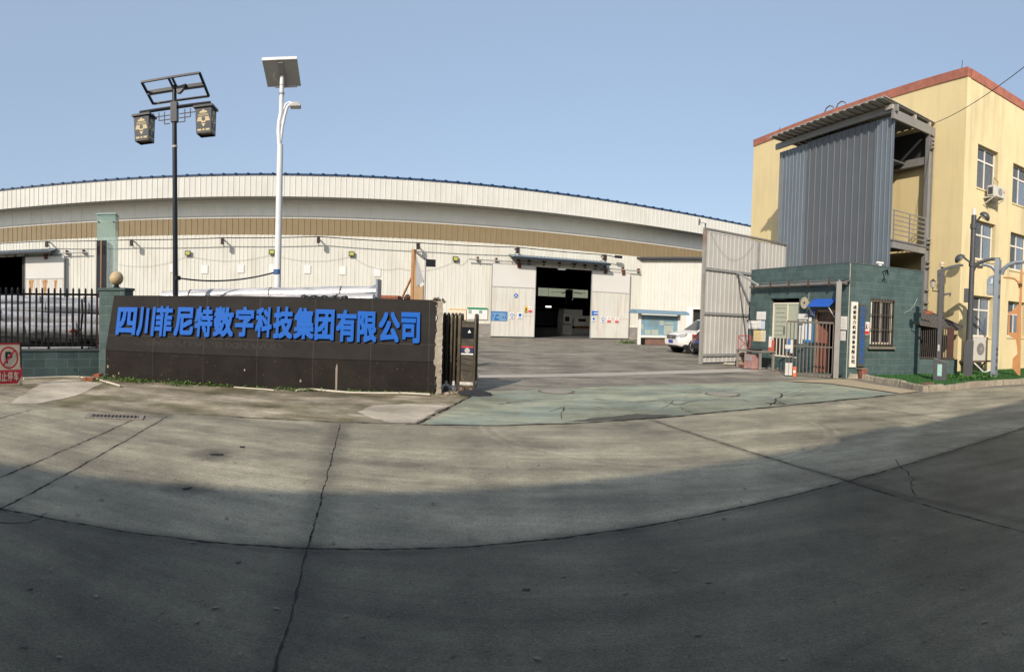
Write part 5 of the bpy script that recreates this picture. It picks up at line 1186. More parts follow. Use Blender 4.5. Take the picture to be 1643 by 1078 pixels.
    for sg in (-1, 1):
        for x in ((1.42,-1.32) if kind == 'suv' else (1.3,-1.25)):
            R_ = .355 if kind == 'suv' else .31; y = sg*(Wd-.13)
            a = MB().lathe([(R_+.07,-.06),(R_+.075,.115)], (x,y,R_), 24, 'y'); a.xf(Matrix.Identity(4)); OPEN.add('wheel_arch'); a.build('wheel_arch', BLK, t)
            wl = MB().lathe([(R_*.72,-.115),(R_*.95,-.125),(R_,-.09),(R_,.09),(R_*.95,.125),(R_*.72,.115)], (x,y,R_), 28, 'y').build('wheel', M('tyre', (.018,.018,.018), .85), t, smooth=40)
            rm = MB(); yo = y-sg*0+sg*.128
            rm.lathe([(.06,-.012),(.05,.02)], (x,yo,R_), 12, 'y'); 
            for q in range(5):
                an = 2*pi*q/5+.3; c_, s__ = cos(an), sin(an); rm.beam((x+.05*c_,yo,R_+.05*s__),(x+R_*.70*c_,yo,R_+R_*.70*s__), .09, .02, (0,1,0))
            k_ = len(rm.v); rm.disc((x,yo,R_), R_*.74, 28, 'y', R_*.65); OPEN.add('rim'); rm.build('rim', M('alloy', (.45,.45,.44), .35, .7), wl)
            MB().disc((x,yo-sg*.02,R_), R_*.72, 24).build('brake_shadow', M('wheel_well', (.03,.03,.03), .8), wl)
    m = MB().box(-L_/2+.25, L_/2-.30, -Wd*.97, Wd*.97, .26, .44); m.build('sill_cladding', BLK, t, bevel=.04)
    fx = L_/2
    if kind == 'suv':
        m = MB().prism([(-.74,.26),(.74,.26),(.84,.46),(.60,.56),(-.60,.56),(-.84,.46)], 0, .34); m.xf(Matrix.Translation((fx-.26,0,0)) @ Matrix.Rotation(pi/2, 4, 'Z')); m.build('front_bumper', BLK, t, bevel=.03)
        g = MB().box(fx-.10, fx+.006, -.46, .46, .66, .86); g.build('grille', BLK, t, bevel=.02)
        m = MB()
        for k in range(3): m.box(fx+.004, fx+.016, -.45, .45, .69+k*.055, .71+k*.055)
        m.lathe([(.06,0),(.055,.02)], (fx+.0,0,.76), 14, 'x'); m.build('grille_bar', M('chrome', (.6,.6,.58), .2, .9), t)
        for sg in (-1, 1):
            h = MB(); h.add([(fx-.03,sg*.50,.70),(fx-.03,sg*.50,.84),(fx-.20,sg*.80,.93),(fx-.42,sg*.90,.97),(fx-.40,sg*.90,.86),(fx-.16,sg*.82,.74)], [(0,1,2,3,4,5)]); k = h.v; h.v = [p+Vector((.035,sg*.012,0)) for p in k]; nb_ = [p+Vector((-.03,-sg*.03,0)) for p in k]; h.add(nb_, [(5,4,3,2,1,0)]); 
            for i in range(6): h.f.append((i, (i+1)%6, 6+(i+1)%6, 6+i))
            h.build('headlight', M('headlight_glass', (.42,.43,.42), .15, .3), t)
            MB().lathe([(.075,-.02),(.07,.03)], (fx-.14,sg*.70,.47), 12, 'x').build('fog_lamp', BLK, t)
            MB().box(.78,.98,sg*.95-.06,sg*.95+.06,1.02,1.18).build('mirror', paint, t, bevel=.03)
        MB().box(fx+.02, fx+.035, -.22, .22, .49, .63).build('number_plate', M('plate_blue', (.03,.06,.30), .4), t)
        tp_ = text_mb('川A 6K2', .36, .075, .002, 0); OPEN.add('plate_text')
    else:
        for sg in (-1, 1):
            MB().prism([(sg*.60,.80),(sg*.80,.78),(sg*.80,1.0),(sg*.66,1.02)], 0, .05).xf(Matrix.Translation((-fx+.07,0,0)) @ Matrix.Rotation(-pi/2, 4, 'Z')).build('tail_lamp', M('tail_red', (.55,.02,.03), .2), t)
        MB().box(-fx-.03, -fx+.30, -.72, .72, .32, .55).build('rear_bumper', BLK, t, bevel=.04)
        MB().box(-fx-.04, -fx+.0, -.22, .22, .60, .72).build('number_plate', M('plate_blue', ()), t)
    return t
wpos = G(1112,567.5); f_ang = atan2(-.225,-.974); R2 = Matrix.Rotation(f_ang, 3, 'Z')
off_ = R2 @ Vector((1.42,.80,0)); c_ = wpos-off_
wcar = car('white off-road car with dark cladding parked nose out behind the corrugated gate', (c_.x,c_.y,0), f_ang, M('car_white', (.70,.69,.66), .25, 0, .03, 2, spec=.5), 'suv'); wcar.scale = (1, 1, 1.06)
rp = G(1124,572); a2_ = .10; R2 = Matrix.Rotation(a2_, 3, 'Z'); c_ = rp - R2 @ Vector((-2.1,-.45,0))
car('dark red car, only its tail showing past the corrugated gate post', (c_.x,c_.y,0), a2_, M('car_red', (.10,.010,.016), .25, 0, .05, 2, spec=.5), 'hatch')

# ================================================================== GATEHOUSE
gC, gL, gR = Vector((10.03,15.76,0)), Vector((8.82,20.82,0)), Vector((13.08,15.86,0))
GHF, GHS = Frame.between(gL, gC), Frame.between(gC, gR)
fl_, sl_ = (gC-gL).length, (gR-gC).length; gh_h = 3.64
gh = thing('gatehouse', 'flat roofed gatehouse of rusticated green blocks at the entrance corner', 'gatehouse', gC)
wF = (1.24, 2.84, .45, 2.56); dF = (3.66, 4.71, .06, 2.16); wS = (.88, 1.81, 1.08, 2.55)
OPEN |= {'front_wall', 'side_wall', 'rear_wall'}
MB().holed(0, fl_, -.02, gh_h, 0, [wF, dF], .18).build('front_wall', GREENW, gh, GHF)
MB().holed(0, sl_, -.02, gh_h, 0, [wS], .14).build('side_wall', GREENW, gh, GHS)
gB = gL+(gR-gC)
MB().holed(0, fl_, -.02, gh_h, 0, [], 0).build('rear_wall', GREENW, gh, Frame.between(gR, gB)); MB().holed(0, sl_, -.02, gh_h, 0, [], 0).build('rear_wall', GREENW, gh, Frame.between(gB, gL))
cen = (gC+gL+gR+gB)/4; rp_ = [(p+(cen-p)*.002)-gC for p in (gL, gC, gR, gB)]
MB().slab(rp_, gh_h-.25, gh_h-.2).build('roof', M('roof_grey2', (.2,.2,.19), .9), gh); cp_ = [(p+(p-cen)*.006)-gC for p in (gL, gC, gR, gB)]; ci_ = [(p+(cen-p)*.06)-gC for p in (gL, gC, gR, gB)]
m = MB()
for i in range(4):
    a, b, c, d = cp_[i], cp_[(i+1)%4], ci_[(i+1)%4], ci_[i]; m.slab([a, b, c, d], gh_h+.001, gh_h+.03)
m.build('parapet_cap', M('cap_greygreen', (.075,.10,.095), .8, 0, .2, 4), gh)
MB().tube([(0-.0,-.015,0),(0,-.015,gh_h)], .014, 6).build('corner_strip', M('strip_pale', (.40,.39,.34), .6), gh)
MB().slab(rp_, .03, .05).build('floor', M('floor_dim', (.16,.14,.12), .8), gh)
rb = [(p+(cen-p)*.16)-gC for p in (gL, gC, gR, gB)]
# front window
fw_ = thing('x', 'x', 'x'); bpy.data.objects.remove(fw_)
CRF = M('window_cream', (.74,.68,.55), .5, 0, .06, 4)
def sash(x0, x1, z0, z1, y, parent, frame, mull, trans=None, mat=CRF, gl=None, b=.055, name='window'):
    m = MB(); m.box(x0,x0+b,y-.03,y+.04,z0,z1); m.box(x1-b,x1,y-.03,y+.04,z0,z1); m.box(x0+b,x1-b,y-.03,y+.04,z0,z0+b); m.box(x0+b,x1-b,y-.03,y+.04,z1-b,z1)
    zt = z1-b
    if trans: m.box(x0+b,x1-b,y-.028,y+.038,trans-b/2,trans+b/2)
    for xx in mull:
        if trans: m.box(xx-b*.45,xx+b*.45,y-.026,y+.036,z0+b,trans-b/2); m.box(xx-b*.45,xx+b*.45,y-.026,y+.036,trans+b/2,z1-b)
        else: m.box(xx-b*.45,xx+b*.45,y-.026,y+.036,z0+b,z1-b)
    o = m.build(name, mat, parent, frame)
    edges = [x0+b, *mull, x1-b]
    for a, c in zip(edges, edges[1:]):
        MB().box(a+.005, c-.005, y+.002, y+.010, z0+b, z1-b).build('pane', gl or glass_mat('pane_dark', (.035,.04,.045), .06), o)
    return o
win = sash(wF[0]+.02, wF[1]-.02, wF[2]+.02, wF[3]-.15, .14, gh, GHF, [(wF[0]+wF[1])/2+.05])
bl_m = M('blind_green', (.40,.42,.32), .8, 0, .08, 6)
xm = (wF[0]+wF[1])/2+.05; zbld = GHF.uv(1255,543)[1]
for a, c in ((wF[0]+.10, xm-.05), (xm+.05, wF[1]-.10)):
    o = MB().box(a, c, .128, .136, zbld, wF[3]-.22).build('blind', bl_m, win)
m = MB(); rnd = random.Random(3)
for r_ in range(9):
    z = zbld+.1+r_*.16; x = wF[0]+.18
    while x < xm-.12: l = rnd.uniform(.03,.09); m.quad((x,.126,z),(x+l,.126,z),(x+l,.126,z+.03),(x,.126,z+.03)); x += l+.03
m.quad((xm-.22,.1255,zbld+.14),(xm-.12,.1255,zbld+.14),(xm-.12,.1255,zbld+.42),(xm-.22,.1255,zbld+.42))
OPEN.add('blind_print'); m.build('blind_print', M('blind_ink', (.12,.14,.13), .8), win)
m = MB()
for k in range(3): x = wF[0]+.28+k*.2; m.box(x-.02,x+.02,.118,.13,wF[2]+.08,zbld-.005)
m.build('window_bar', CRF, win)
MB().box(xm+.06, xm+.20, .12, .128, zbld-.45, zbld+.0).build('blue_sheet', M('sheet_blue', (.05,.20,.50), .6), win); MB().box(xm+.22, xm+.34, .12, .128, zbld-.5, zbld-.02).build('white_sheet', PAPER, win)
# door
DR = M('door_red_brown', (.17,.045,.025), .45, 0, .15, 5)
m = MB(); m.box(dF[0]+.0,dF[0]+.07,.03,.15,.06,dF[3]); m.box(dF[1]-.07,dF[1],.03,.15,.06,dF[3]); m.box(dF[0]+.07,dF[1]-.07,.03,.15,dF[3]-.07,dF[3]); dfm = m.build('door_frame', M('door_frame_tan', (.36,.22,.15), .6), gh, GHF)
MB().box(dF[0]+.07,dF[1]-.07,.06,.11,dF[3]-.45,dF[3]-.07).build('transom', M('transom_dark', (.03,.008,.006), .3), dfm)
for xx, ang in ((dF[0]+.08, .85), (dF[1]-.08, pi-.55)):
    l = MB().box(0,.40,-.02,.02,.08,dF[3]-.47); l.box(.07,.33,-.03,-.02,.3,1.2); l.xf(Matrix.Translation((xx,.10,0)) @ Matrix.Rotation(ang, 4, 'Z')); d = l.build('door_leaf', DR, dfm)
MB().box(dF[0]+.1, dF[1]-.1, 1.0, 1.04, .06, 2.3).build('dark_partition', BLACKP, dfm)
MB().box(dF[0]-.05, dF[1]+.05, -.25, .0, -.02, .055).build('door_step', M('step_concrete', (.30,.27,.22), .9, 0, .2, 6), gh, GHF)
# awning
aw = fthing('door_awning', 'small bright blue awning over the gatehouse door', 'awning', GHF, 0, 0, 0)
za1, za0 = 2.52, 2.26; xa0, xa1 = 3.62, 4.68
m = MB().add([(xa0,-.02,za1),(xa1,-.02,za1),(xa1,-.36,za0),(xa0,-.36,za0),(xa0,-.02,za1-.02),(xa1,-.02,za1-.02),(xa1,-.36,za0-.02),(xa0,-.36,za0-.02)], [(0,1,2,3),(7,6,5,4),(0,4,5,1),(3,2,6,7),(1,5,6,2),(0,3,7,4)]); m.build('canopy', M('awning_blue', (.022,.095,.42), .5, 0, .08, 5), aw)
for x in (xa0+.06, xa1-.06): MB().beam((x,-.32,za0-.03),(x,-.02,za0-.35), .025).build('strut', WHITEP, aw)
# side window, bars
sw = sash(wS[0]+.02, wS[1]-.02, wS[2]+.02, wS[3]-.02, .08, gh, GHS, [(wS[0]+wS[1])/2])
m = MB(); 
for a, c in ((wS[0]+.16, wS[0]+.30), (wS[0]+.60, wS[1]-.08), (wS[0]+.36,wS[0]+.42)):
    k = int((c-a)/.03)
    for i in range(k): m.box(a+i*.03, a+i*.03+.022, .10+.012*(i%2), .115+.012*(i%2), wS[2]+.08, wS[3]-.08)
m.build('curtain', M('curtain_cream', (.66,.62,.50), .8), sw)
gr = fthing('window_grille', 'rusty iron bars over the gatehouse window beside the hanging boards', 'grille', GHS, 0, -.0, 0)
GI = M('grille_iron', (.085,.065,.05), .7, .2, .3, 9)
for k in range(8):
    x = wS[0]+.04+k*(wS[1]-wS[0]-.08)/7; MB().box(x-.011,x+.011,-.09,-.062,wS[2]-.04,wS[3]+.04).build('bar', GI, gr)
for z in (wS[2]-.0, wS[2]+(wS[3]-wS[2])*.34, wS[2]+(wS[3]-wS[2])*.67, wS[3]): m = MB().box(wS[0]-.03,wS[1]+.03,-.061,-.035,z-.014,z+.014); m.box(wS[0]-.03,wS[0],-.034,.0,z-.014,z+.014); m.box(wS[1],wS[1]+.03,-.034,.0,z-.014,z+.014); m.build('crossbar', GI, gr)
MB().box(wS[0]-.1, wS[1]+.08, -.12, .0, wS[2]-.14, wS[2]-.06).build('sill', M('sill_stone', (.16,.14,.11), .85, 0, .2, 7), gh, GHS)
# hanging boards
def vboard(x, y0, y1, wd_, name, mat, label, chars, cmat, cw, font_d, tilt=0):
    u0, z1 = GHS.uv(x, y0); _, z0 = GHS.uv(x, y1); t = fthing(name, label, 'sign board', GHS, u0, -.06, z0); H_ = z1-z0
    t.rotation_euler.y = tilt
    MB().box(0, wd_, 0, .05, 0, H_).build('board', mat, t, bevel=.004)
    n = len(chars); pitch = (H_*.91)/n
    for i, ch in enumerate(chars):
        tm_ = text_mb(ch, cw, pitch*.78, .012, font_d); shift(tm_, wd_/2-cw/2, -.004, H_*.955-(i+1)*pitch+pitch*.11); tm_.build('character', cmat, t)
    return t
vboard(1365, 484, 589, .25, 'name_board', M('board_white', (.70,.66,.57), .5, 0, .06, 3), 'tall white hanging board with black vertical characters at the gatehouse corner', '成都垣力机械设备有限公司', INK, .13, .025, .0)
vboard(1378.5, 488, 588, .24, 'name_board', M('board_dark', (.075,.075,.07), .5, 0, .1, 5), 'tall dark hanging board with bright blue vertical characters beside the white one', '四川菲尼特数字科技集团有限公司', M('char_blue', (.012,.12,.42), .5), .145, .025, .0)
u0, z0 = GHS.uv(1379,600); t = fthing('rusty_stand', 'rusty brick red block under the dark hanging board', 'stand', GHS, u0-.02, -.2, 0)
MB().box(-.1,.12,-.1,.1,0,.30).build('block', M('stand_rust', (.22,.09,.06), .85, 0, .5, 9), t, bevel=.01); MB().box(-.12,.14,-.12,.12,.301,.33).build('plate', M('stand_top', (.26,.17,.11), .8), t)
def ex_ban(t, W_, H_):
    m = MB(); m.disc((0,-.004,H_*.64), W_*.40, 20, 'y', W_*.33); OPEN.add('ban_ring'); m.build('ban_ring', REDP, t)
    m = MB().disc((0,-.003,H_*.76), W_*.07, 10); m.add([(-.02,-.003,H_*.5),(.02,-.003,H_*.5),(.03,-.003,H_*.72),(-.03,-.003,H_*.72)], [(0,1,2,3)]); m.beam((-.01,-.003,H_*.55),(-.05,-.003,H_*.46), .02, .002, (0,1,0)); m.beam((.01,-.003,H_*.55),(.05,-.003,H_*.47), .02, .002, (0,1,0)); OPEN.add('figure'); m.build('figure', INK, t)
    MB().box(-W_*.46,W_*.46,-.006,-.001,H_*.04,H_*.30).build('red_band', REDP, t)
wplate(GHS, (1385.5,1395), 516.5, 537, .02, .012, 'ban_sign', PAPER, 'white no entry sign with a red ring between the dark board and barred window', 'sign', extra=ex_ban)
def ink(n, sd): return lambda t, W_, H_: lines_of(t, W_, H_, n, M('grey_print', ()) , .1, sd, .3)
GP = 'paper notices on the gatehouse front'
for px, y0, y1, nm, mt, lab, ex in (((1214,1221), 500, 513, 'paper_notice', PAPER, 'upper left small white paper on the gatehouse front left of its window', ink(3,1)), ((1221.6,1228.5), 500, 513, 'paper_notice', PAPER, 'upper right small white paper, the one nearer the window', ink(3,2)),
    ((1201,1214), 514.5, 527.5, 'paper_notice', PAPER, 'white paper left of the gatehouse window, leftmost of its row', ink(2,3)), ((1214.6,1221), 514.2, 527.3, 'paper_notice', PAPER, 'white paper in the middle of the row left of the window', ink(2,4)), ((1221.5,1227), 515, 528, 'paper_notice', M('paper_bluish', (.55,.64,.74), .7), 'pale blue paper at the right end of the row left of the window', ink(3,5)),
    ((1209,1220), 530, 547.5, 'paper_notice', M('paper_yellow', (.66,.48,.20), .8, 0, .15, 6), 'faded yellow poster above the outdoor table', ink(4,6)), ((1220.4,1228), 530, 548, 'paper_notice', M('paper_cream', (.68,.60,.42), .8, 0, .15, 6), 'cream faded paper beside the yellow poster', ink(4,7)),
    ((1232.5,1242), 545.5, 564, 'red_notice', M('notice_red', (.55,.13,.07), .7), 'orange red notice standing at the right end of the outdoor table', None),
    ((1281,1296), 503.5, 512, 'paper_notice', PAPER, 'wide white paper under the round loudspeaker', ink(3,8)), ((1282,1287.5), 513.5, 518.5, 'paper_notice', PAPER, 'left of the two tiny white papers above the blue poster', None), ((1289,1294), 513.5, 518.5, 'paper_notice', PAPER, 'right of the two tiny white papers above the blue poster', None),
    ((1282,1287.5), 522, 551.5, 'paper_notice', PAPER, 'tall narrow white paper left of the blue poster', ink(9,9)), ((1289.5,1304.5), 520.5, 549, 'blue_poster', M('poster_blue', (.03,.22,.52), .5), 'blue and white poster seen behind the barred gate', None), ((1298.5,1309), 497, 506.5, 'blue_sign', M('sign_navy', (.02,.05,.30), .5), 'small dark blue sign with white lines under the awning', lambda t, W_, H_: lines_of(t, W_, H_, 2, PAPER, .12, 10, .4)),
    ((1348.5,1359), 507.5, 529, 'paper_notice', PAPER, 'larger white paper right of the gate post on the gatehouse front', ink(7,11)), ((1348.5,1356.5), 531, 546.5, 'paper_notice', PAPER, 'smaller white paper under the larger one right of the gate post', ink(4,12))):
    t = wplate(GHF, px, y0, y1, .02, .01, nm, mt, lab, 'notice', GP if nm == 'paper_notice' else None, extra=ex)
    if nm == 'blue_poster':
        W_ = t.children[0].dimensions.x; 
        MB().box(-.30,-.08,-.004,-.001,.08,.62).build('white_panel', PAPER, t); MB().box(.0,.14,-.004,-.001,.08,.85).build('white_panel', PAPER, t)
    if nm == 'red_notice': MB().box(-.14,.02,-.004,-.001,.15,.55).build('white_panel', PAPER, t)
u, z = GHF.uv(1293.5,486,.1); t = fthing('loudspeaker', 'round cream horn loudspeaker beside the blue awning', 'loudspeaker', GHF, u, 0, z)
MB().lathe([(.05,.0),(.06,.06),(.10,.10),(.19,.17),(.20,.18)], (0,0,0), 20, 'y').build('horn', M('horn_cream', (.42,.37,.27), .6, 0, .1, 5), t, smooth=50); MB().lathe([(.045,.15),(.03,.2)], (0,0,0), 12, 'y').build('driver', DARKM, t); MB().tube([(0.02,-.01,.1),(.03,-.01,.35)], .01, 5).build('wire', M('wire_grey', ()), t)
# overhead pipe, post and barred gate
hp = G(1341,607); pz = AT(1350,455,18.55).z
_u0, _z0 = GHF.uv(1204,461.5,.16); _u1, _z1 = GHF.uv(1358,453,.16); ot = GHF.P(_u0,-.16); oe = GHF.P(_u1,-.16); oz = (_z0+_z1)/2
t = thing('overhead_track', 'rusty steel track pipe held along the gatehouse front above the gate', 'rail', (ot.x,ot.y,oz), atan2(oe.y-ot.y, oe.x-ot.x)); LL = hypot(oe.x-ot.x, oe.y-ot.y)
PIPE = M('track_steel', (.22,.205,.19), .5, .3, .2, 4, dirt=((.14,.07,.04), .6, 5, (1,1,1)))
MB().tube([(0,0,0),(LL,0,0)], .055, 10).build('pipe', PIPE, t); MB().tube([(.2,0,.12),(LL-.6,0,.10)], .018, 6).build('upper_pipe', PIPE, t)
for k in range(5): x = LL*(.06+.2*k); m = MB().box(x-.03,x+.03,-.07,.15,-.075,-.058); m.box(x-.03,x+.03,-.08,-.06,-.075,.16); m.build('holder', M('holder_dark', (.075,.045,.032), .85, 0, .4, 9), t)
m = MB().add([(LL-.5,.02,-.02),(LL+.1,.02,.16),(LL+.1,.08,.16),(LL-.5,.08,-.02)], [(0,1,2,3)]); m.beam((LL-.35,.05,-.02),(LL+.12,.05,.10), .06); m.build('end_bracket', PIPE, t)
t = thing('gate_post', 'square grey steel post at the gatehouse corner carrying the barred gate', 'post', (hp.x,hp.y,0), -.6)
MB().box(-.085,.085,-.085,.085,0,pz+.06).build('post', M('post_grey', (.25,.24,.222), .55, .1, .12, 3, dirt=((.2,.13,.09), .4, 3, (1,1,.5))), t, bevel=.008); MB().lathe([(.05,0),(.05,.06)], (0,0,pz+.06), 10).build('cap', PIPE, t)
ge = G(1260,603); GG = Frame.between(ge, hp); gw = (hp-ge).length-.13
bg_ = thing('barred_gate', 'low grey gate of upright steel bars in front of the gatehouse door', 'gate', GG.o, GG.rot)
zg1, zgm, zg0 = GG.uv(1300,517)[1], GG.uv(1300,556)[1], .10
GST = M('gate_bar_steel', (.120,.112,.098), .5, .2, .15, 5, dirt=((.16,.09,.05), .35, 5, (1,1,1)))
for z, r_ in ((zg1,.03),(zgm,.022),(zg0,.028)): MB().box(.0,gw,-r_,r_,z-r_,z+r_).build('rail', GST, bg_)
nb_ = 14
for k in range(nb_):
    x = gw*k/(nb_-1); MB().box(x-.014,x+.014,-.014,.014,zg0+.029,zg1-.031).build('bar', GST, bg_)
for x in (.02, gw-.04): MB().tube([(x,0,0),(x,0,zg0-.03)], .02, 6).build('gate_foot', GST, bg_)
MB().box(-.03,.22,-.06,-.031,zgm-.10,zgm+.03).build('latch_plate', M('latch_pale', (.5,.48,.44), .5), bg_)
u = GG.uv(1260.5,590)[0]; W2 = GG.uv(1272,590)[0]
for k in (0,1): MB().box(u+k*(W2-u)*.52,u+k*(W2-u)*.52+(W2-u)*.46,-.08,-.03,.03,GG.uv(1265,582)[1]).build('white_plate', M('plate_white', (.50,.48,.44), .6, 0, .1, 5), bg_)
u0, u1 = GG.uv(1273.5,590)[0], GG.uv(1279,590)[0]; t = fthing('orange_box', 'small orange box standing at the foot of the barred gate', 'box', GG, (u0+u1)/2, -.09, 0)
MB().box(-(u1-u0)/2,(u1-u0)/2,-.05,.05,0,GG.uv(1276,588)[1]).build('box', M('box_orange', (.55,.14,.05), .6, 0, .1, 6), t, bevel=.008); MB().box(-.04,.03,-.053,-.05,.12,.2).build('mark', PAPER, t)
# table, things around it
tz = .62; tf = Frame(GHF.P(.55,-.75), GHF.rot)
t = thing('outdoor_table', 'grey table with square legs against the gatehouse front below the posters', 'table', GHF.P(0,-.65,0), GHF.rot)
x0, x1 = GHF.uv(1191,566,.65)[0], GHF.uv(1240,566,.4)[0]
TBM = M('table_grey', (.18,.165,.14), .7, 0, .15, 6)
MB().box(x0,x1,-.3,.38,tz,tz+.05).build('tabletop', TBM, t, bevel=.006)
for xx in (x0+.06, x1-.07):
    for yy in (-.25, .33): MB().box(xx-.035,xx+.035,yy-.035,yy+.035,0,tz).build('leg', M('leg_grey', (.22,.205,.18), .7, 0, .15, 6), t)
o = MB().box(-.28,.28,-.12,.12,0,.05).build('black_tray', BLACKP, None, loc=GHF.P((x0+x1)/2+.1,-.7,tz+.05), rot=GHF.rot, bevel=.01); tag(o, 'flat black tray lying on the outdoor table', 'tray')
u = GHF.uv(1209.5,585,.7)[0]; t = fthing('pink_cabinet', 'small faded pink cabinet standing under the outdoor table', 'cabinet', GHF, u, -.75, 0)
MB().box(-.26,.26,-.2,.2,.02,.53).build('cabinet', M('cabinet_pink', (.34,.19,.17), .6, 0, .2, 4), t, bevel=.01); MB().box(-.2,.2,-.212,-.2,.3,.5).build('drawer_front', M('drawer_grey', (.30,.27,.25), .6), t)
for x in (-.2,.2): MB().box(x-.03,x+.03,-.17,.17,0,.019).build('foot', M('foot_red', (.3,.08,.05), .7), t)
p = G(1192,588); t = thing('hand_truck', 'red hand truck with crossed bars leaning by the corrugated gate', 'hand truck', (p.x,p.y,0), -.5)
RT = M('truck_red', (.30,.035,.03), .5, .1, .2, 6)
m = MB()
for x in (-.22,.22): m.tube([(x,0,.05),(x,.22,1.15)], .02, 6)
m.tube([(-.22,.22,1.15),(.22,.22,1.15)], .02, 6); m.beam((-.22,.12,.62),(.22,.20,1.1), .025); m.beam((.22,.12,.62),(-.22,.20,1.1), .025)
for z in (.2,.62): m.beam((-.22,z*.2,z),(.22,z*.2,z), .03)
m.build('frame', RT, t); MB().box(-.24,.24,-.22,.0,.02,.045).build('toe_plate', RT, t)
for x in (-.27,.27): MB().lathe([(.10,-.03),(.115,-.015),(.115,.015),(.10,.03)], (x,.06,.116), 16, 'x').build('wheel', M('tyre', ()), t)
m = MB()
for k, (x, z, r_) in enumerate(((-.05,.12,.13),(.06,.3,.14),(-.04,.47,.12))): m.lathe([(.02,-.08),(r_,-.05),(r_*1.05,.03),(r_*.5,.09),(.02,.1)], (x,-.08,z), 9)
m.build('sack_load', M('sack_tan', (.28,.20,.13), .9, 0, .3, 8, .5, 20), t)
p = G(1171,586); m = MB()
for i in range(14): m.lathe([(.02,-.03),(random.uniform(.05,.12),0),(.02,.07)], (random.uniform(-.28,.28), random.uniform(-.1,.1), .035), 6)
o = m.build('stone_pile', M('stone_pale2', (.36,.33,.27), .9, 0, .3, 6), None, loc=p); tag(o, 'little heap of pale stones at the foot of the corrugated gate', 'stones')
a, b = G(1190,592), G(1257,594); d_ = (b-a); kt2 = thing('striped_kerb', 'low dark step with white dashes along the gatehouse front', 'kerb', a, atan2(d_.y, d_.x)); LL = d_.length
MB().box(0,LL,-.02,.30,0,.05).build('step', M('step_dark', (.07,.065,.06), .85, 0, .2, 6), kt2)
for k in range(5): x = LL*(.02+k*.2); MB().add([(x+.0,-.015,.0535),(x+LL*.11,-.015,.0535),(x+LL*.16,.2,.0535),(x+LL*.05,.2,.0535)], [(0,1,2,3)]).build('white_dash', M('dash_white', (.66,.63,.56), .7, 0, .1, 8), kt2)
u, z = GHS.uv(1417,427,.2); t = fthing('security_camera', 'white bullet camera on the gatehouse roof edge before the grey stair tower', 'camera', GHS, u, -.03, gh_h+.02)
MB().box(-.05,.05,-.02,.06,.0,.05).build('mount', WHITEP, t); MB().lathe([(.042,-.14),(.042,.12)], (0,0,.09), 12, 'x').build('housing', WHITEP, t, smooth=50); MB().lathe([(.03,.121),(.03,.13)], (0,0,.09), 12, 'x').build('lens', BLACKP, t)
u, z = GHS.uv(1422,436,.2); t = fthing('wall_bracket', 'dark bent bracket with dangling ends high on the gatehouse side wall', 'bracket', GHS, u, 0, z)
MB().beam((0,0,0),(-.06,-.34,.05), .03).build('arm', DARKM, t); m = MB().beam((-.06,-.34,.05),(-.02,-.33,-.12), .03); m.beam((-.06,-.34,.05),(-.14,-.33,-.1), .03); m.build('hook', DARKM, t)
pts = [GHS.loc(ONP(x,y,gC-GHS.Y*.03,GHS.Y)) for x,y in ((1472,478),(1469,485),(1466,491),(1460,498),(1450,503))]
t = thing('wall_wire', 'thin pale wire curving across the gatehouse side wall', 'wire', gC, GHS.rot); MB().tube(pts, .008, 4).build('wire', M('wire_pale', (.35,.36,.33), .6), t)

# ================================================================== LEAN-TO
la, lb = Vector((13.10,16.02,0)), G(1531,602.5,.05); la = Vector((13.12,16.0,0)); lb = Vector((lb.x,lb.y,0)); LF = Frame.between(la, lb); lw = (lb-la).length
lt = thing('lean_to', 'low lean-to with dark bars, green base and dark sheet roof between gatehouse and yellow building', 'shed', LF.o, LF.rot)
zb = LF.uv(1505,576)[1]
MB().box(0,lw+.1,.0,.15,0,zb).build('base_wall', GREENW, lt); MB().box(-.0,lw-.02,-.03,.12,zb+.001,zb+.06).build('ledge', M('ledge_brown', (.05,.035,.03), .8), lt)
zt = LF.uv(1500,524)[1]
for k in range(15):
    x = .03+k*(lw-.32)/14; MB().box(x-.014,x+.014,.02,.05,zb+.06,zt).build('bar', M('bar_iron', (.055,.045,.038), .7, .2, .3, 8), lt)
MB().box(lw-.28,lw-.06,.0,.08,zb+.06,zt).build('brown_post', M('post_red_brown', (.06,.022,.016), .7, 0, .3, 6), lt)
MB().box(.0,lw-.1,1.9,1.95,zb,zt+.3).build('dark_back', M('back_dark', (.012,.011,.010), .8), lt)  # near-black back and floor sheets paint the shade seen between the bars
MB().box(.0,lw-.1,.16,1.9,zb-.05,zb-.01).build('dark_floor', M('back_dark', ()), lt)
e0, e1, e2, e3 = (LF.loc(AT(x,y,D)) for x,y,D in ((1471,521,20.3),(1534,531,21.2),(1545,527,22.0),(1483,499,22.2)))
up_v = Vector((0,0,.04)); q = [e0, e1, e2, e3]; m = MB().add([*q, *(p+up_v for p in q)], [(3,2,1,0),(4,5,6,7),(0,1,5,4),(1,2,6,5),(2,3,7,6),(3,0,4,7)])
for k in range(12): s_ = (k+.5)/12; m.beam(e0.lerp(e1,s_)+up_v*1.2, e3.lerp(e2,s_)+up_v*1.2, .05, .025)
m.build('sheet_roof', M('leanto_roof', (.10,.092,.082), .75, 0, .35, 4, dirt=((.04,.035,.03), .6, 4, (1,1,1))), lt)
m = MB().beam(e3+up_v*1.5, e2+up_v*1.5, .12, .05); m.build('ridge_sheet', M('ridge_dark', (.045,.042,.04), .7), lt)
p = e3.lerp(e2,.14)+Vector((-.1,-.2,.02)); m = MB().box(p.x-.15,p.x+.15,p.y-.08,p.y+.08,p.z-.05,p.z+.06); o = m.build('roof_brick', BRK, lt)

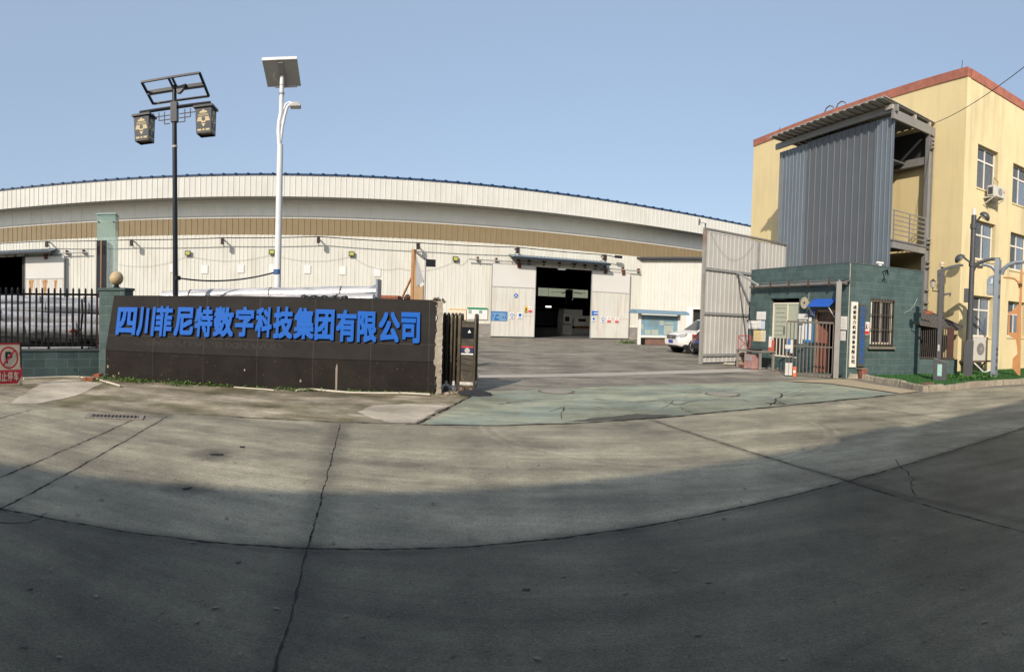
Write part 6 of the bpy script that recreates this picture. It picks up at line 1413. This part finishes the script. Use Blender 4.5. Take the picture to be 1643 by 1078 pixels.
# ================================================================== YELLOW BUILDING
yL, y0_, yR = Vector((12.62,30.09,0)), Vector((15.42,16.44,0)), Vector((19.34,16.98,0))
YF, YR_ = Frame.between(yL, y0_), Frame.between(y0_, yR); yfl = (y0_-yL).length
yh = 11.36
YEL_ = M('yellow_render', (.70,.57,.305), .8, 0, .05, .7, .15, 30, dirt=((.53,.43,.23), .55, 1.0, (2.2,2.2,.3)))
YELS = M('yellow_render_worn', (.68,.565,.325), .85, 0, .07, .8, .2, 30, dirt=((.40,.34,.20), .75, .9, (2.2,2.2,.28)))
yb_ = thing('yellow_building', 'three storey yellow rendered office building with a red tiled parapet', 'building', y0_)
wins = []
for (x, yt, ybm, col) in ((0,9.01,7.30,0),(1,8.90,7.2,0),(0,6.04,4.5,0),(1,5.95,4.35,0),(0,3.06,1.42,0),(1,3.0,1.46,0)):
    a = .80 if x == 0 else 3.30; wins.append((a, a+1.38, ybm, yt))
for a in (5.8, 8.3, 11):
    for zb3, zt3 in ((7.25,8.95),(4.4,6.0),(1.43,3.03)): wins.append((a, a+1.38, zb3, zt3))
OPEN |= {'left_wall', 'right_wall'}
MB().holed(0, yfl, -.05, yh, 0, [], 0).build('left_wall', YEL_, yb_, YF)
MB().holed(0, 14, -.05, yh, 0, wins, .28).build('right_wall', YELS, yb_, YR_)
MB().holed(0, 14, -.05, yh, 0, [], 0).build('rear_wall', YEL_, yb_, Frame(yL+YR_.X*14, YR_.rot+pi))
RED = brick_mat('red_tile', (.34,.125,.080), (.40,.15,.095), (.27,.10,.07), .10, .05, .004, .6, .2)
MB().box(-.02, yfl+.02, -.04, .2, yh+.001, yh+.36).build('parapet_band', RED, yb_, YF); MB().box(.201, 14, -.04, .2, yh+.001, yh+.358).build('parapet_band', RED, yb_, YR_)
cr = [YF.P(0,.1)-y0_, Vector((0,0,0)), YR_.P(14,.1)-y0_, YR_.P(14,.1)-y0_+(yL-y0_)]
MB().slab(cr, yh-.1, yh-.05).build('roof', M('roof_grey2', ()), yb_)
WWF = M('window_white', (.66,.63,.56), .45, 0, .05, 4)
CUR = M('curtain_pink', (.50,.40,.36), .8, 0, .1, 5); 
pg_ = bpy.data.materials.new('window_glass'); pg_.use_nodes = True; g_ = pg_.node_tree.nodes['Principled BSDF']; g_.inputs['Base Color'].default_value = (.15,.17,.185,1); g_.inputs['Roughness'].default_value = .05; g_.inputs['Alpha'].default_value = .5; g_.inputs['Specular IOR Level'].default_value = .8
for i, (a, b, c, d) in enumerate(wins):
    wo_ = sash(a+.01, b-.01, c+.01, d-.01, .20, yb_, YR_, [(a+b)/2], d-.55, WWF, pg_, .07)
    MB().box(a-.03, b+.03, -.035, .10, c-.06, c-.001).build('window_sill', YELS, wo_)
    MB().box(a+.02, b-.02, .6, .62, c, d).build('dark_room', M('room_dark', (.14,.14,.135), .9), wo_)
    if i in (0, 1, 5, 6):
        m = MB()
        rng = ((a+.08, (a+b)/2-.04), ((a+b)/2+.05, b-.1)) if i == 0 else ((a+.08, a+.45),)
        for (p_, q_) in rng:
            k = int((q_-p_)/.05)
            for j in range(k): m.box(p_+j*.05, p_+j*.05+.04, .24+.018*(j%2), .258+.018*(j%2), c+.1, d-.62)
        m.build('curtain', CUR if i else M('curtain_mauve', (.42,.37,.36), .8, 0, .1, 5), wo_)
    elif i in (2, 4):
        m = MB()
        for j in range(5): m.box(a+.15+j*.05, a+.19+j*.05, .24+.018*(j%2), .258+.018*(j%2), c+.1, d-.62)
        m.build('curtain', M('curtain_grey', (.33,.34,.33), .8, 0, .1, 5), wo_)
def air_con(lab, px, y0, y1, wofs, stand):
    a, z1 = YR_.uv(px[0], y0, wofs); b, _ = YR_.uv(px[1], y0, wofs); z0 = YR_.uv((px[0]+px[1])/2, y1, wofs)[1]; W_, H_ = b-a, z1-z0
    t = fthing('air_conditioner', lab, 'air conditioner', YR_, a, 0, z0, 'air conditioners on the yellow wall')
    MB().box(0,W_,-wofs,-wofs+.32,0,H_).build('casing', M('ac_white', (.55,.53,.47), .5, 0, .08, 4), t, bevel=.012)
    r_ = min(H_*.36, W_*.30); m = MB()
    for k in range(4): m.disc((W_*.56,-wofs-.004-.001*k,H_*.5), r_*(1-.22*k), 24, 'y', r_*(1-.22*k)-.02)
    OPEN.add('fan_guard'); m.build('fan_guard', M('guard_grey', (.35,.33,.30), .5), t); MB().disc((W_*.56,-wofs-.002,H_*.5), r_, 24).build('fan', M('fan_dark', (.14,.13,.12), .6), t); MB().disc((W_*.56,-wofs-.010,H_*.5), r_*.22, 14).build('fan_hub', M('guard_grey', ()), t)
    MB().box(-.003,.0,-wofs+.05,-wofs+.28,.05,H_-.08).build('side_grille', M('side_grille', (.05,.06,.07), .5), t)
    if stand == 'wall':
        m = MB()
        for x in (.06,W_-.06): m.beam((x,-.0,-.03),(x,-wofs-.02,-.03), .05, .04); m.beam((x,-.02,-.3),(x,-wofs+.05,-.06), .03)
        m.build('bracket', WHITEP, t); MB().tube([(W_*.1,-wofs+.1,H_*.7),(W_*.15,-wofs+.1,H_+.32),(W_*.5,-.25,H_+.42),(W_*.95,-.2,H_+.30),(W_*.95,-.15,H_*.9)], .018, 6).build('hose', M('hose_tan', (.30,.24,.14), .7), t); MB().box(W_-.12,W_-.06,-wofs-.004,-wofs,H_-.2,H_-.12).build('label_plate', REDP, t)
    else:
        MB().box(-.25,W_+.3,-wofs-.05,-.05,-.06,-.001).build('shelf', M('shelf_brown', (.12,.085,.06), .8), t)
        m = MB()
        for x in (-.1,W_+.05): m.beam((x,-wofs+.05,-.06),(x,-.1,-z0+.1), .04)
        m.build('shelf_leg', DARKM, t); MB().tube([(.05,-wofs+.1,.0),(.1,-wofs-.12,-.18),(.45,-wofs-.2,-.45),(.75,-wofs-.25,-z0+.15),(.95,-wofs-.25,-z0+.13)], .035, 8).build('drain_hose', M('hose_white', (.62,.60,.55), .6), t)
air_con('air conditioner unit hung under the top floor window of the yellow building', (1595,1613.5), 296, 316.5, .55, 'wall')
air_con('air conditioner unit on a shelf near the ground behind the lamp post cabinet', (1562.5,1583), 541, 578.5, .5, 'shelf')
# stair tower
ST = M('tower_sheet', (.150,.180,.205), .5, .1, .08, 1.5, dirt=((.10,.12,.14), .4, 1.2, (1,1,.2))); STM = M('tower_sheet_grey', (.112,.122,.134), .55, .1, .06, 1.5)
STL = M('tower_steel', (.24,.235,.225), .5, .2, .12, 3)
TW, t0, t1, tz_ = 2.3, 5.5, 12.38, 9.70
tw = thing('stair_tower', 'grey corrugated outside stair tower with a steel frame and flat sheet roof', 'stair tower', YF.o, YF.rot)
ua, ub = YF.uv(1293,300,TW)[0], YF.uv(1402,300,TW)[0]
OPEN.add('cladding')
MB().corr(t0, ua, 0, tz_-.3, -TW, .24, .03, .05).build('cladding', ST, tw); MB().corr(ub, t1, 0, tz_-.25, -TW, .24, .03, .05).build('cladding', ST, tw)
MB().corr(ua, ub, 0, tz_-.25, -TW+.004, .38, .03, .06).build('cladding', STM, tw)
MB().box(t0,t0+.03,-TW+.005,-.02,0,tz_-.3).build('end_cladding', ST, tw)
rf = MB(); ro, ri, rw_ = tz_+.20, tz_+.12, TW+.72; ra, rb_ = t0+.1, t1+.10
rf.add([(ra,-rw_,ro),(rb_,-rw_,ro),(rb_,-.03,ri),(ra,-.03,ri),(ra,-rw_,ro+.03),(rb_,-rw_,ro+.03),(rb_,-.03,ri+.03),(ra,-.03,ri+.03)], [(3,2,1,0),(4,5,6,7),(0,1,5,4),(1,2,6,5),(2,3,7,6),(3,0,4,7)])
for k in range(18): x = ra+.12+k*(rb_-ra-.24)/17; rf.beam((x,-rw_-.015,ro-.02), (x,-.04,ri-.02), .12, .05)
rf.build('sheet_roof', M('tower_roof', (.36,.34,.30), .55, .1, .12, 3), tw)
m = MB().box(t0-.2,t1+.2,-TW-.14,-TW-.04,tz_-.16,tz_+.09); m.build('edge_beam', STL, tw); MB().box(t1-.02,t1+.10,-TW-.2,-.02,tz_-.42,tz_-.08).build('cross_beam', STL, tw)
for y in (-TW-.2,-1.2,-.3): MB().box(t1-.3,t1+.06,y-.05,y+.05,tz_-.075,tz_+.085).build('purlin', M('purlin_pale', (.40,.37,.32), .5), tw)
for (x, y) in ((t1+.0,-.22),(t0+.1,-TW+.12),(t0+.1,-.22)): m = MB().box(x-.10,x+.10,y-.14,y-.12,0,tz_-.43); m.box(x-.10,x+.10,y+.12,y+.14,0,tz_-.43); m.box(x-.015,x+.015,y-.119,y+.119,0,tz_-.43); m.build('column', STL, tw)
m = MB()
for z in (9.1,8.95,8.8,5.2,5.05,4.3,3.2,2.7,4.1): m.box(t1+.1,t1+.16,-.34,-.10,z-.03,z+.03)
m.build('column_stub', STL, tw)
zl1 = YF.uv(1470,388,1.2)[1]; 
MB().box(t0+.2,t1+.1,-TW+.02,-.10,zl1-.12,zl1-.06).build('landing', M('landing_dark', (.10,.10,.10), .7), tw)
MB().box(t1-.02,t1+.10,-TW+.02,-.32,zl1-.34,zl1-.02).build('landing_beam', STL, tw)
MB().box(t0+.2,t1-.1,-.30,-.06,8.15,8.45).build('inner_beam', STL, tw)
MB().box(t0+.3,t1-1.2,-TW+.05,-.10,8.3,8.36).build('landing', M('landing_dark', ()), tw)
MB().box(t0+.3,t1-.2,-.045,-.02,8.46,tz_-.1).build('painted_shade', M('painted_shade_dark', (.035,.035,.035), .7), tw)  # added dark sheet that paints the roof's shadow onto the upper wall
hr = 1.05
for k in range(6): z = zl1+hr*(k+1)/6; MB().box(t1+.02,t1+.05,-TW+.05,-.34,z-.018,z+.018).build('railing_bar', STL, tw)
for y in (-TW+.1,-1.3,-.36): MB().box(t1+.015,t1+.055,y-.02,y+.02,zl1-.02,zl1+hr+.02).build('railing_post', STL, tw)
# roof bits and wire
p = G(1321,190,yh+.36); t = thing('roof_pipe_loop', 'bent pipe loops on the roof edge of the yellow building', 'pipe', (p.x+.3,p.y,yh+.3), YF.rot)
for c in (0, .42):
    MB().tube([(c*2-.35,0,-.2),(c*2-.35,0,.45),(c*2-.2,0,.68),(c*2+.05,0,.74),(c*2+.3,0,.62),(c*2+.42,0,.42),(c*2+.34,0,.2)], .032, 6).build('loop', M('loop_brown', (.17,.13,.11), .6), t)
for (x, y, lab) in ((1543,111,'thin lightning rod on the corner of the yellow building roof'), (1248,214,'thin lightning rod toward the far left end of the yellow roof')):
    p = G(x,y,yh+.36); t = thing('lightning_rod', lab, 'rod', (p.x,p.y,yh+.34)); MB().tube([(0,0,0),(0.02 if x > 1500 else .12,0,.38)], .012, 5).build('rod', DARKM, t); MB().lathe([(.04,0),(.03,.03)], n=8).build('foot', DARKM, t)
a, b = YF.P(t1+.2,-.3,tz_), AT(1700,62,13.0); t = thing('service_wire', 'thin wire running from the stair tower roof up to the right out of view', 'wire', a)
MB().tube([(a.lerp(b,i/12)-a)-Vector((0,0,.25*4*(i/12)*(1-i/12))) for i in range(13)], .011, 5).build('wire', M('wire_dark', (.05,.05,.05), .6), t)

# ================================================================== SAMPLE LAMP POSTS ON THE TURF
LG = M('lamp_graphite', (.085,.087,.090), .45, .3, .1, 4); LB = M('lamp_blue_grey', (.24,.27,.30), .45, .3, .08, 4)
def base_at(x, y): return G(x, y, .085)
def zat(x, y, p): return AT(x, y, hypot(p.x, p.y)).z-.085
def off(x, p): # sideways metres at pixel column x
    return (x-(821.5+F_*0))/1
def side(px, p, y):                      # local x of a pixel for a post at p whose frame faces the camera
    q = AT(px, y, hypot(p.x, p.y)); return (Vector((q.x-p.x, q.y-p.y, 0))).dot(Vector((p.y, -p.x, 0)).normalized())
def post(name, lab, px, py):
    p = base_at(px, py); t = thing(name, lab, 'street lamp', (p.x,p.y,.085), -atan2(p.x, p.y), 'sample lamp posts on the turf'); return p, t
# 1: slab post with sloping arm
p, t = post('street_lamp', 'dark grey flat post lamp with a sloping arm and short lower arm, nearest the gatehouse', 1507, 610); Sx = lambda x, y: side(x, p, y)-side(1507, p, 610)*0; Z = lambda x, y: zat(x, y, p)
def LX(x, y): return side(x, p, y)
MB().prism([(-.20,0),(.22,0),(.22,Z(1507,580)),(-.20,Z(1507,574))], -.14, .14).build('base_cabinet', LG, t, bevel=.012)
MB().box(-.07,.07,-.145,-.14,.14,.50).build('label_plate', M('label_teal', (.30,.50,.44), .5, 0, .2, 20), t)
MB().box(LX(1503,560)-.0,LX(1503,560)+.14,-.06,.06,Z(1507,576),Z(1507,437)).build('pole', LG, t, bevel=.012)
m = MB(); x0 = LX(1503,560)
for k, (x, y, h) in enumerate(()): pass
arm = [(LX(1505,452),Z(1507,452)),(LX(1507,441),Z(1507,441)),(LX(1513,436),Z(1513,436)),(LX(1525,431),Z(1525,431)),(LX(1540,427.5),Z(1540,427.5)),(LX(1545.5,427),Z(1545,427)),(LX(1545,424),Z(1545,424)),(LX(1540,423.5),Z(1540,423.5)),(LX(1525,426.5),Z(1525,426.5)),(LX(1506,433),Z(1506,433)),(LX(1503.5,434),Z(1504,434)),(LX(1503.5,452),Z(1503,452))]
MB().prism(arm, -.07, .07).build('lamp_arm', LG, t)
m = MB().prism([(LX(1508,480),Z(1508,480)),(LX(1514,475),Z(1514,475)),(LX(1522,472.5),Z(1522,472.5)),(LX(1526,473),Z(1526,473)),(LX(1526,469.5),Z(1526,469.5)),(LX(1514,471),Z(1514,471)),(LX(1508,475),Z(1508,475))], -.04, .04); m.box(LX(1523,473),LX(1525.5,473),-.03,.03,Z(1524,475.5),Z(1524,473)); m.build('lower_arm', LG, t)
xl = LX(1497,455); m = MB().lathe([(.10,Z(1497,452)),(.05,Z(1497,452)+.05),(.02,Z(1497,452)+.09)], (xl,0,0), 12); m.build('side_lamp_shade', M('shade_dark', (.05,.045,.04), .5), t); MB().lathe([(.075,Z(1497,461)),(.095,Z(1497,452)-.002)], (xl,0,0), 12).build('side_lamp_glass', M('shade_glass', (.40,.36,.28), .3), t)
MB().tube([(xl,0,Z(1497,461)),(xl,0,Z(1497,467)),(x0+.05,0,Z(1503,467))], .02, 6).build('side_lamp_arm', M('shade_dark', ()), t)
xs2 = LX(1511.5,425); m = MB().lathe([(.08,Z(1511,428)),(.08,Z(1511,425.5)),(.06,Z(1511,425.4)),(.085,Z(1511,424)),(.08,Z(1511,420.5))], (xs2,0,0), 14); m.build('sensor_cap', M('sensor_cream', (.58,.50,.34), .5), t); MB().tube([(xs2,0,Z(1511,433)),(xs2,0,Z(1511,428))], .03, 6).build('sensor_stem', LG, t)
MB().box(x0+.03,x0+.09,-.066,-.06,Z(1507,563),Z(1507,553)).build('small_plate', M('plate_pale', (.42,.42,.40), .5), t)
# 2: tall round post
p, t = post('street_lamp', 'tallest dark grey round post lamp with two dome heads and a white tip', 1553, 604); Z = lambda x, y: zat(x, y, p)
MB().prism([(LX(1546.5,560),0),(LX(1561.5,560),0),(LX(1562,560),Z(1556,546)),(LX(1551,546),Z(1551,545)),(LX(1547,552),Z(1547,552))], -.15, .15).build('base_cabinet', LG, t, bevel=.012)
xp = LX(1557,500); m = MB().tube([(xp,0,Z(1556,546)),(xp,0,Z(1556,497)),(xp,0,Z(1556,496)),(xp,0,Z(1558,345))], [.115,.115,.095,.09], 14).build('pole', LG, t, smooth=40)
MB().lathe([(.05,0),(.05,Z(1559,334)-Z(1559,344)),(.03,Z(1559,333.4)-Z(1559,344))], (xp,0,Z(1559,345)), 12).build('white_tip', WHITEP, t)
m = MB()
for y in (363,424): m.lathe([(.12,-.08),(.12,.08)], (xp,0,Z(1558,y)), 14)
m.build('collar', LG, t)
def dome(px, py, sgn, par):
    x = LX(px, py); z = Z(px, py); rad = .20
    m = MB(); prof = [(rad*cos(q), rad*sin(q)*.9) for q in [pi*i/14 for i in range(0,7)]]; m.lathe([(rad*.9,-.02)]+prof+[(.01,rad*.9)], (0,0,0), 18); m.xf(Matrix.Translation((x,-.12,z)) @ Matrix.Rotation(sgn*.75, 4, 'Y')); h = m.build('lamp_head', LG, par, smooth=60)
    d = MB().lathe([(rad*.85,-.035),(rad*.85,-.022)], (0,0,0), 18); d.xf(Matrix.Translation((x,-.12,z)) @ Matrix.Rotation(sgn*.75, 4, 'Y')); d.build('lens', M('dome_lens', (.30,.28,.24), .3), h)
    return x, z
x1, z1 = dome(1579, 349.5, .9, t); MB().tube([(xp,0,Z(1558,362)),(LX(1566,356),-.04,Z(1566,356)),(x1-.12,-.1,z1+.02)], .035, 8).build('lamp_arm', LG, t)
x1, z1 = dome(1541, 417, -.9, t); MB().tube([(xp,0,Z(1556,423)),(LX(1550,416),-.04,Z(1550,416)),(x1+.12,-.1,z1+.08)], .035, 8).build('lamp_arm', LG, t)
av = [(1559,437),(1563,428),(1570,422),(1580,418),(1592,415.5),(1605,415.5)]
m = MB().tube([(LX(x,y),0,Z(x,y)) for x,y in av], [.085,.08,.07,.06,.055,.05], 8); m.build('curved_arm', LG, t, smooth=40); MB().box(LX(1568,428),LX(1577,428),-.05,.05,Z(1572,430.5),Z(1572,426)).build('arm_lamp', M('shade_dark', ()), t)
MB().box(LX(1546.5,475),LX(1554,475),-.10,.10,Z(1550,485),Z(1550,463)).build('side_box', LG, t, bevel=.01)
# 3: blue grey arch post
p, t = post('street_lamp', 'pale blue grey arched post lamp with arms to both sides', 1597.5, 605.5); Z = lambda x, y: zat(x, y, p)
MB().box(LX(1598,500)-.11,LX(1598,500)+.05,-.09,.09,0,Z(1602,415)).build('pole', LB, t, bevel=.01)
xd = LX(1602,500)
MB().box(LX(1598,500)+.051,LX(1598,500)+.13,-.08,.08,0,Z(1602,417)).build('side_strip', M('strip_grey', (.16,.18,.20), .5, .2), t)
m = MB()
for y in (560,568,578,590,436,452,476): z = Z(1602,y); m.box(LX(1598,500)+.06,LX(1598,500)+.12,-.086,-.08,z-.07,z+.05)
m.build('slot', M('slot_dark', (.05,.055,.06), .5), t)
m = MB().tube([(LX(x,y),0,Z(x,y)) for x,y in ((1600,442),(1597,433),(1591,427.5),(1583,425),(1575,424.5))], [.08,.07,.06,.055,.05], 8); m.build('curved_arm', LB, t, smooth=40)
m = MB().tube([(LX(x,y),0,Z(x,y)) for x,y in ((1607,440),(1610,432),(1618,425),(1630,421),(1643,420),(1658,420),(1672,422))], [.08,.075,.07,.065,.06,.06,.05], 8); m.build('curved_arm', LB, t, smooth=40)
sp = MB().prism([(LX(1583,470),Z(1583,471)),(LX(1584.5,473),Z(1585,473.5)),(LX(1596.5,474),Z(1597,474.5)),(LX(1597.5,441),Z(1598,441)),(LX(1588,443),Z(1588,443)),(LX(1583.5,449),Z(1584,449))], -.05, .05).build('sign_plate', LB, t)
u_ = LX(1590,453); z_0 = Z(1590,455)
tm_ = text_mb('J', .11, .17, .006, .03); shift(tm_, u_-.05, -.056, z_0); tm_.build('logo', M('logo_teal', (.45,.62,.62), .5), sp)
m = MB()
for k in range(4): m.box(u_-.09,u_+.09,-.054,-.05,z_0-.12-k*.06,z_0-.10-k*.06)
m.build('plate_lines', M('plate_lines', (.35,.40,.44), .5), sp)
# 4: orange post
p, t = post('street_lamp', 'orange cut out post lamp with a square frame at mid height, at the right edge', 1634, 603); Z = lambda x, y: zat(x, y, p)
OR = M('lamp_orange', (.50,.235,.09), .5, .1, .1, 4)
MB().prism([(LX(1624,590),Z(1624,590)),(LX(1634,602),Z(1634,602)),(LX(1637,602),Z(1637,602)),(LX(1639,500),Z(1639,500)),(LX(1641,432),Z(1641,432)),(LX(1637,432),Z(1637,432)),(LX(1636,470),Z(1636,470)),(LX(1634,500),Z(1634,500)),(LX(1632,560),Z(1632,560)),(LX(1632.5,568),Z(1632,568)),(LX(1625,575),Z(1625,575))], -.07, .07).build('post', OR, t)
m = MB(); fx0, fx1 = LX(1617.5,520), LX(1634,520); fz0, fz1 = Z(1625,537.5), Z(1625,500)
m.box(fx0,fx0+.06,-.06,.06,fz0,fz1); m.box(fx1-.06,fx1,-.06,.06,fz0,fz1); m.box(fx0+.06,fx1-.06,-.06,.06,fz0,fz0+.09); m.box(fx0+.06,fx1-.06,-.06,.06,fz1-.09,fz1); m.build('square_frame', OR, t)
m = MB().prism([(fx0+.02,fz0-.001),(fx1,fz0-.001),(fx1+.0,Z(1634,560)),(LX(1630,545),Z(1630,545))], -.06, .06); m.prism([(fx0+.1,fz1+.001),(fx1,fz1+.001),(fx1+.02,Z(1636,485)),(LX(1630,493),Z(1630,493))], -.06, .06); m.build('gusset', OR, t)
m = MB().tube([(LX(x,y),0,Z(x,y)) for x,y in ((1637,462),(1634,452),(1628,447),(1620,445.5),(1610,445))], [.05,.045,.04,.035,.03], 8); m.build('curved_arm', OR, t, smooth=40)
p_ = G(1458,618,.085)
p = G(1488,619,.085); o = MB().box(-.20,.20,-.09,.09,0,.09).build('loose_block', M('block_brown', (.15,.085,.055), .9, 0, .4, 9), None, loc=p, rot=.15, bevel=.02); tag(o, 'brown stone block lying on the turf near the kerb', 'block')
ws = []
for px in ((1538,607),(1545,609),(1562,608),(1575,610),(1582,607),(1592,609),(1568,606),(1530,604),(1604,606),(1522,600)):
    q = G(*px, .085); ws.append((q.x,q.y,.09,26,.22,.10))
weeds('turf_weeds', 'taller tufts of grass on the turf around the lamp posts', ws, M('tuft_green', (.06,.15,.025), .7, 0, .4, 6), .09)
# small litter on the road
lf = MB()
for i in range(90):
    q = G(random.uniform(0,1643), random.uniform(690,1060)); s_ = random.uniform(.008,.03); a = random.uniform(0,6.28); z = .004
    lf.add([(q.x+s_*cos(a),q.y+s_*sin(a),z),(q.x-s_*.5*sin(a),q.y+s_*.5*cos(a),z+.004),(q.x-s_*cos(a),q.y-s_*sin(a),z),(q.x+s_*.5*sin(a),q.y-s_*.5*cos(a),z+.002)], [(0,1,2,3)])
OPEN.add('road_litter'); o = lf.build('road_litter', M('litter', (.16,.13,.10), .9, 0, .7, 3), None); o['kind'] = 'stuff'; tag(o, 'tiny leaf scraps and grit scattered over the road', 'litter')

# ------------------------------------------------------------------ one mesh per piece: parts that stand apart become objects of their own
import numpy as np
KEEP = {'leaves', 'ghost_lettering', 'road_litter', 'raised_letter', 'character', 'letter'}
def split_pieces(o):
    me = o.data; nv = len(me.vertices)
    if nv > 6000 or nv == 0: return
    par = list(range(nv))
    def find(a):
        while par[a] != a: par[a] = par[par[a]]; a = par[a]
        return a
    for e in me.edges:
        a, b = find(e.vertices[0]), find(e.vertices[1])
        if a != b: par[a] = b
    isl = {}
    lab = [isl.setdefault(find(i), len(isl)) for i in range(nv)]
    k = len(isl)
    if k < 2 or k > 400: return
    co = np.array([v.co[:] for v in me.vertices]); lab = np.array(lab)
    lo = np.full((k,3), np.inf); hi = np.full((k,3), -np.inf); np.minimum.at(lo, lab, co); np.maximum.at(hi, lab, co)
    size = (hi-lo).max(1); gap = np.maximum(0, np.maximum(lo[:,None]-hi[None], lo[None]-hi[:,None]))
    near = np.sqrt((gap**2).sum(2)) <= np.maximum(.02, .5*np.maximum(size[:,None], size[None]))
    pc = list(range(k))
    def f2(a):
        while pc[a] != a: a = pc[a]
        return a
    for a, b in zip(*np.nonzero(np.triu(near, 1))):
        x, y = f2(a), f2(b)
        if x != y: pc[x] = y
    piece = {}; pl_ = np.array([piece.setdefault(f2(i), len(piece)) for i in range(k)])[lab]
    if len(piece) < 2 or len(piece) > 60: return
    name = o.name.split('.')[0]; sm = any(p.use_smooth for p in me.polygons)
    for q in range(len(piece)):
        ids = np.nonzero(pl_ == q)[0]; mp_ = {int(i): n for n, i in enumerate(ids)}
        m2 = bpy.data.meshes.new(name); m2.from_pydata([tuple(co[i]) for i in ids], [], [tuple(mp_[i] for i in p.vertices) for p in me.polygons if pl_[p.vertices[0]] == q]); m2.update()
        if sm: m2.polygons.foreach_set('use_smooth', [True]*len(m2.polygons)); m2.set_sharp_from_angle(angle=radians(45))
        m2.materials.append(me.materials[0])
        if q == 0: o.data = m2
        else:
            c = o.copy(); c.data = m2; COL.objects.link(c)
for o in list(SC.objects):
    if o.type == 'MESH' and o.parent is not None and not o.get('kind') and o.name.split('.')[0] not in KEEP: split_pieces(o)

# a thing with a single part is that one mesh
for t in list(SC.objects):
    if t.type == 'EMPTY' and t.parent is None and len(t.children) == 1 and not t.children[0].children:
        c = t.children[0]; nm = t.name
        mw = Matrix.LocRotScale(t.location, t.rotation_euler, None) @ Matrix.LocRotScale(c.location, c.rotation_euler, None)
        c.parent = None; c.matrix_world = mw
        for k in ('label', 'category', 'group'):
            if k in t: c[k] = t[k]
        bpy.data.objects.remove(t); c.name = nm
